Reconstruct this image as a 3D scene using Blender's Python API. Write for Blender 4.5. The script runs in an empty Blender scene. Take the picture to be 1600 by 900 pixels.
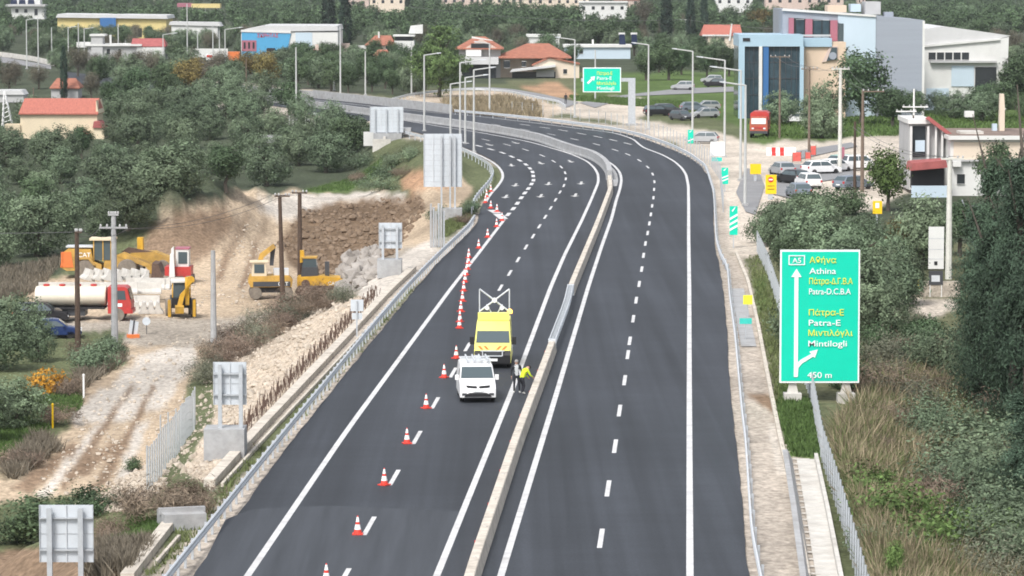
import bpy, math, random
import numpy as np
from mathutils import Vector, Matrix
from mathutils.geometry import tessellate_polygon
R = math.radians
rng = random.Random(7)
nrng = np.random.default_rng(11)
SC = bpy.context.scene
COL = SC.collection

# ------------------------------------------------------------------ camera, sky, sun, exposure
F, H = 5670.0, 22.5                       # focal length in photo pixels (1600 wide), drone height in metres
TH = math.atan(507 / F)
cd = bpy.data.cameras.new('camera')
cd.sensor_width = 36; cd.lens = 36 * F / 1600; cd.clip_start = 1; cd.clip_end = 40000
cam = bpy.data.objects.new('camera', cd); COL.objects.link(cam)
cam.location = (0, 0, H); cam.rotation_euler = (math.pi / 2 - TH, 0, 0)
SC.camera = cam
W = bpy.data.worlds.new('World'); SC.world = W; W.use_nodes = True
SUN_EL, SUN_AZ = R(52), R(205)            # high sun behind thin cloud, behind the camera to the left
nt = W.node_tree; bg = nt.nodes['Background']
sky = nt.nodes.new('ShaderNodeTexSky'); sky.sky_type = 'NISHITA'; sky.sun_disc = False
sky.sun_elevation = SUN_EL; sky.sun_rotation = SUN_AZ; sky.air_density = 1.0; sky.dust_density = 3.0
hs = nt.nodes.new('ShaderNodeHueSaturation'); hs.inputs['Saturation'].default_value = 0.35
nt.links.new(sky.outputs[0], hs.inputs['Color']); nt.links.new(hs.outputs[0], bg.inputs[0])
bg.inputs[1].default_value = 0.11
sl = bpy.data.lights.new('sun', 'SUN'); sl.energy = 1.5; sl.angle = R(14); sl.color = (1, 0.97, 0.93)
so = bpy.data.objects.new('sun', sl); COL.objects.link(so)
sd = Vector((math.sin(SUN_AZ) * math.cos(SUN_EL), math.cos(SUN_AZ) * math.cos(SUN_EL), math.sin(SUN_EL)))
so.rotation_euler = (-sd).to_track_quat('-Z', 'Y').to_euler()
SC.view_settings.view_transform = 'Standard'; SC.view_settings.look = 'None'
SC.view_settings.gamma = 1; SC.view_settings.use_curve_mapping = False
SC.view_settings.exposure = 1.0
SC.render.engine = 'CYCLES'
SC.cycles.use_denoising = True
SC.cycles.max_bounces = 4; SC.cycles.diffuse_bounces = 2; SC.cycles.glossy_bounces = 2
SC.cycles.transmission_bounces = 2; SC.cycles.volume_bounces = 0; SC.cycles.transparent_max_bounces = 8
SC.cycles.filter_width = 1.8
SC.cycles.caustics_reflective = False; SC.cycles.caustics_refractive = False

# ------------------------------------------------------------------ picture <-> world
CT, ST = math.cos(TH), math.sin(TH)
def ground(px, py, z=0.0):
    px = np.asarray(px, float); py = np.asarray(py, float)
    u = (px - 800) / F; v = (450 - py) / F
    dy = CT + v * ST; dz = -ST + v * CT
    t = (z - H) / dz
    return t * u, t * dy
def proj(x, y, z):
    dz = z - H
    zc = y * CT - dz * ST; yc = y * ST + dz * CT
    return 800 + F * x / zc, 450 - F * yc / zc
def depth(x, y, z=0): return y * CT - (z - H) * ST
def polyw(pts, z=0.0):
    p = np.array(pts, float); x, y = ground(p[:, 0], p[:, 1], z)
    return np.c_[x, y]
def resample(P, step):
    P = np.asarray(P, float)
    d = np.r_[0, np.cumsum(np.hypot(*np.diff(P[:, :2], axis=0).T))]
    n = max(2, int(d[-1] / step) + 1); s = np.linspace(0, d[-1], n)
    return np.stack([np.interp(s, d, P[:, k]) for k in range(P.shape[1])], 1)
def smooth(P, step=2.0, win=7, it=3):
    P = resample(P, step)
    k = np.ones(win) / win; h = win // 2
    for _ in range(it):
        a = np.concatenate([2 * P[:1] - P[h:0:-1], P, 2 * P[-1:] - P[-2:-h - 2:-1]])
        P = np.stack([np.convolve(a[:, c], k, 'valid') for c in range(P.shape[1])], 1)
    return P
def pdist(x, y, P):
    """distance of points to the polyline P"""
    best = np.full(np.shape(x), 1e9)
    for a, b in zip(P[:-1], P[1:]):
        d = b - a; L = d @ d + 1e-9
        t = np.clip(((x - a[0]) * d[0] + (y - a[1]) * d[1]) / L, 0, 1)
        best = np.minimum(best, np.hypot(x - a[0] - t * d[0], y - a[1] - t * d[1]))
    return best
def inside(x, y, P):
    c = np.zeros(np.shape(x), bool)
    for a, b in zip(P, np.roll(P, -1, 0)):
        k = ((a[1] > y) != (b[1] > y))
        c ^= k & (x < (b[0] - a[0]) * (y - a[1]) / (b[1] - a[1] + 1e-12) + a[0])
    return c
_tab = np.random.default_rng(3).random((256, 256))
def vnoise(x, y):
    xi = np.floor(x).astype(int); yi = np.floor(y).astype(int); fx = x - xi; fy = y - yi
    fx = fx * fx * (3 - 2 * fx); fy = fy * fy * (3 - 2 * fy)
    g = lambda i, j: _tab[(xi + i) % 256, (yi + j) % 256]
    return (g(0, 0) * (1 - fx) + g(1, 0) * fx) * (1 - fy) + (g(0, 1) * (1 - fx) + g(1, 1) * fx) * fy - .5
def fbm(x, y, o=3):
    s = 0; a = 1
    for k in range(o): s = s + a * vnoise(x * 2 ** k + 17 * k, y * 2 ** k + 31 * k); a *= .5
    return s
def sstep(a, b, x):
    t = np.clip((x - a) / (b - a), 0, 1); return t * t * (3 - 2 * t)

# left border of the motorway's level ground, right border at the fence
LEFT_EDGE = polyw([(120, 1010), (200, 895), (325, 760), (405, 668), (525, 540), (607, 452), (655, 400), (712, 350), (728, 318), (738, 300), (752, 280), (758, 266), (748, 252), (715, 238), (640, 215), (560, 196), (480, 181), (400, 170), (300, 157), (100, 135), (-300, 100)])
LEFT_AREA = np.concatenate([LEFT_EDGE, [[-900, LEFT_EDGE[-1, 1]], [-900, 60], [LEFT_EDGE[0, 0], 60]]])
RIGHT_EDGE = polyw([(1190, 370), (1218, 470), (1270, 612), (1288, 717), (1336, 900), (1360, 1010)])
RIGHT_AREA = np.concatenate([RIGHT_EDGE, [[300, RIGHT_EDGE[-1, 1]], [300, RIGHT_EDGE[0, 1]]]])
DEEP = -4.5
MOUNDS = [(290, 375, 8, 16, 4.6), (240, 392, 6, 9, 2.6), (330, 350, 6, 16, 2.6), (365, 340, 8, 30, 1.2), (500, 345, 16, 40, 1.6), (600, 400, 5, 9, 1.0), (690, 285, 6, 30, 2.2),
          (640, 300, 6, 22, 1.0), (560, 385, 4, 8, 1.2), (70, 905, 3, 5, 1.3), (180, 905, 3, 5, .8), (430, 545, 2.5, 8, .7), (560, 470, 3, 8, .6), (380, 600, 2.5, 8, .6)]
def _h0(x, y):
    inl = inside(x, y, LEFT_AREA); d = pdist(x, y, LEFT_EDGE)
    fade = 1 - .8 * sstep(430, 620, y)
    z = np.where(inl, DEEP * sstep(0, 10, d) * fade, 0)
    inr = inside(x, y, RIGHT_AREA); dr = pdist(x, y, RIGHT_EDGE)
    z = z - np.where(inr, 1.8 * sstep(.5, 9, dr) * (1 - sstep(230, 290, y)), 0)
    away = np.where(inl, sstep(.5, 4, d), 0)
    return z, away
_MW = []
def hgt(x, y):
    x = np.asarray(x, float); y = np.asarray(y, float)
    z, away = _h0(x, y)
    for cx, cy, rx, ry, hh in _MW:
        q = ((x - cx) / rx) ** 2 + ((y - cy) / ry) ** 2
        z = z + away * hh * np.exp(-q * 1.2) * (1 + .5 * fbm(x * .35, y * .2))
    z = z + away * (.30 * fbm(x * .25, y * .12) + .16 * fbm(x * 1.1, y * .6))
    return z - .10
for mx, my, rx, ry, hh in MOUNDS:
    x, y = ground(mx, my, DEEP * .9 if mx < 600 else -1.5); _MW.append((float(x), float(y), rx, ry, hh))
def at(px, py):
    """point of the terrain seen at pixel (px, py)"""
    z = 0.0
    for _ in range(14):
        x, y = ground(px, py, z); z = .5 * z + .5 * float(hgt(np.array([x]), np.array([y]))[0])
    x, y = ground(px, py, z)
    return Vector((float(x), float(y), float(z)))
def mpp(p): return depth(p[0], p[1], p[2]) / F      # metres per photo pixel at a point

# ------------------------------------------------------------------ materials
def mat(name, col, rough=.7, metal=0, var=.15, scale=4.0, bump=0, spec=.4, rnd=0, emit=0, vcol=None, stretch=None, dirt=0):
    m = bpy.data.materials.new(name); m.use_nodes = True; t = m.node_tree; b = t.nodes['Principled BSDF']
    L = t.links.new; N = t.nodes.new
    b.inputs['Roughness'].default_value = rough; b.inputs['Metallic'].default_value = metal
    b.inputs['Specular IOR Level'].default_value = spec
    tc = N('ShaderNodeTexCoord'); src = tc.outputs['Object']
    if stretch:
        mp = N('ShaderNodeMapping'); mp.inputs['Scale'].default_value = stretch; L(src, mp.inputs[0]); src = mp.outputs[0]
    if vcol:
        a = N('ShaderNodeAttribute'); a.attribute_name = vcol; base = a.outputs['Color']
    else:
        rgb = N('ShaderNodeRGB'); rgb.outputs[0].default_value = (*col, 1); base = rgb.outputs[0]
    fac = None
    if var:
        n = N('ShaderNodeTexNoise'); n.inputs['Scale'].default_value = scale; n.inputs['Detail'].default_value = 5; n.inputs['Roughness'].default_value = .65
        L(src, n.inputs['Vector'])
        mr = N('ShaderNodeMapRange'); mr.inputs['From Min'].default_value = .3; mr.inputs['From Max'].default_value = .7
        mr.inputs['To Min'].default_value = 1 - var; mr.inputs['To Max'].default_value = 1 + var
        L(n.outputs[0], mr.inputs['Value']); fac = mr.outputs[0]
    if rnd:
        oi = N('ShaderNodeObjectInfo'); mr2 = N('ShaderNodeMapRange')
        mr2.inputs['To Min'].default_value = 1 - rnd; mr2.inputs['To Max'].default_value = 1 + rnd
        L(oi.outputs['Random'], mr2.inputs['Value'])
        if fac is None: fac = mr2.outputs[0]
        else:
            mm = N('ShaderNodeMath'); mm.operation = 'MULTIPLY'; L(fac, mm.inputs[0]); L(mr2.outputs[0], mm.inputs[1]); fac = mm.outputs[0]
        hsv = N('ShaderNodeHueSaturation'); mr3 = N('ShaderNodeMapRange')
        mr3.inputs['To Min'].default_value = .5 - .05 * rnd; mr3.inputs['To Max'].default_value = .5 + .03 * rnd
        ml = N('ShaderNodeMath'); ml.operation = 'MULTIPLY'; ml.inputs[1].default_value = 7.31; fr = N('ShaderNodeMath'); fr.operation = 'FRACT'
        L(oi.outputs['Random'], ml.inputs[0]); L(ml.outputs[0], fr.inputs[0]); L(fr.outputs[0], mr3.inputs['Value'])
        L(mr3.outputs[0], hsv.inputs['Hue']); L(base, hsv.inputs['Color']); base = hsv.outputs[0]
    if fac is not None:
        vm = N('ShaderNodeVectorMath'); vm.operation = 'SCALE'; L(base, vm.inputs[0]); L(fac, vm.inputs['Scale']); base = vm.outputs[0]
    if dirt:
        n2 = N('ShaderNodeTexNoise'); n2.inputs['Scale'].default_value = scale * .37; n2.inputs['Detail'].default_value = 6; L(tc.outputs['Object'], n2.inputs['Vector'])
        r2 = N('ShaderNodeMapRange'); r2.inputs['From Min'].default_value = .48; r2.inputs['From Max'].default_value = .75; r2.inputs['To Max'].default_value = dirt
        L(n2.outputs[0], r2.inputs['Value'])
        mx = N('ShaderNodeMix'); mx.data_type = 'RGBA'; L(r2.outputs[0], mx.inputs['Factor']); L(base, mx.inputs[6]); mx.inputs[7].default_value = (.16, .12, .085, 1); base = mx.outputs[2]
    L(base, b.inputs['Base Color'])
    if bump:
        nb = N('ShaderNodeTexNoise'); nb.inputs['Scale'].default_value = scale * 2.5; nb.inputs['Detail'].default_value = 4; L(src, nb.inputs['Vector'])
        bp = N('ShaderNodeBump'); bp.inputs['Strength'].default_value = bump; bp.inputs['Distance'].default_value = .2; L(nb.outputs[0], bp.inputs['Height']); L(bp.outputs[0], b.inputs['Normal'])
    if emit:
        b.inputs['Emission Color'].default_value = (*col, 1); b.inputs['Emission Strength'].default_value = emit
    return m
M = {}
def mk(name, *a, **k): M[name] = mat(name, *a, **k); return M[name]
mk('white_paint', (.80, .80, .79), .5, var=.06, scale=3, dirt=.25)
mk('line_paint', (.60, .60, .60), .6, var=.16, scale=1.5, dirt=.30)
mk('galvanised', (.50, .53, .56), .45, .35, var=.12, scale=3)
mk('steel_light', (.62, .65, .68), .5, .2, var=.1, scale=2)
mk('lamp_metal', (.52, .53, .52), .5, .1, var=.08, scale=1)
mk('concrete', (.56, .51, .44), .9, var=.22, scale=2.2, bump=.2, dirt=.35)
mk('concrete_grey', (.36, .365, .37), .9, var=.18, scale=1.6, bump=.15, dirt=.25)
mk('concrete_pale', (.56, .54, .50), .9, var=.16, scale=1.6, dirt=.35)
mk('wood_pole', (.085, .058, .043), .9, var=.25, scale=5)
mk('wood_brown', (.17, .13, .10), .9, var=.25, scale=5)
mk('pole_pale', (.62, .61, .56), .85, var=.12, scale=3)
mk('rust', (.115, .075, .058), .9, var=.3, scale=6)
mk('sign_green', (.0, .60, .41), .45, var=.03, scale=1)
mk('sign_white', (.86, .88, .87), .45, var=.02)
mk('sign_yellow', (.80, .80, .06), .45, var=.02)
mk('sign_back', (.58, .62, .66), .5, .1, var=.08, scale=1.2)
mk('yellow_board', (.85, .55, .01), .5, var=.05)
mk('orange', (.66, .18, .05), .5, var=.08)
mk('red', (.62, .04, .035), .45, var=.08)
mk('cone_red', (.70, .06, .04), .5, var=.05)
mk('van_white', (.80, .80, .80), .3, var=.03, dirt=.10)
mk('van_yellow', (.84, .80, .20), .35, var=.03, dirt=.08)
mk('vest_yellow', (.62, .80, .03), .7, var=.08)
mk('glass', (.075, .10, .11), .12, spec=.6, var=0)
mk('glass_blue', (.035, .06, .075), .1, spec=.5, var=.5, scale=.35)
mk('tyre', (.02, .02, .021), .85, var=.1)
mk('tyre_dusty', (.20, .175, .145), .95, var=.25, scale=3)
mk('rim', (.35, .35, .36), .4, .5, var=0)
mk('black', (.018, .018, .02), .6, var=.1)
mk('dark_grey', (.06, .063, .07), .5, var=.1)
mk('lamp_glass', (.75, .77, .78), .15, var=0)
mk('tail_red', (.45, .02, .02), .3, var=0)
mk('amber', (1, .42, .06), .3, var=0, emit=3)
mk('cat_yellow', (.50, .30, .065), .6, var=.25, scale=1.5, dirt=.7)
mk('jcb_yellow', (.60, .34, .03), .55, var=.2, scale=1.5, dirt=.55)
mk('cream', (.68, .58, .42), .85, var=.08, scale=.5)
mk('tank_cream', (.72, .66, .54), .5, var=.1, scale=.8, dirt=.3)
mk('truck_red', (.45, .045, .04), .4, var=.1, dirt=.2)
mk('truck_orange', (.45, .10, .06), .5, var=.12, dirt=.25)
mk('wall_white', (.66, .66, .64), .9, var=.06, scale=.4, dirt=.12)
mk('wall_grey', (.45, .45, .45), .9, var=.08, scale=.4, dirt=.12)
mk('wall_cream', (.68, .58, .47), .9, var=.06, scale=.4)
mk('wall_pink', (.58, .46, .40), .9, var=.08, scale=.4)
mk('wall_peach', (.64, .50, .38), .9, var=.05, scale=.4)
mk('panel_grey', (.30, .33, .38), .6, var=.05, scale=.3, stretch=(.2, .2, 6))
mk('panel_pale', (.50, .60, .68), .6, var=.03, scale=.3)
mk('panel_cyan', (.36, .50, .60), .5, var=.04, scale=.3)
mk('panel_blue', (.04, .14, .34), .5, var=.05)
mk('shop_blue', (.08, .33, .56), .5, var=.06, scale=.4)
mk('shop_pink', (.36, .13, .17), .6, var=.1)
mk('roof_tile', (.33, .135, .09), .9, var=.22, scale=1.2, bump=.3, dirt=.2)
mk('roof_church', (.40, .14, .105), .9, var=.18, scale=1.5, stretch=(3, 1, 1), bump=.3)
mk('roof_red', (.34, .10, .095), .85, var=.2, scale=1.2)
mk('roof_brown', (.20, .15, .125), .95, var=.4, scale=.5)
mk('roof_metal', (.56, .56, .56), .6, var=.06, scale=.4)
mk('solar', (.02, .03, .07), .15, var=0)
mk('window_dark', (.03, .035, .04), .15, var=.2, spec=.6)
mk('yellow_wall', (.66, .54, .24), .8, var=.1, scale=.3)
mk('skin', (.50, .30, .22), .6, var=.05)
mk('hair_grey', (.30, .29, .28), .8, var=.2)
mk('hair_dark', (.03, .025, .02), .8, var=.2)
mk('jacket_dark', (.022, .024, .03), .8, var=.2)
mk('shirt_pale', (.55, .56, .58), .85, var=.1)
mk('trousers', (.025, .027, .035), .85, var=.2)
mk('shoe_white', (.62, .62, .60), .7, var=.1)
mk('rock', (.46, .40, .33), .95, var=.25, scale=.9, bump=.3)
mk('rock_grey', (.31, .285, .26), .95, var=.25, scale=.9, bump=.3)
mk('stone_wall', (.42, .37, .31), .95, var=.35, scale=2.5, bump=.5)
mk('trunk', (.10, .085, .07), .95, var=.25, scale=4, bump=.4)
mk('asphalt_old', (.23, .23, .235), .9, var=.12, scale=.3)
mk('wire', (.12, .12, .12), .6, var=0)
mk('blue_car', (.02, .04, .13), .3, var=.05); mk('silver', (.42, .43, .44), .35, .3, var=.05); mk('grey_car', (.10, .105, .115), .3, .2, var=.05)
mk('black_car', (.02, .02, .023), .3, var=.05); mk('green_car', (.28, .48, .42), .35, var=.05); mk('bluegrey_car', (.16, .19, .23), .3, var=.05)
mk('cloth_red', (.62, .12, .10), .9, var=.2, scale=2)
mk('teal', (.05, .55, .47), .5, var=.05)
def leafmat(name, col, rnd=.30):
    m = mat(name, col, .75, var=.14, scale=.5, rnd=rnd, spec=.25)
    t = m.node_tree; N = t.nodes.new; L = t.links.new; b = t.nodes['Principled BSDF']
    a = N('ShaderNodeAttribute'); a.attribute_name = 'tint'
    src = b.inputs['Base Color'].links[0].from_socket
    vm = N('ShaderNodeVectorMath'); vm.operation = 'MULTIPLY'; L(src, vm.inputs[0]); L(a.outputs['Color'], vm.inputs[1]); L(vm.outputs[0], b.inputs['Base Color'])
    tr = N('ShaderNodeBsdfTranslucent'); L(vm.outputs[0], tr.inputs[0]); mix = N('ShaderNodeMixShader'); mix.inputs[0].default_value = .12
    L(b.outputs[0], mix.inputs[1]); L(tr.outputs[0], mix.inputs[2]); L(mix.outputs[0], t.nodes['Material Output'].inputs[0])
    M[name] = m
leafmat('leaf_olive', (.140, .190, .115)); leafmat('leaf_green', (.078, .122, .062)); leafmat('leaf_bright', (.105, .165, .05))
leafmat('leaf_pine', (.105, .165, .06)); leafmat('leaf_cypress', (.034, .058, .042)); leafmat('leaf_dry', (.20, .155, .115)); leafmat('leaf_yellow', (.42, .24, .03))
leafmat('leaf_autumn', (.20, .165, .06)); leafmat('leaf_grey', (.16, .17, .12)); leafmat('leaf_conifer', (.060, .098, .062)); leafmat('leaf_brown', (.135, .125, .09))
leafmat('grass_green', (.088, .145, .042), .05); leafmat('grass_dull', (.135, .165, .065), .05); leafmat('grass_dry', (.27, .225, .145), .05); leafmat('grass_grey', (.19, .165, .125), .05)

# ground shader: zone colour x noise at three sizes
gm = mat('earth', (1, 1, 1), .97, var=.16, scale=.9, vcol='zone', bump=.7, spec=.1)
t = gm.node_tree; b = t.nodes['Principled BSDF']; src = b.inputs['Base Color'].links[0].from_socket
for sc_, lo, hi, st in ((.11, .74, 1.22, (1, .5, 1)), (4.0, .70, 1.30, (1, .6, 1))):
    mp = t.nodes.new('ShaderNodeMapping'); mp.inputs['Scale'].default_value = st; tc = t.nodes.new('ShaderNodeTexCoord'); t.links.new(tc.outputs['Object'], mp.inputs[0])
    n = t.nodes.new('ShaderNodeTexNoise'); n.inputs['Scale'].default_value = sc_; n.inputs['Detail'].default_value = 4; t.links.new(mp.outputs[0], n.inputs['Vector'])
    mr = t.nodes.new('ShaderNodeMapRange'); mr.inputs['From Min'].default_value = .3; mr.inputs['From Max'].default_value = .7; mr.inputs['To Min'].default_value = lo; mr.inputs['To Max'].default_value = hi
    t.links.new(n.outputs[0], mr.inputs['Value'])
    vm = t.nodes.new('ShaderNodeVectorMath'); vm.operation = 'SCALE'; t.links.new(src, vm.inputs[0]); t.links.new(mr.outputs[0], vm.inputs['Scale']); src = vm.outputs[0]
t.links.new(src, b.inputs['Base Color'])

# asphalt: fine grain, paving lanes and scuffed tyre tracks along the carriageway
am = mat('asphalt', (.033, .037, .045), .66, var=.10, scale=.25, spec=.36, bump=0)
t = am.node_tree; b = t.nodes['Principled BSDF']; src = b.inputs['Base Color'].links[0].from_socket
for sc_, lo, hi, st in ((1.0, .72, 1.28, (.50, .010, 1)), (1.0, .86, 1.14, (2.4, .016, 1)), (9, .84, 1.16, (1, .5, 1)), (1, .82, 1.18, (.06, .05, 1)), (1, .93, 1.07, (.3, 1.2, 1))):
    mp = t.nodes.new('ShaderNodeMapping'); mp.inputs['Scale'].default_value = st; mp.inputs['Rotation'].default_value = (0, 0, .0487)
    tc = t.nodes.new('ShaderNodeTexCoord'); t.links.new(tc.outputs['Object'], mp.inputs[0])
    n = t.nodes.new('ShaderNodeTexNoise'); n.inputs['Scale'].default_value = sc_; n.inputs['Detail'].default_value = 4; t.links.new(mp.outputs[0], n.inputs['Vector'])
    mr = t.nodes.new('ShaderNodeMapRange'); mr.inputs['From Min'].default_value = .3; mr.inputs['From Max'].default_value = .7; mr.inputs['To Min'].default_value = lo; mr.inputs['To Max'].default_value = hi
    t.links.new(n.outputs[0], mr.inputs['Value'])
    vm = t.nodes.new('ShaderNodeVectorMath'); vm.operation = 'SCALE'; t.links.new(src, vm.inputs[0]); t.links.new(mr.outputs[0], vm.inputs['Scale']); src = vm.outputs[0]
t.links.new(src, b.inputs['Base Color']); M['asphalt'] = am

# ------------------------------------------------------------------ mesh helpers
class MB:
    def __init__(s): s.v = []; s.f = []; s.m = []
    def add(s, vs, fs, mi=0):
        o = len(s.v); s.v += [tuple(p) for p in vs]
        for k, fc in enumerate(fs): s.f.append([i + o for i in fc]); s.m.append(mi[k] if isinstance(mi, list) else mi)
        return s
    def box(s, c, d, mi=0, rz=0, rx=0, taper=1.0):
        x, y, z = (q / 2 for q in d); vs = []
        Mx = Matrix.Translation(c) @ Matrix.Rotation(rz, 4, 'Z') @ Matrix.Rotation(rx, 4, 'X')
        for k in (-1, 1):
            tp = taper if k > 0 else 1
            vs += [Mx @ Vector((i * x * tp, j * y * tp, k * z)) for i, j in ((-1, -1), (1, -1), (1, 1), (-1, 1))]
        return s.add(vs, [(3, 2, 1, 0), (4, 5, 6, 7), (0, 1, 5, 4), (1, 2, 6, 5), (2, 3, 7, 6), (3, 0, 4, 7)], mi)
    def tube(s, p0, p1, r0, r1=None, n=8, mi=0):
        r1 = r0 if r1 is None else r1
        p0 = Vector(p0); p1 = Vector(p1); d = (p1 - p0).normalized()
        a = d.orthogonal().normalized(); b_ = d.cross(a); vs = []
        for p, r in ((p0, r0), (p1, r1)):
            vs += [p + (a * math.cos(2 * math.pi * k / n) + b_ * math.sin(2 * math.pi * k / n)) * r for k in range(n)]
        return s.add(vs, [(k, (k + 1) % n, n + (k + 1) % n, n + k) for k in range(n)] + [tuple(range(n - 1, -1, -1)), tuple(range(n, 2 * n))], mi)
    def pipe(s, pts, r, n=6, mi=0):
        for a, b_ in zip(pts[:-1], pts[1:]): s.tube(a, b_, r, r, n, mi)
        return s
    def lathe(s, prof, n=12, mi=0, c=(0, 0, 0)):
        vs = []
        for r, z in prof: vs += [(c[0] + r * math.cos(2 * math.pi * k / n), c[1] + r * math.sin(2 * math.pi * k / n), c[2] + z) for k in range(n)]
        fs = []; ms = []
        for i in range(len(prof) - 1):
            for k in range(n):
                fs.append((i * n + k, i * n + (k + 1) % n, (i + 1) * n + (k + 1) % n, (i + 1) * n + k)); ms.append(mi[i] if isinstance(mi, list) else mi)
        fs.append(tuple(range((len(prof) - 1) * n, len(prof) * n))); ms.append(mi[-1] if isinstance(mi, list) else mi)
        fs.append(tuple(range(n - 1, -1, -1))); ms.append(mi[0] if isinstance(mi, list) else mi)
        return s.add(vs, fs, ms)
    def prism(s, poly, axis, a, b_, mi=0):
        """extrude the 2-d polygon along axis 'x', 'y' or 'z' from a to b_"""
        P = {'x': lambda u, v, w: (w, u, v), 'y': lambda u, v, w: (u, w, v), 'z': lambda u, v, w: (u, v, w)}[axis]
        n = len(poly); vs = [P(u, v, a) for u, v in poly] + [P(u, v, b_) for u, v in poly]
        tr = tessellate_polygon([[Vector((u, v, 0)) for u, v in poly]])
        fs = [(k, (k + 1) % n, n + (k + 1) % n, n + k) for k in range(n)] + [tuple(q) for q in tr] + [tuple(n + i for i in reversed(q)) for q in tr]
        return s.add(vs, fs, mi)
    def sweep(s, path, prof, closed=True, mi=0, z=None):
        P = np.asarray(path, float); T = np.gradient(P[:, :2], axis=0); T /= np.hypot(*T.T)[:, None] + 1e-9
        Nn = np.c_[T[:, 1], -T[:, 0]]; n = len(prof); vs = []
        for i in range(len(P)):
            zz = P[i, 2] if P.shape[1] > 2 else 0
            vs += [(P[i, 0] + Nn[i, 0] * u, P[i, 1] + Nn[i, 1] * u, zz + v) for u, v in prof]
        k2 = n if closed else n - 1
        fs = [(i * n + k, (i + 1) * n + k, (i + 1) * n + (k + 1) % n, i * n + (k + 1) % n) for i in range(len(P) - 1) for k in range(k2)]
        if closed: fs += [tuple(range(n)), tuple(range((len(P) - 1) * n + n - 1, (len(P) - 1) * n - 1, -1))]
        return s.add(vs, fs, mi)
    def mesh(s, name, mats):
        me = bpy.data.meshes.new(name); me.from_pydata(s.v, [], s.f)
        for q in (mats if isinstance(mats, (list, tuple)) else [mats]): me.materials.append(M[q] if isinstance(q, str) else q)
        me.polygons.foreach_set('material_index', s.m); return me
    def build(s, name, mats, parent=None, smooth=False):
        me = s.mesh(name, mats)
        if smooth: me.polygons.foreach_set('use_smooth', [True] * len(me.polygons)); me.set_sharp_from_angle(angle=R(38))
        return link(name, me, parent)
def link(name, me, parent=None):
    o = bpy.data.objects.new(name, me); COL.objects.link(o)
    if parent is not None: o.parent = parent
    return o
def tag(o, label, cat, group=None):
    o['label'] = label; o['category'] = cat
    if group: o['group'] = group
    return o
def struct(o, kind='structure'): o['kind'] = kind; return o
def empty(name, loc, rz=0, label='', cat='', group=None, s=1):
    o = bpy.data.objects.new(name, None); COL.objects.link(o); o.empty_display_size = .3
    o.location = loc; o.rotation_euler = (0, 0, rz); o.scale = (s, s, s)
    return tag(o, label, cat, group)
KIDS = {}
def kids(o): return [c for c in COL.objects if c.parent == o]
def dup(o, loc, rz=0, s=1, label=None, group=None, tree=None):
    """copy of a thing with its parts and sub-parts"""
    if o.name not in KIDS: KIDS[o.name] = [(c, kids(c)) for c in kids(o)]
    r = o.copy(); COL.objects.link(r); r.location = loc; r.rotation_euler = (0, 0, rz); r.scale = (s, s, s) if not isinstance(s, tuple) else s
    if label: r['label'] = label
    if group: r['group'] = group
    for c, gs in KIDS[o.name]:
        d = c.copy(); COL.objects.link(d); d.parent = r
        for g in gs: e = g.copy(); COL.objects.link(e); e.parent = d
    return r
def flat(name, pts, z, m):
    vs = [(p[0], p[1], z) for p in pts]; tr = tessellate_polygon([[Vector((p[0], p[1], 0)) for p in pts]])
    tr = [q if (Vector(vs[q[1]]) - Vector(vs[q[0]])).cross(Vector(vs[q[2]]) - Vector(vs[q[0]])).z > 0 else tuple(reversed(q)) for q in tr]
    return MB().add(vs, tr).build(name, m)
def text(body, size, loc, rot, m, parent, name='lettering', align='LEFT', width=None, depth_=.008):
    c = bpy.data.curves.new('t', 'FONT'); c.body = body; c.size = size; c.align_x = align; c.extrude = depth_; c.offset = size * .004
    o = bpy.data.objects.new('t', c); COL.objects.link(o); bpy.context.view_layer.update()
    me = bpy.data.meshes.new_from_object(o.evaluated_get(bpy.context.evaluated_depsgraph_get()))
    bpy.data.objects.remove(o); bpy.data.curves.remove(c)
    me.materials.clear(); me.materials.append(M[m]); me.name = name
    q = link(name, me, parent); q.location = loc; q.rotation_euler = rot
    if width:
        xs = [v.co.x for v in me.vertices]; q.scale = (width / (max(xs) - min(xs)), 1, 1)
    return q
UP = (math.pi / 2, 0, 0)       # upright lettering that faces -Y

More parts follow.
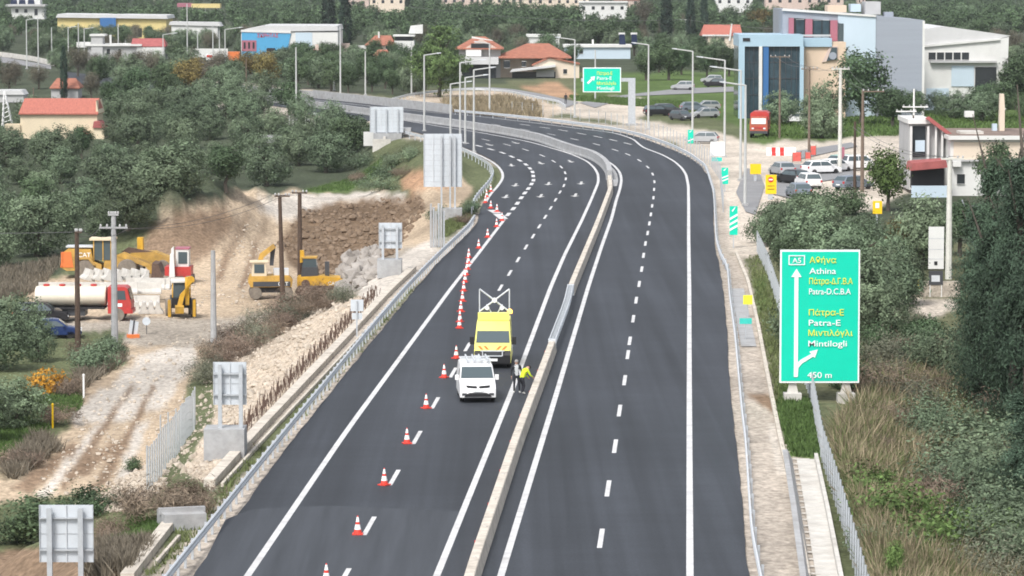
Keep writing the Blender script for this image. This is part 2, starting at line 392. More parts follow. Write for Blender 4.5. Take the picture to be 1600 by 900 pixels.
# ------------------------------------------------------------------ terrain: one sheet to the horizon, coloured by zone
def poly_px(*p): return np.array(p, float)
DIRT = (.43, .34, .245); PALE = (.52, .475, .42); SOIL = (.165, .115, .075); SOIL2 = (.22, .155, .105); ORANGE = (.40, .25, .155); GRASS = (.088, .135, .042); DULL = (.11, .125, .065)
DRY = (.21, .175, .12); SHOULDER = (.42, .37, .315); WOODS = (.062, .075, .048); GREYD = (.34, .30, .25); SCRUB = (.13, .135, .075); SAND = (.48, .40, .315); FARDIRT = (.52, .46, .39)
ZONES = [
 (DULL, poly_px((-300, 130), (1900, 130), (1900, 1000), (-300, 1000)), 0),
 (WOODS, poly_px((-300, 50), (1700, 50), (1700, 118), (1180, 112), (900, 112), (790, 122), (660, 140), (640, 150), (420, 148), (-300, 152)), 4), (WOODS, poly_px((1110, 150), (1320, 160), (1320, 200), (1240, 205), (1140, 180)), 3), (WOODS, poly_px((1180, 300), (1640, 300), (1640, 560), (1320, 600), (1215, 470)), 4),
 (GRASS, poly_px((880, 115), (1180, 110), (1600, 165), (1640, 240), (1200, 235), (1150, 190), (1010, 170), (880, 160)), 5),
 (FARDIRT, poly_px((795, 150), (880, 162), (960, 150), (1040, 160), (990, 190), (1075, 195), (1180, 225), (1330, 215), (1500, 205), (1600, 215), (1600, 300), (1420, 300), (1350, 330), (1260, 310), (1200, 330), (1200, 400), (1140, 400), (1110, 280), (1060, 225), (940, 185), (800, 172)), 4),
 (SAND, poly_px((600, 160), (640, 147), (705, 140), (790, 142), (850, 155), (880, 172), (840, 190), (700, 178), (600, 165)), 2),
 (DRY, poly_px((672, 160), (720, 150), (790, 152), (840, 165), (848, 186), (760, 184), (705, 176)), 3),
 (SCRUB, poly_px((790, 125), (900, 120), (900, 160), (820, 145)), 3),
 (ORANGE, poly_px((810, 134), (880, 130), (905, 150), (860, 152)), 3),
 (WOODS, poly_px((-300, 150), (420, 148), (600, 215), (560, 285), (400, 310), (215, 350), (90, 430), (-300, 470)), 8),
 (GRASS, poly_px((470, 300), (500, 290), (560, 275), (600, 245), (590, 275), (545, 298)), 4),
 (GRASS, poly_px((180, 200), (225, 192), (230, 215), (190, 220)), 4),
 (SHOULDER, poly_px((110, 1000), (325, 755), (640, 425), (735, 345), (750, 318), (790, 290), (780, 262), (730, 238), (610, 210), (420, 175), (300, 165), (300, 120), (705, 165), (1000, 200), (1100, 250), (1130, 300), (1140, 400), (1160, 400), (1250, 700), (1310, 1000)), 2),
 (DIRT, poly_px((-300, 690), (60, 690), (130, 600), (190, 525), (50, 510), (40, 440), (200, 420), (260, 330), (400, 300), (660, 300), (700, 260), (740, 300), (640, 420), (560, 470), (460, 480), (340, 540), (300, 600), (250, 740), (200, 800), (100, 780), (-300, 1000)), 6),
 (SOIL2, poly_px((205, 400), (225, 365), (280, 335), (345, 325), (372, 345), (345, 385), (295, 420), (230, 415)), 6),
 (SOIL, poly_px((475, 330), (520, 312), (660, 305), (668, 330), (640, 345), (620, 395), (560, 420), (520, 450), (460, 420), (430, 380)), 6),
 (PALE, poly_px((400, 318), (470, 302), (640, 300), (640, 308), (520, 312), (470, 335), (430, 345)), 4),
 (ORANGE, poly_px((640, 268), (700, 258), (720, 290), (660, 298), (625, 295)), 4),
 (GREYD, poly_px((560, 410), (640, 385), (650, 420), (580, 460), (530, 470)), 5),
 (PALE, poly_px((590, 420), (660, 380), (700, 370), (640, 430), (560, 500), (525, 500)), 4),
 (SAND, poly_px((330, 540), (400, 505), (560, 462), (590, 475), (420, 660), (330, 760), (290, 740), (340, 640)), 5),
 (PALE, poly_px((215, 560), (290, 535), (310, 570), (250, 640), (130, 665), (105, 655), (150, 620)), 7),
 (GREYD, poly_px((60, 500), (330, 498), (560, 470), (330, 545), (230, 540), (70, 535)), 4),
 (SOIL2, poly_px((205, 600), (212, 600), (120, 745), (100, 765), (90, 760))  , 2), (SOIL2, poly_px((240, 600), (247, 600), (175, 745), (150, 775), (140, 770)), 2), (PALE, poly_px((150, 665), (160, 665), (70, 780), (50, 780)), 3), (PALE, poly_px((215, 660), (232, 660), (205, 745), (180, 760)), 4), (SOIL2, poly_px((385, 330), (392, 330), (345, 440), (330, 440)), 2), (SOIL2, poly_px((415, 340), (420, 340), (385, 450), (370, 455)), 2),
 (SOIL2, poly_px((95, 745), (170, 690), (195, 690), (130, 745)), 4), (SOIL2, poly_px((20, 760), (110, 690), (130, 690), (50, 770)), 4),
 (DULL, poly_px((60, 520), (190, 520), (195, 570), (130, 600), (110, 670), (60, 700), (-300, 740), (-300, 480), (40, 480)), 6),
 (GRASS, poly_px((55, 625), (125, 615), (120, 642), (60, 650)), 4), (GRASS, poly_px((-300, 680), (50, 660), (75, 672), (30, 715), (-300, 720)), 5),
 (DRY, poly_px((-60, 735), (60, 680), (95, 700), (20, 750)), 5),
 (DULL, poly_px((-200, 800), (150, 770), (250, 800), (325, 760), (340, 780), (200, 900), (110, 1000), (-200, 1000)), 6),
 (GRASS, poly_px((150, 830), (240, 815), (250, 840), (200, 862), (150, 862)), 4),
 (SOIL2, poly_px((-200, 900), (0, 862), (75, 858), (200, 880), (150, 1000), (-200, 1000)), 4),
 (DULL, poly_px((285, 815), (640, 450), (660, 440), (430, 690), (320, 810), (240, 900), (225, 900)), 2),
 (PALE, poly_px((1196, 535), (1206, 535), (1222, 640), (1205, 640)), 2), (PALE, poly_px((1200, 660), (1218, 660), (1236, 740), (1215, 740)), 2),
 (SOIL2, poly_px((1165, 610), (1260, 625), (1285, 655), (1200, 645)), 4),
 (SCRUB, poly_px((1168, 400), (1200, 400), (1215, 470), (1230, 590), (1275, 640), (1285, 716), (1238, 716), (1210, 620), (1180, 470)), 4), (GRASS, poly_px((1225, 600), (1268, 635), (1285, 716), (1238, 716), (1215, 640)), 4), (GRASS, poly_px((1172, 440), (1195, 430), (1205, 480), (1185, 490)), 5),
 (SCRUB, poly_px((1200, 380), (1700, 380), (1700, 1000), (1380, 1000), (1345, 880), (1280, 620), (1218, 470)), 4),
 (FARDIRT, poly_px((1400, 462), (1490, 468), (1500, 478), (1455, 500), (1400, 478)), 3),
]
def build_ground():
    py = np.concatenate([[-54.5, -50, -45, -38], np.arange(-30, 135, 3), np.arange(135, 460, 2.5), np.arange(460, 905, 3.5), [920, 950, 1000, 1080, 1200, 1400]])
    px = np.concatenate([[-3000, -1800, -1100, -700, -450, -300, -200, -130, -80, -40], np.arange(-16, 1620, 4.0), [1640, 1680, 1730, 1800, 1900, 2050, 2300, 2700, 3400, 4600]])
    PX, PY = np.meshgrid(px, py); x, y = ground(PX, PY)
    z = hgt(x.ravel(), y.ravel()).reshape(x.shape)
    qx, qy = proj(x, y, z)
    wx = fbm(qx * .035, qy * .05, 4); wy = fbm(qx * .035 + 50, qy * .05 + 9, 4)
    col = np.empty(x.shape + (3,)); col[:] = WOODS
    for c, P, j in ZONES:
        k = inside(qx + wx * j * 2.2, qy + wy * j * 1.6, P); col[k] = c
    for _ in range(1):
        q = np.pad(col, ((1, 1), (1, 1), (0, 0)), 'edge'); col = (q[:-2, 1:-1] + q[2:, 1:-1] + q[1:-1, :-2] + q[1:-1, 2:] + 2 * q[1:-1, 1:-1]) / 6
    nr, nc = x.shape
    V = np.stack([x, y, z], -1).reshape(-1, 3)
    i = (np.arange(nr - 1)[:, None] * nc + np.arange(nc - 1)[None]).ravel()
    Q = np.stack([i, i + nc, i + nc + 1, i + 1], 1)
    me = bpy.data.meshes.new('ground'); me.from_pydata(V.tolist(), [], Q.tolist())
    ca = me.color_attributes.new('zone', 'FLOAT_COLOR', 'POINT')
    ca.data.foreach_set('color', np.c_[col.reshape(-1, 3), np.ones(nr * nc)].ravel())
    me.polygons.foreach_set('use_smooth', [True] * len(me.polygons)); me.materials.append(gm)
    if me.polygons[0].normal.z < 0: me.flip_normals()
    struct(link('ground', me))
build_ground()

# ------------------------------------------------------------------ motorway
A_LEFT = [(255, 970), (300, 900), (466, 675), (547.5, 575), (650, 450), (680.5, 413.5), (718, 377.5), (745, 350.5), (749, 332), (752, 320), (770, 301), (783, 286), (788, 272), (781, 259), (769, 250), (750, 240), (722, 229), (690, 217), (640, 204), (560, 188), (480, 173), (420, 164), (300, 150), (100, 128)]
A_RIGHT = [(1185, 990), (1170, 900), (1150, 690), (1140, 600), (1136, 520), (1130, 455), (1123.5, 413), (1117, 385), (1114.5, 350), (1115, 317), (1113, 295), (1108, 277), (1099, 263.5), (1087, 251.5), (1065, 239.5), (1020, 221.5), (987, 211), (960, 204.5), (905, 198), (840, 189), (740, 178), (630, 168), (527, 157), (422, 146), (300, 133), (100, 112)]
al = smooth(polyw(A_LEFT), 2, 5, 2); ar = smooth(polyw(A_RIGHT), 2, 5, 2)
jit = lambda P: P + np.c_[.10 * fbm(P[:, 1] * .35, P[:, 0]), 0 * P[:, 0]]
struct(flat('motorway_asphalt', np.concatenate([jit(ar), jit(al)[::-1]]), 0.0, 'asphalt'))
struct(flat('asphalt_patch', polyw([(352, 812), (395, 795), (520, 790), (700, 798), (727, 800), (660, 1000), (262, 990), (312, 892)]), .002, mat('asphalt_patch', (.047, .052, .061), .7, var=.25, scale=1.0, stretch=(1.4, .05, 1), spec=.35)))
def strip(P, w, z=.004):
    P = np.asarray(P); T = np.gradient(P, axis=0); T /= np.hypot(*T.T)[:, None]; N_ = np.c_[T[:, 1], -T[:, 0]]
    a = P - N_ * w / 2; b_ = P + N_ * w / 2; n = len(P)
    return [(*q, z) for q in a] + [(*q, z) for q in b_], [(i, n + i, n + i + 1, i + 1) for i in range(n - 1)]
LINES = {
 'r_edge': [(1078.5, 990), (1078, 900), (1077, 600), (1077, 450), (1076, 370), (1076, 320), (1075.5, 290), (1072, 272.5), (1065, 262), (1053, 251.5), (1035, 241.7), (1017, 235), (1005, 230.5), (997.5, 224.5), (990, 217.7), (982.5, 214.7), (970, 210.5), (957, 207), (905, 201), (840, 192.5), (740, 181), (630, 171.5), (527, 160), (422, 149), (300, 136)],
 'r_left': [(756, 990), (783, 898), (868, 620), (919.5, 447), (940, 385), (956, 340), (963, 312), (968.5, 296), (971, 282), (970, 273), (967, 267), (959.7, 258.6), (948, 251)],
 'l_right': [(645, 990), (683, 898), (800, 610), (861, 447), (882.5, 397.5), (907.5, 347.5), (914, 333.5), (925, 309), (935, 284.5), (934.5, 272), (928, 261), (916, 251), (892, 240.5), (840, 225), (820, 220), (750, 207), (690, 198), (637, 189), (560, 177), (480, 165.5), (420, 158), (300, 144)],
 'l_left': [(325, 990), (388, 898), (540, 675), (705, 450), (744.5, 400), (788, 343)],
 'exit_edge': [(759, 315.5), (765, 305), (778.5, 290), (786, 278), (785, 269), (778.5, 260), (769.5, 253), (750, 243), (724, 231.5), (690, 219), (640, 206.5), (560, 190)],
}
for k, px in LINES.items():
    P = polyw(px); P = smooth(P, 1.5, 5, 2) if k != 'l_left' else resample(smooth(P, 6, 3, 1), 4)
    mb = MB(); mb.add(*strip(P, .27)); struct(mb.build('lane_marking', 'line_paint'))
for a, b_ in (((768, 328), (777, 333)), ((777, 334), (787, 342))):
    mb = MB(); mb.add(*strip(polyw([a, b_]), .8)); struct(mb.build('lane_marking', 'line_paint'))
DASH = {
 ('r', .2, 4.8): [(936, 870 + 52), (939, 841), (950, 763), (961, 697), (968, 641.5), (976, 594), (981, 554), (984, 532.5), (989.5, 498), (994, 469), (998.75, 443.7), (1002.7, 420.5), (1005.5, 399), (1008.5, 380.5), (1012, 364), (1014.7, 349), (1017, 335), (1019, 321.7), (1021, 309), (1022, 296), (1022.5, 284), (1019.75, 272), (1012, 261), (999, 250.7), (981, 241.3), (961, 234.4), (932, 225.5), (897.5, 217.5), (861.5, 210), (819.5, 202.5), (775, 195)],
 ('r2', .25, 4.8): [(980.7, 224.3), (958, 219), (934, 213.7), (908.7, 209), (879.5, 203.7), (851, 199.5), (820, 195)],
 ('l', .2, 4.8): [(536, 905), (577, 821.5), (616, 746), (651.5, 683.5), (680, 629.5), (708, 582), (730.5, 542), (782, 449.5), (796.5, 426.5), (809.5, 405.6), (821.8, 386), (833, 369), (842.8, 353.5), (852, 338.8), (860.5, 325), (868, 312.2), (875, 300.2), (881, 290), (884, 279.5), (883, 270), (877, 261), (865, 252), (847, 243), (821, 234), (792, 226), (759, 218.5)],
 ('e', .38, 4.2): [(794, 335), (802, 326), (808.5, 317.5), (814.5, 309), (820, 301.5), (825.7, 294.5), (830.5, 287.5), (833.5, 281.5), (833.2, 275), (832, 268.7), (828, 263), (821.7, 257), (812, 250.7), (799.5, 244.7), (785, 238.7), (767, 233.3), (748, 228), (727, 223)],
}
for (k, w, ln), px in DASH.items():
    C_ = polyw(px); T = np.gradient(C_, axis=0); T /= np.hypot(*T.T)[:, None]
    if k in ('r', 'l'):
        for i in range(len(px)):
            if px[i][1] > 360: T[i] = (math.sin(.0487), math.cos(.0487))
    mb = MB()
    for c, d in zip(C_, T): mb.add(*strip(np.array([c - d * ln / 2, c + d * ln / 2]), w))
    struct(mb.build('lane_marking', 'line_paint'))
mk('line_worn', (.52, .52, .51), .7, var=.2, scale=1.5, dirt=.4)
mb = MB()          # straight-ahead arrows painted in the lanes, heads towards the camera's traffic
mdl = polyw(LINES['l_right'])
for p in [(805.5, 289), (857, 287), (908, 286), (790.5, 307), (845, 306), (899, 305), (799, 258), (844.5, 254.7), (891, 252), (764, 226), (805, 223)]:
    c = polyw([p])[0]; i = np.argmin(np.hypot(*(mdl - c).T)); i = min(max(i, 1), len(mdl) - 2); d = mdl[i + 1] - mdl[i - 1]; d /= np.hypot(*d); n_ = np.array([d[1], -d[0]])
    g = lambda u, v: (*(c + n_ * u * .85 + d * v * .85), .005)
    mb.add([g(-.15, 3), g(.15, 3), g(.15, -1), g(.55, -1), g(0, -3), g(-.55, -1), g(-.15, -1)], [(0, 6, 2, 1), (5, 4, 3, 2, 6)])
struct(mb.build('lane_arrow', 'line_worn'))

# median: cast concrete safety barrier, interrupted by a short steel section
near = np.concatenate([polyw([(712, 985), (731, 902), (808, 676), (845, 580), (860, 540), (887, 470), (891, 447), (934, 345), (954.5, 291)], .62)])
far = polyw([(951, 270), (942, 259), (925, 248), (892, 239), (840, 220), (820, 216.5), (800, 212), (720, 199), (630, 187), (527.5, 173), (422.5, 159), (300, 144)])
MED = smooth(np.concatenate([near, far]), 2, 5, 2)
def cut(P, y0, y1): return P[(P[:, 1] >= y0) & (P[:, 1] <= y1)]
yA = float(ground(0, 548, 0)[1]); yB = float(ground(0, 462, 0)[1]); yC = float(ground(0, 283, 0)[1])
CB = [(-.27, 0), (.27, 0), (.27, .06), (.23, .25), (.19, .60), (.16, .63), (-.16, .63), (-.19, .60), (-.23, .25), (-.27, .06)]
o = MB().sweep(cut(MED, 0, yA), CB).build('concrete_barrier', 'concrete'); tag(o, 'near length of beige concrete median barrier passing the two workers', 'barrier')
cap_me = MB().tube((0, 0, .62), (0, 0, .67), .08, n=8).mesh('anchor_cap', 'concrete_pale'); ref_me = MB().box((-.24, 0, .42), (.06, .16, .12)).mesh('reflector', 'red')
for q in resample(cut(MED, 95, yA - 4), 7.0): link('anchor_cap', cap_me, o).location = (q[0], q[1], 0)
for q in resample(cut(MED, 95, yA - 4), 9.0): link('reflector', ref_me, o).location = (q[0], q[1], 0)
o = MB().sweep(cut(MED, yB, yC), CB).build('concrete_barrier', 'concrete'); tag(o, 'middle length of concrete median barrier beyond the steel section on the straight', 'barrier')
o = MB().sweep(cut(MED, yC + .2, 2000), [(-.36, 0), (.36, 0), (.36, .1), (.30, .3), (.27, 1.0), (-.27, 1.0), (-.30, .3), (-.36, .1)]).build('concrete_barrier', 'concrete_grey'); tag(o, 'far grey concrete median barrier curving left in the distance', 'barrier')
isl = np.concatenate([smooth(polyw([(952, 292), (964, 292), (966, 283), (964.5, 273), (960, 265), (951, 258)]), 1, 3, 1), cut(MED, yC - 2, float(ground(0, 258)[1]))[::-1] + [.35, 0]])
struct(flat('median_slab', isl, .03, 'concrete_grey'))
st = empty('steel_barrier', (0, 0, 0), label='short galvanised steel barrier closing the gap in the median barrier', cat='barrier')
sp = resample(cut(MED, yA - 1.5, yB + 1.5), .6)
WB = [(0, .38), (.05, .42), (.05, .50), (0, .54), (0, .58), (.05, .62), (.05, .70), (0, .74)]
MB().sweep(sp + [.17, 0], [(u, v) for u, v in WB] + [(-.02, .74), (-.02, .38)]).build('rail', 'steel_light', st)
MB().sweep(sp + [-.17, 0], [(-u, v) for u, v in WB] + [(.02, .74), (.02, .38)]).build('rail', 'steel_light', st)
mb = MB()
for a, b_ in zip(sp[:-1], sp[1:]): mb.box(((a[0] + b_[0]) / 2, (a[1] + b_[1]) / 2, .70), (.3, .06, .04)); mb.box((a[0], a[1], .36), (.08, .08, .72))
mb.build('brace', 'galvanised', st)
for e in (sp[0], sp[-1]): MB().box((e[0], e[1], .36), (.46, .5, .76)).build('end_cap', 'steel_light', st)

def guardrail(px, label, z=.76, spacing=4.0, off=0, height=.76, side=1, maxp=98, m='steel_light', step=1.5):
    P = smooth(polyw(px, z), step, 5, 2); o = empty('guardrail', (0, 0, 0), label=label, cat='guardrail')
    prof = [(side * u, v - .74 + height) for u, v in WB] + [(-side * .015, height), (-side * .015, height - .36)]
    MB().sweep(P, prof).build('rail', m, o)
    Q = resample(P, max(spacing, len(P) * step / maxp))
    po = None
    for q in Q:
        if po is None:
            po = MB().box((0, 0, height / 2 - .15), (.10, .12, height + .2)).build('post', 'galvanised', o); c = po
        else: c = po.copy(); COL.objects.link(c)
        c.location = (q[0] - side * .12, q[1], 0)
    return o, P
guardrail([(200, 975), (262, 892), (440, 675), (575, 512.5), (632, 447), (667, 411), (700, 379), (733, 349), (742, 335)], 'long galvanised guardrail along the left shoulder of the motorway', side=1, spacing=2.0)
guardrail([(739, 322), (741, 308), (752, 294), (765, 280), (772, 267), (765, 254), (744, 241), (722, 230.5), (690, 219), (640, 206), (560, 189), (480, 174)], 'galvanised guardrail curving round the outside of the exit lane', side=1)
guardrail([(1205, 985), (1190, 897), (1175, 825), (1165, 675), (1160, 640), (1149, 520), (1140, 455), (1137, 413), (1125, 392), (1119, 370), (1117, 332), (1115, 295), (1102.5, 256), (1080, 239.5), (1050, 224.5), (1005, 209), (960, 198.5), (905, 191), (840, 183), (790, 178), (710, 171)], 'very long galvanised guardrail along the right shoulder of the motorway', side=-1, spacing=4.0)
guardrail([(612, 153), (645, 145), (705, 138.5), (750, 137), (795, 141), (845, 151.5), (872, 156), (884, 164)], 'guardrail round the far slip road above the dry bank', side=1, z=.76, spacing=4)

# far concrete parapet at the right edge of the motorway
P = smooth(polyw([(705, 177), (630, 168.5), (563, 161), (490, 153)]), 3, 5, 1)
tag(MB().sweep(P, [(-.2, 0), (.2, 0), (.14, 1.3), (-.14, 1.3)]).build('parapet_wall', 'concrete_grey'), 'far grey concrete parapet between motorway and slip road', 'wall')
P = smooth(polyw([(492, 152), (422, 146), (330, 137)]), 3, 5, 1)
tag(MB().sweep(P, [(-.2, 0), (.2, 0), (.14, 1.0), (-.14, 1.0)]).build('parapet_wall', 'concrete_grey'), 'lower grey parapet running on towards the far left trees', 'wall')

# kerbs, drains and the cast channel
def lip(px, prof, name, label, m='concrete', z=0, cat='kerb', win=5):
    o = MB().sweep(smooth(polyw(px, z), 1.5, win, 2), prof).build(name, m); return tag(o, label, cat)
LIPP = [(-.28, -.8), (.22, -.8), (.22, .22), (-.28, .22)]
lp = lip([(328, 757), (405, 672), (525, 545), (607, 457), (646, 420)], LIPP, 'drain_kerb', 'long concrete drain edge with rusty starter bars left of the guardrail')
lip([(200, 905), (233, 862), (268, 818)], LIPP, 'drain_kerb', 'short broken piece of concrete drain edge at the lower left')
lip([(347, 757), (425, 672), (545, 545), (622, 460)], [(-.06, -.3), (.06, -.3), (.06, .07), (-.06, .07)], 'drain_kerb', 'thin concrete kerb strip between guardrail and long drain edge')
lip([(243, 880), (280, 838)], [(-.06, -.3), (.06, -.3), (.06, .07), (-.06, .07)], 'drain_kerb', 'thin concrete strip beside the short broken drain edge')
q = at(284, 824); tag(MB().box((q.x, q.y, q.z + .2), (1.7, 1.6, .9), rz=.3).box((q.x, q.y, q.z + .7), (1.9, .25, .25), rz=.3).build('culvert_head', 'concrete_grey'), 'grey concrete culvert head where the drain edge breaks off', 'culvert')
lip([(1150, 395), (1169, 440), (1185, 511), (1202, 601), (1212, 650), (1222, 700), (1232, 737), (1262, 900)], [(-.1, -.2), (.1, -.2), (.1, .12), (-.1, .12)], 'gutter_kerb', 'thin concrete gutter kerb along the right verge')
lip([(1152, 450), (1170, 540)], [(-.45, -.05), (.45, -.05), (.45, -.03), (-.45, -.03)], 'gutter_slab', 'grey concrete gutter floor beside the yellow square sign', 'concrete_grey')
ch = empty('drain_channel', (0, 0, 0), label='pale concrete drainage channel with stepped floor at lower right', cat='channel')
cp = smooth(polyw([(1255, 716), (1271, 800), (1288, 900), (1300, 970)]), .8, 3, 1)
MB().sweep(cp, [(-.5, -.35), (.3, -.35), (.3, -.03), (-.5, -.03)]).build('channel_floor', 'concrete_pale', ch)
MB().sweep(cp, [(-.72, -.5), (-.5, -.5), (-.5, .25), (-.66, .25)]).build('channel_wall', 'concrete_pale', ch)
MB().sweep(cp, [(.3, -.5), (.75, -.5), (.95, .4), (.72, .4)]).build('channel_wall', 'concrete_grey', ch)
st_me = MB().box((-.1, 0, -.03), (.78, .14, .03), rz=-.05).mesh('step', 'concrete_pale')
for q in resample(cp, 1.6): link('step', st_me, ch).location = (q[0], q[1], 0)
# rusty starter bars that stand in the drain edge
rp = resample(smooth(polyw([(372, 706), (405, 670), (525, 543), (600, 463)], 0), 1.5, 5, 2), 1.0)
sts = []
for i in range(6):
    mb = MB()
    for k in range(5):
        x = rng.uniform(-.25, .2); y = rng.uniform(-.45, .45); mb.tube((x, y, 0), (x + rng.uniform(-.12, .12), y + rng.uniform(-.1, .1), rng.uniform(.5, .95)), .02, .02, 5)
    sts.append(mb.mesh('starter_bar', 'rust'))
for i, q in enumerate(rp[::max(1, len(rp) // 96)][:100]):
    o = link('starter_bar', sts[i % 6], lp); o.location = (q[0] - .5, q[1], .05)

# access roads beyond the motorway
for pts in ([(930, 168), (985, 150), (1080, 146), (1180, 141), (1300, 137), (1300, 131), (1180, 134), (1060, 138), (960, 150), (905, 160)],
            [(1150, 300), (1165, 330), (1180, 335), (1195, 290), (1185, 265), (1165, 262)],
            [(1195, 300), (1205, 262), (1235, 256), (1330, 256), (1335, 275), (1270, 285), (1240, 310)],
            [(1235, 237), (1330, 222), (1340, 228), (1250, 248)]):
    struct(flat('access_road', polyw(pts), -.02, 'asphalt_old'))
struct(flat('slip_road', smooth(polyw([(884, 168), (872, 158), (845, 153), (795, 143), (750, 139), (705, 141), (700, 139), (750, 135), (800, 138.5), (850, 147), (905, 160)]), 4, 3, 1), -.02, 'asphalt_old'))
struct(flat('slip_road', polyw([(-200, 90), (0, 88), (80, 102), (80, 108), (0, 97), (-200, 100)]), -.02, 'asphalt_old'))
P = smooth(polyw([(-100, 84), (0, 88), (50, 95), (85, 103)]), 4, 3, 1)
tag(MB().sweep(P, [(-.2, 0), (.2, 0), (.14, 1.1), (-.14, 1.1)]).build('parapet_wall', 'concrete_pale'), 'pale parapet of the road at the far left edge', 'wall')
# thin moist air over the valley
hm = bpy.data.materials.new('haze'); hm.use_nodes = True; t = hm.node_tree; t.nodes.remove(t.nodes['Principled BSDF'])
pv = t.nodes.new('ShaderNodeVolumePrincipled'); pv.inputs['Color'].default_value = (.93, .96, 1, 1); pv.inputs['Density'].default_value = .00007; pv.inputs['Anisotropy'].default_value = .3
t.links.new(pv.outputs[0], t.nodes['Material Output'].inputs['Volume'])
struct(MB().box((0, 1500, 20), (5200, 3800, 70)).build('haze', hm), 'stuff'); bpy.data.objects['haze']['label'] = 'thin pale haze lying over the whole valley'; bpy.data.objects['haze']['category'] = 'haze'

# ------------------------------------------------------------------ buildings (outlines in photo pixels, scaled to metres at their base, with real depth)
KEEP = []
class Bld:
    def __init__(s, name, label, cx, yb, cat='building', group=None, rz=0, keep=None, z=None):
        s.cx, s.yb = cx, yb; s.p = at(cx, yb) if z is None else Vector((*map(float, ground(cx, yb, z)), z)); s.k = mpp(s.p)
        s.o = empty(name, s.p - Vector((0, 0, .1)), rz, label, cat, group)
        if keep: KEEP.append((*keep, yb))
    def X(s, px): return (px - s.cx) * s.k
    def Z(s, py): return (s.yb - py) * s.k + .1
    def blk(s, name, poly, d0, d1, m, par=None):
        if len(poly) == 4 and not hasattr(poly[0], '__len__'):
            x0, y0, x1, y1 = poly; poly = [(x0, y1), (x1, y1), (x1, y0), (x0, y0)]
        return MB().prism([(s.X(a), s.Z(b)) for a, b in poly], 'y', d0, d1).build(name, m, par or s.o)
    def roof(s, x0, x1, ye, xr0, xr1, yr, dp, m='roof_tile', name='roof', over=.4, thick=.18):
        """pitched roof: eaves x0..x1 at ye, ridge xr0..xr1 at yr"""
        a, b, c, d = s.X(x0), s.X(x1), s.X(xr0), s.X(xr1); ze, zr = s.Z(ye), s.Z(yr)
        vs = [(a, -over, ze), (b, -over, ze), (b, dp + over, ze), (a, dp + over, ze), (c, dp / 2, zr), (d, dp / 2, zr)]
        vs += [(x, y, z - thick) for x, y, z in vs[:4]]
        return MB().add(vs, [(0, 1, 5, 4), (1, 2, 5), (2, 3, 4, 5), (3, 0, 4), (6, 9, 8, 7), (0, 6, 7, 1), (1, 7, 8, 2), (2, 8, 9, 3), (3, 9, 6, 0)]).build(name, m, s.o)
    def win(s, rects, m='window_dark', fr='white_paint', d=-.06, name='window'):
        for x0, y0, x1, y1 in rects:
            w = s.blk(name, (x0, y0, x1, y1), d, .02, m)
            if fr:
                e = .35
                s.blk('frame', (x0 - e, y0 - e, x1 + e, y0), d - .05, .0, fr, w)
                s.blk('sill', (x0 - e, y1, x1 + e, y1 + e), d - .10, .0, fr, w)
# church
b = Bld('church', 'cream church with long red tiled roof at the left edge', 92, 217, keep=(25, 150, 168, 208))
b.blk('wall', (32, 178, 152, 222), 0, 7.5, 'cream'); b.roof(30, 154, 177, 34, 151, 155, 7.5, 'roof_church')
b.blk('gable', [(150, 178), (154.5, 178), (150.5, 157)], .1, 7.4, 'cream'); b.blk('porch', (148, 198, 164.5, 222), -1.5, 3, 'cream')
b.blk('porch_roof', [(147, 199), (165.5, 199), (157, 189), (149, 189)], -1.8, 3.2, 'roof_red'); b.blk('apse', (126, 209, 142, 222), -1.2, 0, 'cream')
b.blk('apse_roof', [(125, 209), (143, 209), (138, 204), (130, 204)], -1.4, 0, 'roof_tile')
b.blk('gatehouse', (8, 194, 32, 214), -.5, 2, 'cream')
b = Bld('bell_frame', 'white lattice bell frame standing left of the cream church', 10, 199, 'bell tower', keep=(0, 145, 22, 192))
for k, (xa, xb) in enumerate(((3, 6), (19, 8))):
    mb = MB()
    for d in (0, 1.6): mb.tube((b.X(xa), d, b.Z(199)), (b.X(xb), .8, b.Z(147)), .11, .09, 6)
    for j in range(6): mb.tube((b.X(xa + (xb - xa) * j / 6), 0, b.Z(199 - 52 * j / 6)), (b.X(xa + (xb - xa) * (j + 1) / 6), 1.4 - .2 * j, b.Z(199 - 52 * (j + 1) / 6)), .07, n=5)
    mb.build('leg', 'white_paint', b.o)
mb = MB()
for j in range(7): mb.tube((b.X(3 + .4 * j), .5, b.Z(199 - 7 * j)), (b.X(19 - 1.5 * j), .5, b.Z(194 - 7 * j)), .07, n=5)
mb.build('brace', 'white_paint', b.o); b.blk('cap', (5, 143, 9, 148), .5, 1.1, 'white_paint')
# small houses near it
b = Bld('house', 'small house with terracotta roof hidden behind the thin cypress', 104, 155, keep=(76, 122, 124, 140)); b.blk('wall', (80, 137, 122, 156), 0, 6, 'wall_grey'); b.roof(78, 125, 137, 86, 116, 123, 6)
b = Bld('greenhouse', 'grey glass shed roof at the far left edge behind the church', 16, 160, keep=(0, 140, 38, 150)); b.blk('wall', (-4, 147, 37, 160), 0, 5, 'wall_grey'); b.blk('roof', [(-5, 148), (39, 148), (34, 141), (-5, 141)], -.3, 5.3, 'roof_metal')
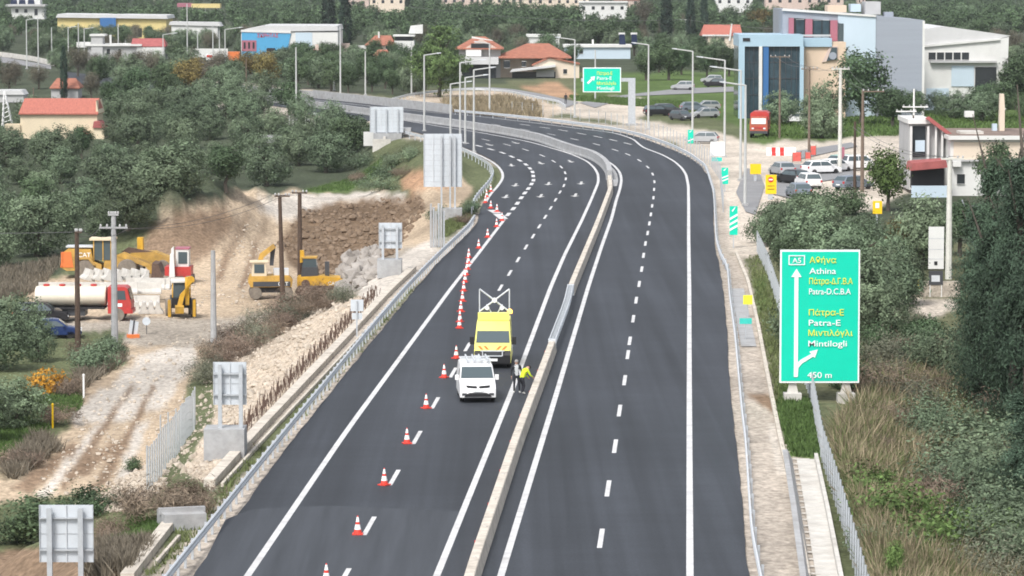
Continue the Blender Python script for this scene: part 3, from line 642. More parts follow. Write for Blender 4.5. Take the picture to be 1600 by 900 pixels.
# top left
b = Bld('house', 'white flat-roofed house with rooftop water heaters in the top left corner', 42, 30, keep=(8, -4, 75, 25))
b.blk('wall', (18, 9, 69, 34), 0, 10, 'wall_white'); b.blk('roof_slab', (10, 7, 72, 10), -2, 11, 'wall_grey'); b.blk('upper_storey', (20, -4, 62, 7), 2, 9, 'wall_white')
for x in (17, 30, 44): b.blk('solar_heater', [(x, 6.5), (x + 11, 6.5), (x + 10, -.5), (x + 1, -.5)], -1.2, -.9, 'solar')
b.win([(24, 14, 29, 20), (38, 14, 43, 20), (54, 14, 59, 24)])
b = Bld('warehouse', 'long yellow warehouse with white roof edge and blue square', 175, 60, keep=(88, 20, 263, 44))
b.blk('wall', (90, 27, 260, 60), 0, 22, 'yellow_wall'); b.blk('roof', [(88, 27.5), (263, 29.5), (261, 24), (91, 22)], -1, 23, 'roof_metal'); b.blk('sign_square', (157, 27.8, 182, 43), -1.3, -1.05, 'panel_blue')
b.win([(100, 44, 110, 58), (130, 44, 150, 60), (206, 44, 222, 58)], fr=None)
b = Bld('house', 'grey two-level farmhouse with stair tower and pink tiled wing', 190, 94, keep=(120, 53, 262, 88))
b.blk('wall', (137, 71, 214, 96), 0, 9, 'wall_grey'); b.blk('roof_slab', (134, 69, 222, 72), -.8, 9.5, 'wall_white'); b.blk('stair_tower', (143, 55, 161, 96), -.6, 4, 'wall_grey'); b.blk('tower_cap', (141, 53.5, 165, 56.5), -.9, 4.3, 'wall_white')
b.blk('wing', (214, 72, 257, 96), -.3, 8, 'wall_white'); b.roof(204, 259, 72, 205, 254, 60.5, 8, 'roof_red'); b.blk('balcony', (120, 66, 142, 74), -.2, 3, 'wall_white')
b.blk('chimney', (169, 55, 172, 69), 3, 3.8, 'wall_white'); b.win([(167, 76, 172, 85), (185, 76, 189, 88), (226, 80, 232, 88), (244, 80, 249, 88)])
b = Bld('shed', 'low white shed roofs between yellow warehouse and blue shop', 305, 62, keep=(264, 33, 346, 48)); b.blk('wall', (268, 38, 340, 60), 0, 8, 'wall_white'); b.blk('roof', [(264, 39), (346, 41), (342, 35), (266, 34)], -.5, 8.5, 'roof_metal')
b = Bld('canopy', 'red and yellow filling station canopy in the far trees', 310, 24, keep=(276, 4, 345, 14)); b.blk('fascia', (277, 5, 299, 11), 0, 8, 'shop_pink'); b.blk('fascia', (299, 6, 344, 12.5), 0, 8, 'yellow_wall')
for x in (284, 300, 320, 338): b.blk('column', (x, 11, x + 1.5, 25), 1, 1.5, 'wall_white')
# shop
b = Bld('shop', 'big white shop hall with bright blue front and red lettering', 452, 99, keep=(375, 38, 530, 82))
b.blk('wall', (377, 50, 528, 100), 0, 24, 'wall_white'); b.blk('roof', [(376, 50), (529, 48), (527, 40.5), (412, 40), (378, 47)], -.3, 24.3, 'roof_metal')
b.blk('blue_front', [(378, 98), (410, 98), (410, 81), (449, 81), (455, 51), (378, 49)], -.25, -.02, 'shop_blue'); b.blk('pink_window_band', (378, 63, 401, 80), -.35, -.25, 'shop_pink'); b.blk('pale_panel', (462, 51, 488, 84), -.1, -.02, 'panel_pale'); b.blk('cornice', [(377, 50), (455, 52), (455, 49), (377, 46.5)], -.4, -.02, 'wall_white')
b.win([(381, 66, 384, 76), (388, 66, 391, 76), (395, 66, 398, 76)], fr=None, d=-.42)
b.win([(396, 84, 402, 94)], m='panel_blue', fr=None, d=-.32)
text('ΣΚΡΗΤΑΣ', 1.15, (b.X(402), -.30, b.Z(58.3)), UP, 'red', b.o, width=33 * b.k)
b.blk('awning', (418, 75, 430, 83), -3, -.3, 'black')
b = Bld('shop_annex', 'peach front annex with pillar before the blue shop', 460, 102); b.blk('wall', (440, 84, 478, 103), 0, 3, 'wall_peach'); b.blk('pillar', (438, 84, 444, 103), -.6, 0, 'wall_peach')
b = Bld('truck_box', 'orange box trailer parked left of the blue shop', 363, 97, 'trailer', keep=(355, 79, 376, 92)); b.blk('box', (356, 81, 374, 95), 0, 2.5, 'orange'); b.blk('chassis', (357, 95, 374, 96), .3, 2.2, 'black'); b.blk('wheel', (359, 95, 362, 98), -.05, .3, 'tyre'); b.blk('wheel', (369, 95, 372, 98), -.05, .3, 'tyre')
b = Bld('boundary_wall', 'long pale yard wall left of the blue shop', 330, 90, 'wall', keep=(297, 76, 354, 84)); b.blk('wall', (296, 76, 356, 91), 0, .3, 'wall_white')
b = Bld('house', 'house with red roof and blue-grey solar panels beside the shop', 498, 108, keep=(476, 68, 530, 94)); b.blk('wall', (482, 92, 520, 108), 0, 8, 'wall_cream'); b.roof(478, 518, 93, 490, 503, 77, 8, 'roof_red'); b.blk('solar_panel', [(484, 90), (499, 90), (497, 80.5), (489, 80.5)], -.55, -.42, 'panel_grey'); b.blk('chimney', (492, 70, 497, 79), 2, 3, 'wall_pink'); b.blk('side_wall', (518, 84, 531, 108), 1, 8, 'wall_cream')
# centre houses
b = Bld('house', 'pale pink villa with flat roofs and white rooftop box', 600, 96, keep=(530, 38, 660, 84))
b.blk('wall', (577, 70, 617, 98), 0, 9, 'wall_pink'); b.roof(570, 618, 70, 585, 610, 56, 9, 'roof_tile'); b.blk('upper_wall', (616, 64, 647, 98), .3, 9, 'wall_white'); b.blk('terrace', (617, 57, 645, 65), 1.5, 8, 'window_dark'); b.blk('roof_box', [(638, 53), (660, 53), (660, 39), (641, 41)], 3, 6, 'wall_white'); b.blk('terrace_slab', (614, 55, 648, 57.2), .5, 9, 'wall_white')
b.blk('annex', (531, 72, 579, 98), 1, 6, 'wall_white'); b.blk('annex_block', (533, 68, 546, 84), .5, 3, 'wall_pink'); b.blk('chimney', (590, 50, 592.5, 60), 3, 3.6, 'wall_white'); b.win([(583, 75, 589, 81), (603, 72, 609, 77), (624, 73, 630, 80), (552, 77, 558, 82), (565, 77, 572, 82)])
b = Bld('house', 'small dark red roof peeping from the olives in front of the pink villa', 598, 108, keep=(576, 78, 616, 92)); b.blk('wall', (580, 92, 612, 108), 0, 6, 'wall_pink'); b.roof(576, 615, 92, 590, 604, 78, 6, 'roof_tile')
b = Bld('house', 'hip-roofed house with grey gable and white carport right of the pine', 750, 122, keep=(712, 57, 790, 122))
b.blk('wall', (717, 75, 782, 123), 2, 11, 'wall_white'); b.roof(711, 787, 76, 742, 758, 58, 11, 'roof_tile'); b.blk('gable_front', [(727, 75), (776, 75), (752, 61)], -.1, .6, 'wall_pink'); b.win([(736, 68, 766, 75)], fr=None, d=-.2)
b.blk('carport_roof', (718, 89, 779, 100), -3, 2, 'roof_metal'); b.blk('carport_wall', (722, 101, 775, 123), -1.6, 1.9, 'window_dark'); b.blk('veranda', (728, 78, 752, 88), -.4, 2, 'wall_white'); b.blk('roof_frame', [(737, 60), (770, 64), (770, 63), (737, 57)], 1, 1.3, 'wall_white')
b = Bld('house', 'cream farmhouse with wide terracotta hip roof and lean-to awning', 845, 122, keep=(778, 68, 905, 118))
b.blk('wall', (781, 89, 885, 124), 3, 14, 'wall_cream'); b.roof(776, 893, 90, 824, 858, 69, 14); b.blk('front_gable', [(833, 124), (905, 124), (905, 100), (890, 98), (859, 90), (833, 100)], 0, 5, 'wall_cream')
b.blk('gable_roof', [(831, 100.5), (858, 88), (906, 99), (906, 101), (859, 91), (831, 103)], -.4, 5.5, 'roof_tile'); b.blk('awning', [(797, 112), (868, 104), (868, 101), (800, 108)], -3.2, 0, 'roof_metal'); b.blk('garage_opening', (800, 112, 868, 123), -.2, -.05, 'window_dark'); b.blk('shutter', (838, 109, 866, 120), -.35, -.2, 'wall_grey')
b.win([(787, 95, 797, 106), (815, 96, 822, 104)]); b.win([(880, 108, 886, 115)])
b = Bld('house', 'low flat white house with two solar water heaters among dark olives', 935, 92, keep=(880, 52, 990, 80))
b.blk('wall', (882, 72, 985, 93), 0, 9, 'panel_pale'); b.blk('roof_slab', (880, 70, 987, 74), -.5, 9.5, 'wall_white')
for x in (968, 987): b.blk('solar_heater', [(x, 70), (x + 10, 70), (x + 8, 54), (x, 54)], 2, 2.3, 'solar'); b.blk('water_tank', (x - 1, 51.5, x + 9, 55), 2.4, 3.2, 'wall_white')
b.blk('chimney', (925, 62, 928, 71), 2, 2.6, 'wall_white'); b.win([(890, 77, 896, 84), (905, 77, 911, 84)])
b = Bld('house', 'white flat roof strip showing above the terracotta farmhouse', 852, 76, keep=(822, 53, 876, 62)); b.blk('wall', (824, 57, 874, 77), 0, 8, 'wall_white'); b.blk('roof_slab', (822, 54, 876, 58), -.4, 8.4, 'wall_white')
b = Bld('house', 'house with red two-part roof left of the blue office building', 1130, 76, keep=(1095, 38, 1160, 64))
b.blk('wall', (1106, 54, 1158, 77), 0, 10, 'wall_cream'); b.roof(1096, 1160, 55, 1101, 1158, 39, 10, 'roof_church'); b.blk('verge', [(1138, 64), (1141, 64), (1144, 37), (1142, 37)], -.6, -.4, 'wall_white'); b.blk('eave_board', (1097, 54, 1139, 56.5), -.6, -.42, 'wall_white'); b.win([(1112, 59, 1118, 64), (1126, 59, 1132, 64)])
# blue office building
b = Bld('office_building', 'modern office building with grey cladding, crimson recess and blue glass wing', 1330, 182, keep=(1148, 14, 1443, 140))
b.blk('main_block', [(1308, 184), (1442, 184), (1442, 32), (1367, 25), (1222, 15), (1222, 60), (1308, 66)], 0, 20, 'panel_grey')
b.blk('pale_cladding', [(1317, 184), (1367, 184), (1367, 26), (1308, 23.5), (1308, 36), (1317, 38)], -.12, -.01, 'panel_pale')
b.blk('corner_strip', (1440, 33, 1443.5, 184), -.2, 3, 'wall_white'); b.blk('roof_edge', [(1220, 17), (1367, 27), (1367, 24), (1222, 13.5)], -.35, -.01, 'wall_white')
b.blk('recess', [(1231, 28), (1306, 33), (1306, 64), (1231, 57)], -.1, -.02, 'window_dark')
for x0, x1, y0, y1 in ((1231, 1239, 28.5, 56), (1257, 1268, 30, 58), (1296, 1307, 32, 64)): b.blk('crimson_panel', (x0, y0, x1, y1), -.5, -.1, 'shop_pink')
b.win([(1243, 31, 1255, 55), (1270, 32, 1282, 58), (1284, 32, 1294, 58)], m='glass_blue', d=-.2)
b.blk('slot_window', (1309, 37, 1316.5, 96), -.2, -.02, 'glass')
b.blk('balcony_rail', (1238, 54, 1296, 57), -1.2, -1.1, 'wall_grey')
b.blk('wing', (1150, 60, 1247, 184), -7, 6, 'glass_blue'); b.blk('wing_band', (1149, 53, 1248, 71), -7.5, 6.2, 'panel_cyan'); b.blk('wing_frame', (1149, 71, 1158, 184), -7.5, -6.5, 'panel_cyan'); b.blk('wing_frame', (1243, 71, 1249, 184), -7.5, -6.5, 'panel_cyan')
b.blk('column', (1180, 71, 1185, 184), -7.6, -6.9, 'wall_white'); b.blk('blue_column', (1186.5, 71, 1195, 184), -7.4, -6.9, 'panel_blue'); b.blk('vent', (1155, 58, 1166, 63), -7.6, -7.45, 'black')
for x in (1165, 1172, 1203, 1212, 1221, 1230, 1238): b.blk('mullion', (x, 71, x + .6, 184), -7.08, -6.95, 'dark_grey')
for y in (95, 120, 145): b.blk('mullion', (1158, y, 1243, y + .6), -7.1, -6.95, 'dark_grey')
b.blk('entrance_block', [(1250, 184), (1316, 184), (1316, 65), (1294, 65), (1294, 72), (1250, 72)], -5, 0, 'wall_peach'); b.blk('entrance_band', (1249, 59, 1294, 72), -5.4, 0, 'panel_cyan')
b.blk('slanted_window', [(1279, 96), (1303, 92), (1303, 71), (1291, 71)], -5.2, -5.0, 'wall_pink'); b.blk('slanted_glass', [(1286, 94), (1302, 91.5), (1302, 73), (1294, 73)], -5.32, -5.2, 'glass')
mb = MB(); mb.lathe([(.32, 0), (.55, 0), (.55, .1), (.32, .1)], 20); e = mb.build('round_emblem', 'panel_grey', b.o); e.location = (b.X(1295.5), -5.35, b.Z(86)); e.rotation_euler = UP
b.blk('roof_unit', (1357, 4, 1381, 24), 6, 12, 'wall_grey'); b.blk('roof_unit', (1300, 10, 1330, 21), 9, 14, 'wall_peach'); b.blk('roof_unit', (1386, 20, 1400, 30), 5, 8, 'panel_grey'); b.blk('roof_unit', (1336, 8, 1352, 20), 8, 12, 'panel_pale')
# white hall behind it
b = Bld('hall', 'white industrial hall with shallow gable and window row at top right', 1505, 172, keep=(1442, 42, 1578, 120))
b.blk('wall', [(1441, 174), (1572, 174), (1575, 58), (1560, 61), (1441, 72)], 0, 24, 'wall_white'); b.blk('roof', [(1440, 71), (1560, 61), (1578, 56), (1474, 41.5), (1440, 46)], .02, 24.2, 'roof_metal'); b.blk('eave_band', [(1440, 74), (1561, 63), (1561, 60), (1440, 70.5)], -.35, 0, 'wall_white')
b.win([(1450 + 13 * k, 82, 1461 + 13 * k, 93.5) for k in range(5)]); b.blk('ledge', (1452, 95, 1556, 98), -.8, 0, 'wall_grey'); b.blk('door', (1486, 103, 1521, 135), -.15, .02, 'panel_pale'); b.blk('dark_bay', (1523, 105, 1556, 140), -.1, .02, 'window_dark'); b.blk('blue_base', (1447, 138, 1482, 174), -.12, .02, 'panel_pale')
# villa at the right edge
b = Bld('villa', 'white villa with brown flat roof, red ridge and red lean-to at right edge', 1515, 306, keep=(1420, 185, 1600, 268))
b.blk('wall', (1484, 218, 1640, 310), 0, 15, 'wall_white'); b.blk('roof_slab', (1480, 212, 1645, 218), -.6, 15.4, 'wall_white'); b.blk('roof_surface', (1483, 211, 1643, 212.3), 0, 15, 'roof_brown')
b.blk('side_wing', [(1426, 300), (1486, 300), (1486, 216), (1462, 191), (1426, 193)], 4, 13, 'wall_grey'); b.blk('porch_roof', [(1424, 196), (1464, 196), (1488, 219), (1492, 214), (1463, 189), (1424, 189)], 3.4, 13.2, 'wall_white')
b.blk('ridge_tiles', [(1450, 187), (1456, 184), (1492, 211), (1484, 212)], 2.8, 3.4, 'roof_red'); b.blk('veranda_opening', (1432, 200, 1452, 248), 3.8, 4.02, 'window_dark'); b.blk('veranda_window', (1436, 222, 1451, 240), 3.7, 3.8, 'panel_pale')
for x in (1427, 1454, 1466, 1476): b.blk('column', (x, 200, x + 3, 300), 3.2, 3.6, 'wall_white')
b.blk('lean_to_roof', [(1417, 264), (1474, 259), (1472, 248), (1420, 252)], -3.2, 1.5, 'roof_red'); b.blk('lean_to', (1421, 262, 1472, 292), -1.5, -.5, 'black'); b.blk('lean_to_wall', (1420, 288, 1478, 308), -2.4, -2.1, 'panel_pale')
b.blk('upper_panel', (1489, 222, 1586, 249), -.1, .02, 'wall_cream'); b.blk('drip_edge', (1484, 249, 1645, 252), -.4, .02, 'wall_grey'); b.win([(1495, 272, 1507, 287)]); b.blk('air_conditioner', (1487, 251, 1500, 260), -.7, -.05, 'wall_white'); b.blk('door_recess', (1586, 222, 1640, 249), -.12, .02, 'wall_cream'); b.win([(1589, 262, 1640, 266)], fr=None)
b.blk('roof_unit', (1523, 179, 1537, 188.5), 8, 9, 'wall_white'); b.blk('chimney', [(1579.5, 212), (1588, 212), (1588, 175), (1586.5, 152), (1580.5, 152)], 9, 9.9, 'wall_cream'); b.blk('water_tank', (1569, 200, 1576, 212), 9, 9.8, 'panel_pale'); b.blk('roof_patch', (1503, 207, 1540, 211.4), 2, 5, 'concrete_pale')
# distant houses along the top edge
for x0, x1, y0, yb, rf, lab in ((544, 576, -6, 16, 0, 'cream house at the top edge just right of the twin cypresses'), (578, 634, -8, 20, 0, 'white terraced house at the top edge above the pink villa'), (690, 745, -9, 10, 1, 'red-brown roof at the top edge above the pine'), (748, 800, -9, 9, 0, 'white house at the top edge above the terracotta farmhouse'),
        (806, 868, -8, 14, 1, 'wide house with red roof at the top centre edge'), (868, 920, -8, 16, 0, 'white block of flats at the top centre edge'), (905, 980, 2, 30, 0, 'tall pale house with balconies below the top edge'), (1118, 1176, -8, 20, 0, 'white house with balcony above the blue office wing'), (1196, 1258, -9, 20, 0, 'cream block at the top edge behind the office roof'), (1258, 1318, -9, 18, 1, 'brown-roofed house at the top edge behind the office'),
        (1340, 1352, -9, 15, 0, 'narrow white house at the top edge behind roof units'), (240, 262, -9, 2, 0, 'small pale house at the top edge left'), (960, 1000, -6, 12, 1, 'house with dull red roof at the top edge near tall cypress')):
    b = Bld('house', lab, (x0 + x1) / 2, yb, keep=(x0, y0, x1, yb - 5)); b.blk('wall', (x0, y0 + (6 if rf else 2), x1, yb + 3), 0, 9, ['wall_white', 'wall_cream', 'wall_pink'][(x0 // 7) % 3])
    if rf: b.roof(x0 - 2, x1 + 2, y0 + 6, x0 + 12, x1 - 12, y0 - 5, 9)
    else: b.blk('roof_slab', (x0 - 1, y0, x1 + 1, y0 + 2.2), -.8, 9.5, 'wall_white')
    n = max(2, int((x1 - x0) / 13))
    b.win([(x0 + (i + .3) * (x1 - x0) / n, y0 + 8, x0 + (i + .62) * (x1 - x0) / n, y0 + 13) for i in range(n)], fr=None)
# ruined walls at the left of the exit lane
b = Bld('ruin', 'pale roofless concrete walls among bushes behind the sign backs', 590, 226, 'wall', keep=(570, 196, 640, 240)); b.blk('wall', (568, 206, 640, 228), 0, .4, 'wall_white'); b.blk('wall', (584, 215, 612, 246), -4, -3.6, 'concrete_pale'); b.blk('wall', (600, 212, 604, 240), -3.5, 0, 'concrete_pale'); b.blk('block', (607, 200, 642, 210), -1, 2, 'concrete_grey')
b = Bld('shed', 'small pale shed with three dark openings behind the square sign back', 568, 206, keep=(556, 190, 580, 206)); b.blk('wall', (558, 196, 580, 207), 0, 3, 'wall_white'); b.win([(560, 199, 564, 205), (567, 199, 571, 205), (573, 199, 577, 205)], fr=None)
b.blk('roof', [(556, 197), (580, 197), (580, 190), (575, 191)], -.3, 3.2, 'wall_pink')
b = Bld('boundary_wall', 'long low grey wall crossing the olive grove', 440, 222, 'wall', keep=(395, 209, 462, 224)); b.blk('wall', (402, 211, 462, 230), 0, .4, 'concrete_grey')
b = Bld('stone_wall', 'rough stone garden wall beside the dirt track at right', 1462, 464, 'wall', keep=(1425, 440, 1500, 465)); b.blk('wall', (1424, 440, 1500, 466), 0, .6, 'stone_wall')

# ------------------------------------------------------------------ vegetation
def leaves_mesh(name, m, C, sig, per, leaf, ratio=.55, seed=0, outward=None, droop=0):
    """clumps of leaf-sized faces: C clump centres, sig clump spread, per leaves in a clump"""
    g = np.random.default_rng(seed); n = len(C) * per
    c = np.repeat(C, per, 0) + g.normal(size=(n, 3)) * np.repeat(np.asarray(sig) * np.ones((len(C), 1)), per, 0)
    a = g.normal(size=(n, 3)); a[:, 2] -= droop; mid = C.mean(0); ext = C.std(0) + .05; od = (c - mid) / ext; od[:, 2] += .5; od /= np.linalg.norm(od, axis=1)[:, None]
    nm = od * 1.25 + g.normal(size=(n, 3)) * .55; nm /= np.linalg.norm(nm, axis=1)[:, None]          # leaves turn their faces out of the crown
    a -= nm * (a * nm).sum(1)[:, None]; a /= np.linalg.norm(a, axis=1)[:, None]; b_ = np.cross(nm, a)
    s = leaf * g.uniform(.6, 1.4, (n, 1)); a = a * s; b_ = b_ * s * ratio
    V = np.stack([c - a, c + b_, c + a, c - b_], 1).reshape(-1, 3)
    tint = np.repeat(g.uniform(.58, 1.36, (len(C), 1)), per, 0) * g.uniform(.82, 1.18, (n, 1)); tint = np.repeat(tint, 4, 0)
    me = bpy.data.meshes.new(name); me.vertices.add(4 * n); me.vertices.foreach_set('co', V.ravel())
    me.loops.add(4 * n); me.loops.foreach_set('vertex_index', np.arange(4 * n)); me.polygons.add(n); me.polygons.foreach_set('loop_start', np.arange(0, 4 * n, 4)); me.polygons.foreach_set('loop_total', np.full(n, 4))
    ca = me.color_attributes.new('tint', 'FLOAT_COLOR', 'POINT'); ca.data.foreach_set('color', np.c_[tint, tint, tint, np.ones(4 * n)].astype(np.float32).ravel())
    me.update(calc_edges=True); me.materials.append(M[m]); return me
def blob_pts(blobs, n, g, inner=.45):
    w = np.array([q[3] * q[5] for q in blobs]); w /= w.sum(); P = []
    while len(P) < n:
        q = blobs[g.choice(len(blobs), p=w)]; d = g.normal(size=3); d /= np.linalg.norm(d)
        r = g.uniform(inner, 1.02) ** .6
        p = np.array(q[:3]) + d * r * np.array(q[3:6])
        if p[2] > .1: P.append(p)
    return np.array(P)
def trunk_mb(h, r, crown_r, n=5, seed=0, low=.35):
    q = random.Random(seed); mb = MB(); p = Vector((0, 0, -.4)); k = 4
    for i in range(k):
        e = Vector((q.uniform(-.12, .12) * h * .3, q.uniform(-.12, .12) * h * .3, h * (i + 1) / k)); mb.tube(p, e, r * (1 - .6 * i / k), r * (1 - .6 * (i + 1) / k), 7); 
        if i >= k * low:
            for j in range(n // 2):
                a = q.uniform(0, 6.28); mb.tube(e, e + Vector((math.cos(a) * crown_r * .6, math.sin(a) * crown_r * .6, h * q.uniform(.1, .3))), r * .38, r * .1, 5)
        p = e
    return mb
TEM = {}
def template(kind, name, crown, trunk): TEM.setdefault(kind, []).append((name, crown, trunk))
for sdd in range(6):       # olives, about 5 m
    g = np.random.default_rng(100 + sdd); q = random.Random(sdd); bl = []
    for i in range(5): a = q.uniform(0, 6.28); d = q.uniform(.4, 1.3); bl.append((math.cos(a) * d, math.sin(a) * d, q.uniform(1.2, 3.6), q.uniform(.9, 1.4), q.uniform(.9, 1.4), q.uniform(.8, 1.2)))
    bl.append((0, 0, 2.2, 2.1, 2.1, 2.1))
    template('olive', 'olive_tree', leaves_mesh('crown', 'leaf_olive', blob_pts(bl, 250, g, .72), .20, 26, .115, .42, sdd), trunk_mb(2.6, .24, 1.5, 5, sdd).mesh('trunk', 'trunk'))
for sdd in range(4):       # bushy dark broadleaf, about 7 m
    g = np.random.default_rng(200 + sdd); q = random.Random(50 + sdd); bl = [(0, 0, 4, 2.0, 2.0, 2.6)]
    for i in range(7): a = q.uniform(0, 6.28); d = q.uniform(.4, 1.8); bl.append((math.cos(a) * d, math.sin(a) * d, q.uniform(2.2, 5.6), q.uniform(1.0, 1.8), q.uniform(1.0, 1.8), q.uniform(.9, 1.5)))
    template('green', 'broadleaf_tree', leaves_mesh('crown', 'leaf_green', blob_pts(bl, 240, g), .33, 24, .15, .55, sdd), trunk_mb(4.2, .26, 1.8, 5, sdd).mesh('trunk', 'trunk'))
    if sdd < 2:
        template('bright', 'broadleaf_tree', leaves_mesh('crown', 'leaf_bright', blob_pts(bl, 220, g), .33, 24, .15, .6, sdd), trunk_mb(4.2, .24, 1.8, 5, sdd + 9).mesh('trunk', 'trunk'))
        template('autumn', 'broadleaf_tree', leaves_mesh('crown', 'leaf_autumn', blob_pts(bl, 200, g), .34, 22, .15, .6, sdd), trunk_mb(4.2, .24, 1.8, 6, sdd + 9).mesh('trunk', 'trunk'))
        template('brown', 'broadleaf_tree', leaves_mesh('crown', 'leaf_brown', blob_pts(bl, 200, g), .34, 24, .13, .4, sdd), trunk_mb(4.2, .24, 1.8, 6, sdd + 9).mesh('trunk', 'trunk'))
for sdd in range(3):       # cypress, 14 m
    g = np.random.default_rng(300 + sdd); z = g.uniform(.4, 14, 230) ** 1.0; r = 1.35 * np.sqrt(np.clip(1 - ((z - 5) / 9.2) ** 2, .02, 1)); a = g.uniform(0, 6.28, 230); rr = r * g.uniform(.5, 1, 230) ** .5
    template('cypress', 'cypress_tree', leaves_mesh('crown', 'leaf_cypress', np.c_[rr * np.cos(a), rr * np.sin(a), z], (.18, .18, .45), 16, .26, .4, sdd, droop=-1.2), MB().tube((0, 0, -.4), (0, 0, 11), .25, .06).mesh('trunk', 'trunk'))
for sdd in range(2):       # pine, 12 m
    g = np.random.default_rng(400 + sdd); q = random.Random(80 + sdd); bl = []
    for i in range(15): a = q.uniform(0, 6.28); zz = q.uniform(3, 10.8); d = q.uniform(.5, 1) * (4.3 - abs(zz - 5.5) * .55); bl.append((math.cos(a) * d, math.sin(a) * d, zz, 2.0, 2.0, 1.0))
    bl.append((0, 0, 5.6, 3.2, 3.2, 5.4))
    template('pine', 'pine_tree', leaves_mesh('crown', 'leaf_pine', blob_pts(bl, 480, g), (.36, .36, .24), 24, .21, .4, sdd), trunk_mb(9, .35, 3, 6, sdd, .2).mesh('trunk', 'trunk'))
for sdd in range(2):       # big drooping conifer at the right edge, 14 m
    g = np.random.default_rng(500 + sdd); q = random.Random(90 + sdd); C = []
    for i in range(110):
        zz = q.uniform(.4, 13.6); L_ = (3.6 * (1 - (zz / 14.6) ** 1.5) + .35) * q.uniform(.65, 1.1); a = q.uniform(0, 6.28)
        for k in range(9):
            u = (k + q.random()) / 9; C.append((math.cos(a) * L_ * u, math.sin(a) * L_ * u, zz + .5 * u * L_ - .42 * u * u * L_ + q.uniform(-.25, .25)))
    template('conifer', 'conifer_tree', leaves_mesh('crown', 'leaf_conifer', np.concatenate([np.array(C), blob_pts([(0, 0, 4.5, 1.9, 1.9, 4.6), (0, 0, 8.5, 1.2, 1.2, 4.6)], 420, g, .3)]), (.24, .24, .28), 18, .12, .32, sdd, droop=.8), trunk_mb(13, .3, 2.4, 5, sdd, .1).mesh('trunk', 'trunk'))
def bushtem(kind, m, n, per, leaf, ratio, rz, k=3, seed=0, droop=0):
    for s in range(k):
        g = np.random.default_rng(seed + s); q = random.Random(seed + s); bl = [(0, 0, .55, 1.0, 1.0, .75 * rz)] + [(q.uniform(-.8, .8), q.uniform(-.8, .8), q.uniform(.3, .8) * rz, q.uniform(.4, .7), q.uniform(.4, .7), q.uniform(.3, .6) * rz) for _ in range(5)]
        TEM.setdefault(kind, []).append(('shrub', leaves_mesh('shrub', m, blob_pts(bl, n, g, .2), .15, per, leaf, ratio, s, droop=droop), None))
bushtem('shrub', 'leaf_green', 110, 24, .06, .5, 1.1, 3, 600); bushtem('shrub_olive', 'leaf_olive', 110, 24, .06, .42, 1.1, 3, 620); bushtem('shrub_dry', 'leaf_dry', 130, 24, .085, .12, .9, 3, 640, -.7)
bushtem('big_shrub', 'leaf_olive', 240, 26, .036, .45, 1.15, 3, 720); bushtem('big_grey', 'leaf_grey', 240, 24, .036, .25, 1.0, 2, 740, -.3)
bushtem('shrub_yellow', 'leaf_yellow', 45, 16, .09, .6, 1.0, 1, 660); bushtem('shrub_grey', 'leaf_grey', 110, 22, .065, .2, 1.0, 3, 680, -.3); bushtem('shrub_bright', 'leaf_bright', 90, 22, .06, .5, .9, 2, 700)
CNT = {}
HT = {'olive': 4.9, 'green': 7, 'bright': 7, 'autumn': 7, 'brown': 7, 'cypress': 14, 'pine': 11.6, 'conifer': 14}
def plant(kind, px, py, hpx, label, group=None, wide=1.0, cat=None, p=None):
    """one tree or shrub whose foot is at pixel (px, py) and whose height is hpx pixels"""
    i = CNT.get(kind, 0); CNT[kind] = i + 1
    nm, crown, trunk = TEM[kind][i % len(TEM[kind])]
    p = at(px, py) if p is None else p; hm = hpx * mpp(p); s = hm / HT.get(kind, 1.45)
    if trunk is None:
        o = link(nm, crown); o.location = p; tag(o, label, cat or 'shrub', group)
    else:
        o = empty(nm, p, 0, label, cat or 'tree', group); link('crown', crown, o); link('trunk', trunk, o)
    o.rotation_euler = (0, 0, rng.uniform(0, 6.28)); o.scale = (s * wide, s * wide, s); return o
PLACED = []
def scatter(poly, n, kinds, hm, label, group, sep=4.0, squash=.25, cat=None, margin=.8, wide=(.9, 1.2), keep=True, tries=30):
    P = np.array(poly, float); x0, y0 = P.min(0); x1, y1 = P.max(0); c = 0
    for _ in range(n * tries):
        if c >= n: break
        px, py = rng.uniform(x0, x1), rng.uniform(y0, y1)
        if not inside(np.array([px]), np.array([py]), P)[0]: continue
        k = 22.7 / (py + 57 + .01); h = rng.uniform(*hm); hp = h / k * .8; wp = hp * .4
        if any(abs(px - a) < sep / k and abs(py - b_) < sep / k * squash and math.hypot((px - a) * k / sep, (py - b_) * k / sep / squash) < 1 for a, b_ in PLACED): continue
        if any(px + wp > r[0] and px - wp < r[2] and py - hp * margin < r[3] and py > r[4] - 3 for r in (KEEP if keep is True else keep or [])): continue
        if any(r[0] < px < r[2] and (r[1] if len(r) > 5 else r[4] - 5) < py < r[4] + 1 for r in (KEEP if keep is True else keep or [])): continue
        kd = rng.choice(kinds); lb = label[kd] if isinstance(label, dict) else label
        p = at(px, py); plant(kd, px, py, h / mpp(p), lb, group if not isinstance(label, dict) else group + ', ' + kd, rng.uniform(*wide), cat, p); PLACED.append((px, py)); c += 1
    return c
CHURCH = [KEEP[0], KEEP[1]]
KEEP += [(422, 139, 705, 190, 190, 1), (560, 150, 640, 232, 232, 1), (655, 200, 730, 300, 300, 1), (700, 140, 1120, 200, 200, 1), (905, 100, 1000, 190, 195, 1), (880, 150, 1180, 200, 200, 1), (960, 165, 1120, 200, 195, 1), (1150, 165, 1215, 215, 215, 1), (1195, 225, 1345, 300, 225, 1), (0, 88, 85, 108, 110, 1)]
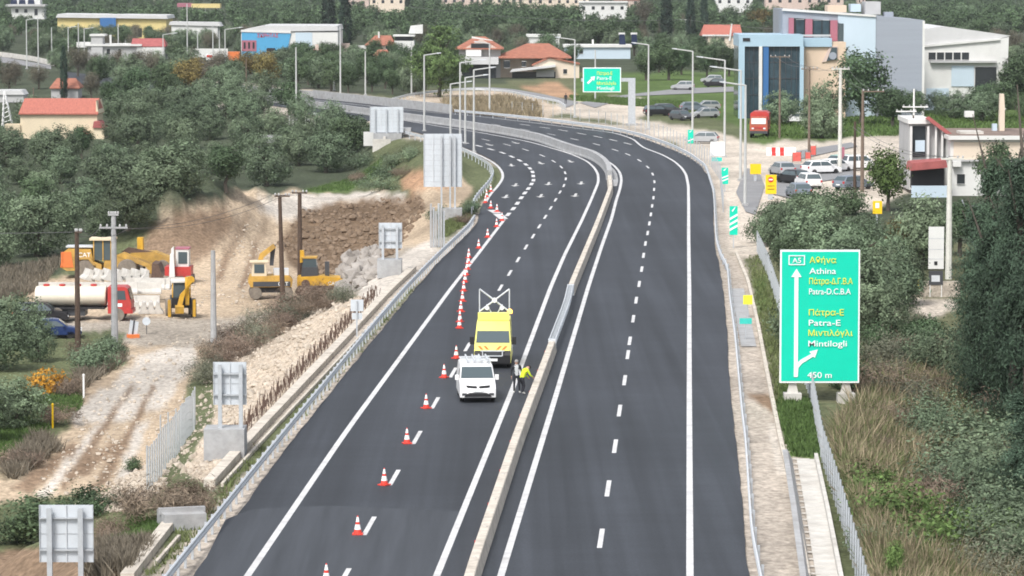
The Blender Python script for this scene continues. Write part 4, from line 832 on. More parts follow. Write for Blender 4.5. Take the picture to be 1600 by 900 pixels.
# single trees one can tell apart
plant('cypress', 100, 156, 82, 'tall thin dark cypress before the small terracotta roof near the church', wide=.75)
plant('cypress', 513, 66, 84, 'left one of the twin cypresses behind the blue and white shop', wide=1.35); plant('cypress', 540, 76, 84, 'right and taller-rooted one of the twin cypresses beside the white shop end', wide=1.25)
plant('cypress', 1041, 72, 82, 'broad dark cypress at the top edge right of centre', wide=1.25); plant('cypress', 1079, 68, 78, 'slimmer cypress right of the broad dark one at the top edge'); plant('cypress', 637, 36, 50, 'small cypress beside the white terraced house at the top edge'); plant('cypress', 1100, 64, 70, 'third cypress rightmost in the dark group at the top edge')
plant('pine', 686, 152, 112, 'large bright green pine beside the slip road', wide=1.0)
plant('green', 935, 76, 46, 'wide dark round tree behind the house with solar heaters', wide=1.9)
plant('brown', 1008, 56, 60, 'brownish half-bare tree left of the broad dark cypress', wide=1.0); plant('autumn', 1196, 58, 46, 'yellowing tree left of the office roof', wide=1.5)
plant('green', 1345, 194, 114, 'dark tree standing before the grey cladding of the office', wide=1.1); plant('olive', 1290, 191, 72, 'round dark bush tree before the peach entrance block', wide=1.0)
plant('olive', 1285, 216, 58, 'big round olive at the edge of the gravel junction', wide=1.35)
plant('green', 1395, 198, 62, 'low dark tree at the foot of the grey office corner', wide=1.3); plant('green', 1428, 194, 56, 'dark bush tree between office corner and white hall', wide=1.1)
for x, y, h, w in ((1490, 186, 50, 1.3), (1535, 190, 56, 1.4), (1590, 172, 92, 1.2), (1565, 186, 60, 1.2)): plant('olive' if w != 1.2 else 'green', x, y, h, 'leafy tree in the row before the white hall', 'trees before the white hall', w)
plant('bright', 1388, 330, 102, 'bright green bushy tree left of the red lean-to', wide=.95); plant('olive', 1440, 420, 128, 'tall rounded green tree below the villa with white hoarding beside it', wide=1.0); plant('green', 1555, 330, 112, 'dark slender tree covering the villa wall', wide=.8)
plant('green', 1500, 400, 92, 'dark tree right of the pale concrete pole', wide=1.2); plant('autumn', 1405, 415, 75, 'yellow-green tree behind the white hoarding', wide=.9)
for i, (x, y, h, w, k) in enumerate(((1232, 402, 96, 1.0, 'olive'), (1282, 436, 128, 1.1, 'olive'), (1345, 462, 128, 1.1, 'olive'), (1390, 505, 118, 1.0, 'olive'), (1330, 515, 140, 1.1, 'olive'), (1205, 385, 70, 1.1, 'olive'), (1260, 380, 84, 1.1, 'olive'), (1395, 478, 110, 1.0, 'olive'), (1255, 545, 120, 1.0, 'olive'), (1300, 392, 88, 1.0, 'olive'), (1350, 405, 80, 1.0, 'olive'), (1400, 450, 90, .9, 'olive'), (1370, 540, 110, 1.0, 'olive'), (1240, 470, 100, .9, 'green'))):
    plant(k, x, y, h, {'olive': 'grey-green tree in the thicket behind the big green sign', 'green': 'dark green tree in the thicket behind the big green sign'}[k], 'thicket trees behind the big sign, ' + k, w)
plant('conifer', 1592, 700, 470, 'huge dark drooping conifer rising at the right edge', wide=.85); plant('conifer', 1540, 655, 290, 'second lower conifer leaning left of the huge one', wide=.95); plant('conifer', 1640, 640, 420, 'dark conifer cut by the right edge of the view', wide=1.1)
plant('conifer', 1545, 640, 385, 'slim pointed dark conifer standing left of the huge one', wide=.7); plant('conifer', 1528, 560, 250, 'third dark conifer behind the lower one, by the stone wall', wide=1.0); plant('conifer', 1575, 655, 400, 'dense dark conifer crowding the huge one from the left', wide=.75)
plant('conifer', 1600, 830, 220, 'low spreading conifer at the lower right edge', wide=1.5)
for x, y, h, w in ((1545, 770, 130, 1.4), (1590, 905, 150, 1.2), (1500, 800, 110, 1.3), (1470, 700, 95, 1.1), (1440, 590, 80, 1.0), (1500, 600, 100, 1.0), (1560, 850, 120, 1.1)): plant('big_shrub', x, y, h, 'large grey-green shrub on the overgrown slope at lower right', 'shrubs on the lower right slope', w)
plant('bright', 1398, 925, 82, 'small bright leafy sapling inside the fence at the bottom right', wide=.55)
plant('big_grey', 1585, 935, 120, 'pale grey bare shrub in the bottom right corner', wide=1.3)
# olive grove left of the works
OL = {'olive': 'rounded grey-green olive tree in the grove left of the motorway', 'green': 'darker broadleaf tree among the olives left of the motorway', 'brown': 'brownish tree among the olives left of the motorway'}
scatter([(-30, 200), (420, 170), (480, 190), (560, 228), (590, 246), (540, 276), (460, 297), (400, 304), (330, 318), (215, 352), (150, 390), (90, 418), (-30, 430)], 240, ['olive'] * 9 + ['green'], (4.0, 6.4), OL, 'trees in the olive grove', 4.3, .28, keep=CHURCH, wide=(.95, 1.3))
scatter([(60, 215), (180, 205), (420, 152), (420, 185), (330, 200), (170, 250)], 30, ['olive', 'green', 'brown', 'olive'], (5, 8), {k_: v_.replace('left of the motorway', 'at the upper end of the grove') for k_, v_ in OL.items()}, 'trees at the upper end of the grove', 4.0, .30, wide=(.9, 1.2))
scatter([(120, 118), (420, 118), (440, 146), (420, 170), (170, 205), (130, 160)], 46, ['olive', 'olive', 'green', 'autumn', 'brown'], (5, 7.5), {'olive': 'olive tree in the wood above the church', 'green': 'dark tree in the wood above the church', 'brown': 'brownish tree in the wood above the church', 'autumn': 'yellow-green tree among the olives above the church'}, 'trees above the church', 4.4, .3)
scatter([(-20, 108), (90, 110), (75, 150), (-20, 150)], 18, ['olive', 'green', 'brown'], (4.5, 7), {'olive': 'olive tree between the church and the far left road', 'green': 'dark tree between the church and the far left road', 'brown': 'brown tree between the church and the far left road'}, 'trees behind the church', 4, .3)
plant('olive', 560, 222, 42, 'dark round olive before the parapet and square sign back', wide=1.1); plant('olive', 520, 224, 50, 'dark olive clump left of the square sign back', wide=1.3)
scatter([(400, 235), (560, 225), (580, 250), (470, 290), (400, 290)], 14, ['olive'], (5.5, 7), 'big rounded olive at the right end of the grove', 'olives at the right end of the grove', 5, .3, keep=False, wide=(1.1, 1.4))
# olives along the slip road and round the houses
scatter([(440, 100), (660, 100), (670, 150), (600, 152), (490, 142), (430, 135)], 42, ['olive', 'olive', 'green'], (5, 7), {'olive': 'olive tree in the belt between the shop and the far parapet', 'green': 'dark tree in the belt between the shop and the far parapet'}, 'trees between shop and parapet', 3.6, .3)
scatter([(905, 95), (1100, 75), (1145, 100), (1140, 125), (1000, 128), (910, 120)], 34, ['olive', 'green', 'olive'], (5, 7.5), {'olive': 'olive tree in the belt above the far green sign', 'green': 'dark tree in the belt above the far green sign'}, 'trees above the far green sign', 4.2, .3)
scatter([(700, 112), (790, 112), (780, 132), (710, 136)], 10, ['shrub', 'shrub_olive'], (2, 3.2), 'low dark shrub by the carport beyond the slip road', 'shrubs by the carport', 3, .3)
scatter([(1120, 186), (1180, 188), (1300, 189), (1300, 198), (1215, 200), (1120, 194)], 16, ['olive', 'green', 'olive'], (4.2, 5.6), {'olive': 'round shrub-like olive before the blue glass wing', 'green': 'dark low tree before the blue glass wing'}, 'low trees before the blue glass wing', 4.0, .3)
scatter([(1380, 160), (1640, 168), (1640, 196), (1380, 192)], 18, ['olive', 'green'], (4, 5.5), {'olive': 'olive tree in the green field below the white hall', 'green': 'dark tree in the green field below the white hall'}, 'trees below the white hall', 5, .3)
scatter([(1060, 190), (1165, 195), (1165, 212), (1110, 205)], 9, ['shrub_dry', 'shrub'], (2.0, 3.4), 'dry brown shrub beside the parked cars and the gravel', 'dry shrubs by the parked cars', 3, .3)
scatter([(50, 62), (385, 62), (400, 120), (60, 118)], 60, ['olive', 'green', 'olive', 'brown'], (4.2, 6), {'olive': 'olive tree between the warehouse, farmhouse and shop', 'green': 'dark tree between the warehouse, farmhouse and shop', 'brown': 'brownish tree between the warehouse, farmhouse and shop'}, 'trees among the left buildings', 4.0, .25)
scatter([(440, 100), (660, 100), (672, 150), (600, 152), (490, 143), (430, 137)], 40, ['olive', 'green'], (4.5, 6), {'olive': 'olive tree in the belt between the shop and the far parapet', 'green': 'dark tree in the belt between the shop and the far parapet'}, 'trees between shop and parapet', 3.0, .25, keep=False)
# hillside wood: the nearer trees one by one, the wood beyond them as one mass
FAR = {'olive': 'olive tree on the far hillside', 'green': 'dark broadleaf tree on the far hillside', 'brown': 'brownish tree on the far hillside', 'autumn': 'yellowish tree on the far hillside'}
scatter([(-40, 55), (1640, 55), (1640, 110), (-40, 110)], 150, ['olive', 'olive', 'green', 'olive', 'brown'], (5, 7.5), FAR, 'trees on the far hillside', 5.0, .24)
scatter([(1100, 20), (1640, 20), (1640, 80), (1100, 80)], 40, ['green', 'green', 'olive'], (7, 9), FAR, 'trees on the far hillside', 6.0, .24)
def mass(name, label_poly, rows, kind, hm, dens=1.0):
    V, T, n = [], [], 0; g = np.random.default_rng(5)
    src = []
    for nm, crown, trunk in TEM[kind]:
        co = np.empty(len(crown.vertices) * 3); crown.vertices.foreach_get('co', co); co = co.reshape(-1, 4, 3)
        ti = np.empty(len(crown.vertices) * 4); crown.color_attributes['tint'].data.foreach_get('color', ti); src.append((co, ti.reshape(-1, 4, 4)))
    for y, x0, x1, st in rows:
        x = x0
        while x < x1:
            x += st * g.uniform(.6, 1.4); py = y + g.uniform(-1.5, 1.5)
            if any(x + 5 > r[0] and x - 5 < r[2] and py - (py + 57) * .26 < r[3] and py > r[4] - 2 for r in KEEP): continue
            co, ti = src[g.integers(len(src))]; k = g.permutation(len(co))[:900]
            X, Y = ground(x, py); s = g.uniform(*hm) / HT[kind]; a = g.uniform(0, 6.28); c, sn = math.cos(a), math.sin(a)
            q = co[k]; ctr = q.mean(1, keepdims=True); q = ctr + (q - ctr) * 2.0; q = q * s
            V.append(np.stack([q[..., 0] * c - q[..., 1] * sn + X, q[..., 0] * sn + q[..., 1] * c + Y, q[..., 2]], -1)); tt = ti[k].copy(); tt[..., :3] *= g.uniform(.75, 1.25); T.append(tt)
    V = np.concatenate(V).reshape(-1, 3); T = np.concatenate(T).reshape(-1); n = len(V) // 4
    me = bpy.data.meshes.new(name); me.vertices.add(4 * n); me.vertices.foreach_set('co', V.ravel()); me.loops.add(4 * n); me.loops.foreach_set('vertex_index', np.arange(4 * n)); me.polygons.add(n)
    me.polygons.foreach_set('loop_start', np.arange(0, 4 * n, 4)); me.polygons.foreach_set('loop_total', np.full(n, 4))
    ca = me.color_attributes.new('tint', 'FLOAT_COLOR', 'POINT'); ca.data.foreach_set('color', T.astype(np.float32)); me.update(calc_edges=True); me.materials.append(TEM[kind][0][1].materials[0])
    return struct(tag(link(name, me), 'wooded far hillside along the top edge of the view', 'woodland'), 'stuff')
mass('far_woodland', None, [(y, -60, 1660, 17 + (y + 20) * .16) for y in (-34, -30, -26, -21, -16, -11, -6, -1, 4, 9, 14, 19, 24, 29, 34, 39, 44, 50, 57, 65)], 'green', (6.5, 9))
# shrubs near the works
plant('shrub_dry', 255, 812, 78, 'brown dry bush beside the drain edge, lower left', wide=1.35); plant('shrub_dry', 300, 800, 70, 'russet dry bush below the concrete sign footing', wide=1.3); plant('shrub_dry', 225, 800, 50, 'brown dry bush left of the lower-left guardrail', wide=1.2)
plant('shrub', 70, 838, 66, 'dark leafy bush behind the nearest sign back', wide=1.5); plant('shrub', 140, 806, 48, 'green bush above the nearest sign back', wide=1.5); plant('shrub_dry', 172, 850, 50, 'pale dry bush just right of the nearest sign back'); plant('shrub', 30, 850, 50, 'dark bush left of the nearest sign back', wide=1.3)
plant('shrub_yellow', 72, 618, 50, 'orange-yellow autumn bush beside the track', wide=.9); plant('shrub_dry', 105, 618, 50, 'dry brownish bush right of the orange-yellow one', wide=1.0); plant('shrub_dry', 130, 560, 40, 'dry bush at the foot of the dark wooden pole')
plant('shrub_olive', 150, 580, 50, 'grey-green bush between dark pole and track', wide=1.2); plant('shrub_olive', 172, 560, 40, 'grey-green bush at the foot of the concrete pole'); plant('olive', 30, 545, 100, 'big olive below the blue car', wide=1.0); plant('olive', 60, 565, 80, 'round olive left of the dark wooden pole', wide=.9); plant('olive', -5, 580, 110, 'olive cut by the left edge beside the blue car', wide=1.1)
plant('olive', 25, 672, 92, 'dark olive at the left edge above the green grass', wide=1.25); plant('olive', -30, 690, 100, 'olive mostly cut by the left edge', wide=1.2); plant('shrub_dry', 90, 662, 36, 'grey-brown scrub on the corner of the track', wide=1.5)
plant('shrub_dry', 20, 730, 40, 'dry grassy bush at the left edge of the track', wide=1.6)
plant('shrub', 205, 735, 22, 'small green plant on the rubble near the fence', wide=1.2)
for i, (x, y) in enumerate(((335, 588), (355, 572), (375, 556), (395, 540), (415, 528), (437, 515), (460, 503), (485, 492), (510, 482), (535, 474), (345, 560), (370, 540), (410, 512), (450, 492), (500, 474), (322, 600))):
    plant('shrub_dry' if i % 3 else 'shrub_grey', x, y, rng.uniform(36, 50), 'brown-grey bush in the dry hedge along the foot of the rubble slope', 'dry hedge bushes', rng.uniform(1.0, 1.4))
for x, y, h in ((585, 300, 30), (600, 280, 26), (615, 262, 26), (640, 250, 24), (560, 285, 20), (630, 275, 22), (690, 345, 26), (735, 335, 24), (725, 350, 22), (560, 262, 30)): plant('shrub_olive' if h > 23 else 'shrub_dry', x, y, h, 'low scrub on the sandy bank by the tall sign backs', 'scrub on the sandy bank', 1.2)
for x, y in ((1210, 356), (1225, 366), (1245, 352), (1262, 340), (1290, 332), (1320, 335), (1205, 380)): plant('shrub', x, y, 42, 'leafy shrub along the top of the thicket by the parked cars', 'shrubs topping the thicket', 1.3)
scatter([(1330, 660), (1420, 560), (1600, 560), (1600, 960), (1410, 960), (1365, 820)], 30, ['shrub_grey', 'shrub_olive', 'shrub_bright', 'shrub_dry', 'shrub_dry'], (.9, 2.6), {'shrub_grey': 'grey twiggy shrub on the overgrown slope right of the fence', 'shrub_dry': 'dry brown shrub on the overgrown slope right of the fence', 'shrub_olive': 'grey-green low shrub on the overgrown slope right of the fence', 'shrub_bright': 'fresh green shrub on the overgrown slope right of the fence'}, 'slope scrub right of the fence', 1.6, .35, keep=False, wide=(.9, 1.5))
scatter([(1270, 480), (1410, 500), (1480, 560), (1330, 630)], 26, ['shrub_grey', 'shrub_dry', 'shrub'], (1.4, 2.8), {'shrub_grey': 'grey twiggy shrub behind the posts of the big sign', 'shrub_dry': 'dry shrub behind the posts of the big sign', 'shrub': 'green shrub behind the posts of the big sign'}, 'shrubs behind the big sign', 1.8, .35, keep=False)
def tufts(name, label, polys, n, m, h, seed, w=.05, lean=.45):
    g = np.random.default_rng(seed); V = []; T = []
    for P in polys:
        P = np.array(P, float); x0, y0 = P.min(0); x1, y1 = P.max(0); px = g.uniform(x0, x1, n * 2); py = g.uniform(y0, y1, n * 2); k = inside(px + 4 * vnoise(px * .1, py * .1), py, P); px, py = px[k][:n], py[k][:n]
        z = np.zeros(len(px))
        for _ in range(25):
            x, y = ground(px, py, z); z = .5 * z + .5 * hgt(x, y)
        hh = g.uniform(*h, len(px)) * (1 + .6 * vnoise(x * .8, y * .8)); nb = 3
        x, y, z, hh = (np.repeat(q, nb) for q in (x, y, z, hh)); x = x + g.normal(size=len(x)) * .12; y = y + g.normal(size=len(x)) * .12; a = g.uniform(0, 6.28, len(x)); ln = g.normal(size=(2, len(x))) * lean * hh
        V.append(np.stack([np.c_[x + np.cos(a) * w, y + np.sin(a) * w, z - .05], np.c_[x - np.cos(a) * w, y - np.sin(a) * w, z - .05], np.c_[x + ln[0], y + ln[1], z + hh]], 1)); T.append(np.repeat(g.uniform(.65, 1.35, len(x)), 3))
    V = np.concatenate(V).reshape(-1, 3); T = np.concatenate(T); n3 = len(V) // 3; me = bpy.data.meshes.new(name); me.vertices.add(len(V)); me.vertices.foreach_set('co', V.ravel()); me.loops.add(len(V)); me.loops.foreach_set('vertex_index', np.arange(len(V))); me.polygons.add(n3)
    me.polygons.foreach_set('loop_start', np.arange(0, len(V), 3)); me.polygons.foreach_set('loop_total', np.full(n3, 3)); ca = me.color_attributes.new('tint', 'FLOAT_COLOR', 'POINT'); ca.data.foreach_set('color', np.c_[T, T, T, np.ones_like(T)].astype(np.float32).ravel()); me.update(calc_edges=True); me.materials.append(M[m])
    return struct(tag(link(name, me), label, 'grass'), 'stuff')
SL = [(1300, 680), (1420, 560), (1640, 560), (1640, 1000), (1395, 1000), (1330, 800)]
tufts('dry_grass', 'tall dry grass on the overgrown slope right of the fence', [SL], 11000, 'grass_dry', (.5, 1.4), 1); tufts('green_grass', 'green grass among the scrub right of the fence', [SL], 26000, 'grass_dull', (.4, 1.1), 2)
tufts('green_grass', 'short green grass on verges and yard corners', [[(1222, 600), (1268, 635), (1283, 714), (1240, 714), (1215, 640)], [(0, 640), (75, 668), (30, 715), (0, 720)], [(55, 625), (125, 612), (120, 642), (60, 650)], [(150, 830), (240, 812), (250, 840), (150, 862)], [(470, 300), (560, 275), (600, 245), (590, 275), (545, 298)]], 2500, 'grass_green', (.12, .35), 3)
tufts('verge_grass', 'patchy weeds on the right verge beside the gutter kerb', [[(1168, 400), (1200, 400), (1215, 470), (1235, 600), (1215, 640), (1180, 470)]], 1300, 'grass_dull', (.1, .35), 13)
scatter([(1640, 420), (1900, 420), (2050, 950), (1680, 950)], 26, ['olive', 'green'], (4, 6.5), {'olive': 'olive tree on the slope beyond the right edge of the view', 'green': 'dark tree on the slope beyond the right edge of the view'}, 'trees beyond the right edge', 4.5, .4, keep=False)
tufts('dull_grass', 'thin weedy grass between guardrail and drain edge', [[(285, 830), (640, 455), (662, 440), (440, 690), (330, 815), (240, 905), (225, 905)], [(690, 350), (735, 330), (735, 345), (690, 372)]], 3500, 'grass_dull', (.1, .3), 4)
tufts('grey_grass', 'faded weeds round the edges of the works yard', [[(0, 735), (60, 680), (95, 700), (20, 750)], [(150, 860), (240, 850), (200, 900), (140, 900)], [(-10, 425), (100, 405), (60, 455), (-10, 480)], [(130, 560), (190, 540), (195, 565), (110, 620)]], 1500, 'grass_grey', (.3, .8), 5)
tufts('bank_grass', 'dry reddish grass on the bank below the slip road', [[(690, 158), (790, 152), (840, 165), (846, 184), (760, 182), (705, 175)]], 2500, 'grass_dry', (.5, 1.2), 6, w=.12)
tufts('field_grass', 'green field grass below the office and hall', [[(1180, 178), (1640, 180), (1640, 206), (1190, 218)], [(890, 150), (1070, 160), (1060, 172), (900, 158)]], 4000, 'grass_green', (.2, .5), 7, w=.12)
# broken stone on the slope and loose gravel of the yard, the heap and the soil pad
def rocks(name, label, polys, n, m, r, seed):
    g = np.random.default_rng(seed); mb = MB(); ph = (1 + 5 ** .5) / 2
    ico = np.array([(-1, ph, 0), (1, ph, 0), (-1, -ph, 0), (1, -ph, 0), (0, -1, ph), (0, 1, ph), (0, -1, -ph), (0, 1, -ph), (ph, 0, -1), (ph, 0, 1), (-ph, 0, -1), (-ph, 0, 1)]) / 1.9
    fi = [(0, 11, 5), (0, 5, 1), (0, 1, 7), (0, 7, 10), (0, 10, 11), (1, 5, 9), (5, 11, 4), (11, 10, 2), (10, 7, 6), (7, 1, 8), (3, 9, 4), (3, 4, 2), (3, 2, 6), (3, 6, 8), (3, 8, 9), (4, 9, 5), (2, 4, 11), (6, 2, 10), (8, 6, 7), (9, 8, 1)]
    for P in polys:
        P = np.array(P, float); x0, y0 = P.min(0); x1, y1 = P.max(0); px = g.uniform(x0, x1, n * 3); py = g.uniform(y0, y1, n * 3); k = inside(px, py, P); px, py = px[k][:n], py[k][:n]; z = np.zeros(len(px))
        for _ in range(25):
            x, y = ground(px, py, z); z = .5 * z + .5 * hgt(x, y)
        for a in zip(x, y, z):
            s = r[0] * (r[1] / r[0]) ** (g.random() ** 2.5) ; v = ico * g.uniform(.6, 1.3, (12, 1)) * s * g.uniform(.6, 1.2, 3); mb.add(v + np.array(a) + [0, 0, s * .2], fi)
    return struct(tag(mb.build(name, m), label, 'rubble'), 'stuff')
rocks('rubble', 'pale broken stones covering the slope left of the drain edge', [[(340, 560), (400, 505), (560, 462), (585, 478), (420, 655), (330, 755), (240, 740), (300, 640)], [(340, 560), (400, 505), (560, 462), (585, 478), (420, 655), (330, 755)], [(120, 800), (240, 720), (260, 760), (200, 800)]], 1900, 'rock', (.04, .27), 1)
rocks('rubble', 'grey rocks heaped beside the small sign back and soil pad', [[(545, 400), (590, 385), (600, 420), (560, 455), (525, 460), (530, 425)]], 420, 'rock_grey', (.15, .9), 2)
rocks('clods', 'dark soil clods scattered over the brown soil pad', [[(475, 330), (660, 306), (666, 330), (620, 395), (520, 450), (430, 385)]], 900, mat('clod', (.20, .145, .10), .95, var=.3, scale=1), (.15, .45), 3)
rocks('gravel', 'loose stones lying about the works yard and dirt track', [[(60, 745), (140, 640), (210, 545), (330, 500), (420, 470), (340, 540), (290, 640), (220, 740), (120, 800)], [(60, 515), (340, 480), (440, 470), (400, 330), (330, 420), (280, 450), (310, 500)]], 700, 'rock', (.05, .20), 4)

# ------------------------------------------------------------------ fences
def fence(px, label, h=2.0, step=2.5, m='galvanised', maxp=95, mesh=True):
    P = resample(smooth(polyw(px, 0), 1, 3, 1), step)[:maxp]; o = empty('fence', (0, 0, 0), label=label, cat='fence')
    hz = hgt(P[:, 0], P[:, 1]); po = None
    for (x, y), z in zip(P, hz):
        if po is None: po = c = MB().tube((0, 0, -.3), (0, 0, h), .045, .045, 6).build('post', m, o)
        else: c = po.copy(); COL.objects.link(c)
        c.location = (x, y, z)
    mb = MB()
    for zz in np.linspace(.1, h - .05, 6):
        mb.pipe([(x, y, z + zz) for (x, y), z in zip(P, hz)], .007, 3)
    mb.build('wire_mesh', m, o); return o
fence([(1183, 392), (1200, 430), (1222, 500), (1268, 625), (1284, 717), (1310, 800), (1338, 900), (1360, 985)], 'long wire mesh fence on grey posts right of the motorway verge', 1.7, 1.9)
def offs(pts): return pts
fence([(230, 735), (256, 680), (282, 625), (300, 575), (304, 560)], 'grey wire mesh fence at the foot of the rubble slope', 2.2, 1.6)
fence([(250, 580), (272, 584), (303, 586)], 'short return of grey mesh fence beside the white track', 2.0, .6)
fence([(1130, 330), (1125, 280), (1110, 258), (1085, 240), (1040, 218), (1000, 205), (940, 192), (860, 182), (800, 176)], 'wire mesh fence behind the right guardrail round the curve', 1.8, 4.0)
fence([(425, 186), (450, 184), (480, 188), (492, 192)], 'short pale fence beside the far carriageway before the olives', 1.2, 1.5, 'white_paint')

# ------------------------------------------------------------------ signs
class Loc:
    """local frame at a foot pixel: X to the right, Z up, in metres"""
    def __init__(s, px, py, p=None): s.px, s.py = px, py; s.p = at(px, py) if p is None else p; s.k = mpp(s.p)
    def X(s, a): return (a - s.px) * s.k
    def Z(s, b): return (s.py - b) * s.k
def slab(L, rect, d0, d1, name, m, par, rad=0):
    x0, y0, x1, y1 = rect; return MB().box(((L.X(x0) + L.X(x1)) / 2, (d0 + d1) / 2, (L.Z(y0) + L.Z(y1)) / 2), (L.X(x1) - L.X(x0), abs(d1 - d0), L.Z(y0) - L.Z(y1))).build(name, m, par)
def linetext(L, body, x0, x1, ybase, hpx, m, par, d=-.075):
    return text(body, hpx * L.k / .72, (L.X(x0), d, L.Z(ybase)), UP, m, par, width=(x1 - x0) * L.k)
L = Loc(1240, 628); o = empty('motorway_sign', L.p, 0, 'big green motorway direction sign on two posts beside the right fence', 'sign')
slab(L, (1217.5, 389.5, 1342, 598), -.02, .05, 'border', 'sign_white', o); slab(L, (1220.2, 392.5, 1339.5, 595), -.04, -.021, 'panel', 'sign_green', o)
for s_, x0, x1, yb, h, m in (('Αθήνα', 1263, 1304.5, 410, 9.5, 'sign_yellow'), ('Athina', 1263, 1304.5, 427, 9.5, 'sign_white'), ('Πάτρα-Δ.Γ.Β.Α', 1262, 1329.5, 443, 9.5, 'sign_yellow'), ('Patra-D.C.B.A', 1262, 1327, 459, 9.5, 'sign_white'),
    ('Πάτρα-Ε', 1261.5, 1316, 492, 9.5, 'sign_yellow'), ('Patra-E', 1261.5, 1311, 508, 9.5, 'sign_white'), ('Μιντιλόγλι', 1261, 1330, 524, 9.5, 'sign_yellow'), ('Mintilogli', 1261, 1321, 540.5, 9.5, 'sign_white'), ('450 m', 1261, 1299, 590, 9.5, 'sign_white')):
    linetext(L, s_, x0, x1, yb, h, m, o)
mb = MB()
for r in ((1230.5, 398, 1256, 399.4), (1230.5, 411.8, 1256, 413.2), (1230.5, 399.4, 1232, 411.8), (1254.5, 399.4, 1256, 411.8)): mb.box(((L.X(r[0]) + L.X(r[2])) / 2, -.06, (L.Z(r[1]) + L.Z(r[3])) / 2), (L.X(r[2]) - L.X(r[0]), .03, L.Z(r[1]) - L.Z(r[3])))
mb.build('route_frame', 'sign_white', o); linetext(L, 'A5', 1236.5, 1250, 409.8, 8.2, 'sign_white', o)
ap = [(1240, 588.5), (1240, 432), (1235, 432), (1243, 419), (1251, 432), (1246, 432), (1246, 566), (1250, 562), (1267, 552.5), (1264, 549), (1277, 545.5), (1272.5, 558.5), (1270, 556.5), (1253, 567), (1247, 574), (1246, 588.5)]
MB().prism([(L.X(a), L.Z(b_)) for a, b_ in ap], 'y', -.075, -.045).build('arrow', 'sign_white', o)
for x in (1238.5, 1322):
    MB().box((L.X(x), .22, L.Z(500) / 2 + .9), (.24, .18, L.Z(392) - .2)).build('post', 'galvanised', o)
    MB().box((L.X(x), .2, .1), (.9, .9, .7)).prism([(L.X(x) - .3, .45), (L.X(x) + .3, .45), (L.X(x) + .1, 1.3), (L.X(x) - .1, 1.3)], 'y', .1, .13).build('footing', 'concrete_pale', o)
mb = MB()
for y in (410, 460, 520, 580): mb.box(((L.X(1219) + L.X(1341)) / 2, .09, L.Z(y)), (L.X(1339) - L.X(1221), .06, .12))
mb.build('crossbar', 'galvanised', o)
L = Loc(987, 196); o = empty('gantry_sign', L.p, 0, 'far green exit sign hung from a cantilever post above the curve', 'sign')
slab(L, (910.5, 105.5, 970, 144), -.35, -.28, 'border', 'sign_white', o); slab(L, (912, 107, 968.5, 142.5), -.38, -.351, 'panel', 'sign_green', o)
for s_, x0, x1, yb, m in (('Πάτρα-Ε', 932, 956, 117, 'sign_yellow'), ('Patra-E', 932, 955, 124.5, 'sign_white'), ('Μιντιλόγλι', 932, 962, 132.5, 'sign_yellow'), ('Mintilogli', 932, 959, 140, 'sign_white')): linetext(L, s_, x0, x1, yb, 5.2, m, o, -.41)
MB().prism([(L.X(a), L.Z(b_)) for a, b_ in ((917, 129), (924, 122), (922, 120.5), (929.5, 119), (928, 126.5), (926, 124.5), (919, 131.5))], 'y', -.41, -.382).build('arrow', 'sign_white', o)
slab(L, (908, 122, 992.5, 127.5), -.22, .22, 'cantilever_arm', 'galvanised', o); slab(L, (981.5, 124, 992.5, 196), -.3, .3, 'post', 'galvanised', o); slab(L, (978, 193, 996, 199), -.8, .8, 'footing', 'concrete_grey', o)
for px, y0, y1, w, yb, n, lab in ((1146, 322, 367, 12.5, 388, 3, 'nearest green countdown marker with three white bars beside the guardrail'), (1132.5, 262, 287.5, 10.5, 300, 2, 'second green countdown marker with two white bars on the curve'), (1079, 203, 224, 8.5, 237, 1, 'farthest green countdown marker with a single white bar')):
    L = Loc(px, yb); o = empty('countdown_marker', L.p, 0, lab, 'sign'); slab(L, (px - w / 2, y0, px + w / 2, y1), -.03, .03, 'panel', 'sign_green', o); mb = MB(); hb = y1 - y0
    for i in range(n):
        yc = y1 - hb * (.22 + .19 * i); mb.prism([(L.X(px - w / 2), L.Z(yc + hb * .09)), (L.X(px + w / 2), L.Z(yc - hb * .07)), (L.X(px + w / 2), L.Z(yc - hb * .15)), (L.X(px - w / 2), L.Z(yc + hb * .01))], 'y', -.05, -.031)
    mb.build('bars', 'sign_white', o); MB().prism([(L.X(px - w * .25), L.Z(y0 + hb * .16)), (L.X(px - w * .13), L.Z(y0 + hb * .2)), (L.X(px + w * .2), L.Z(y0 + hb * .06)), (L.X(px + w * .2), L.Z(y0 + hb * .02))], 'y', -.05, -.031).build('arrow', 'sign_white', o)
    slab(L, (px - .8, y1 - 3, px + .8, yb + 3), .031, .12, 'post', 'galvanised', o)
def board(px, rect, yb, m, label, name='road_sign', post=1.2, extra=None, d=0, back=None):
    L = Loc(px, yb); o = empty(name, L.p, 0, label, 'sign'); slab(L, rect, -.03, .03, 'panel', m, o); slab(L, (px - post / 2, rect[3] - 4, px + post / 2, yb + 4), .031, .12, 'post', 'galvanised', o)
    return L, o
L, o = board(1121, (1110, 221.5, 1132, 243.5), 258, 'sign_white', 'square white sign with faint grey marks beside the curve'); slab(L, (1112, 246, 1128, 252), -.02, .03, 'plate', 'teal', o); slab(L, (1116, 227, 1117, 240), -.04, -.031, 'mark', 'steel_light', o); slab(L, (1124, 229, 1128, 230), -.04, -.031, 'mark', 'steel_light', o)
board(1168, (1161, 461, 1175.5, 475.5), 497, 'sign_yellow', 'small plain yellow square sign beside the right gutter'); board(1165, (1155.5, 497, 1174.5, 506), 532, 'teal', 'small wide teal sign just below the yellow square one')
L, o = board(1204, (1196, 273, 1213, 303), 312, 'yellow_board', 'yellow works board with red no-entry disc beside the gravel road', post=8)
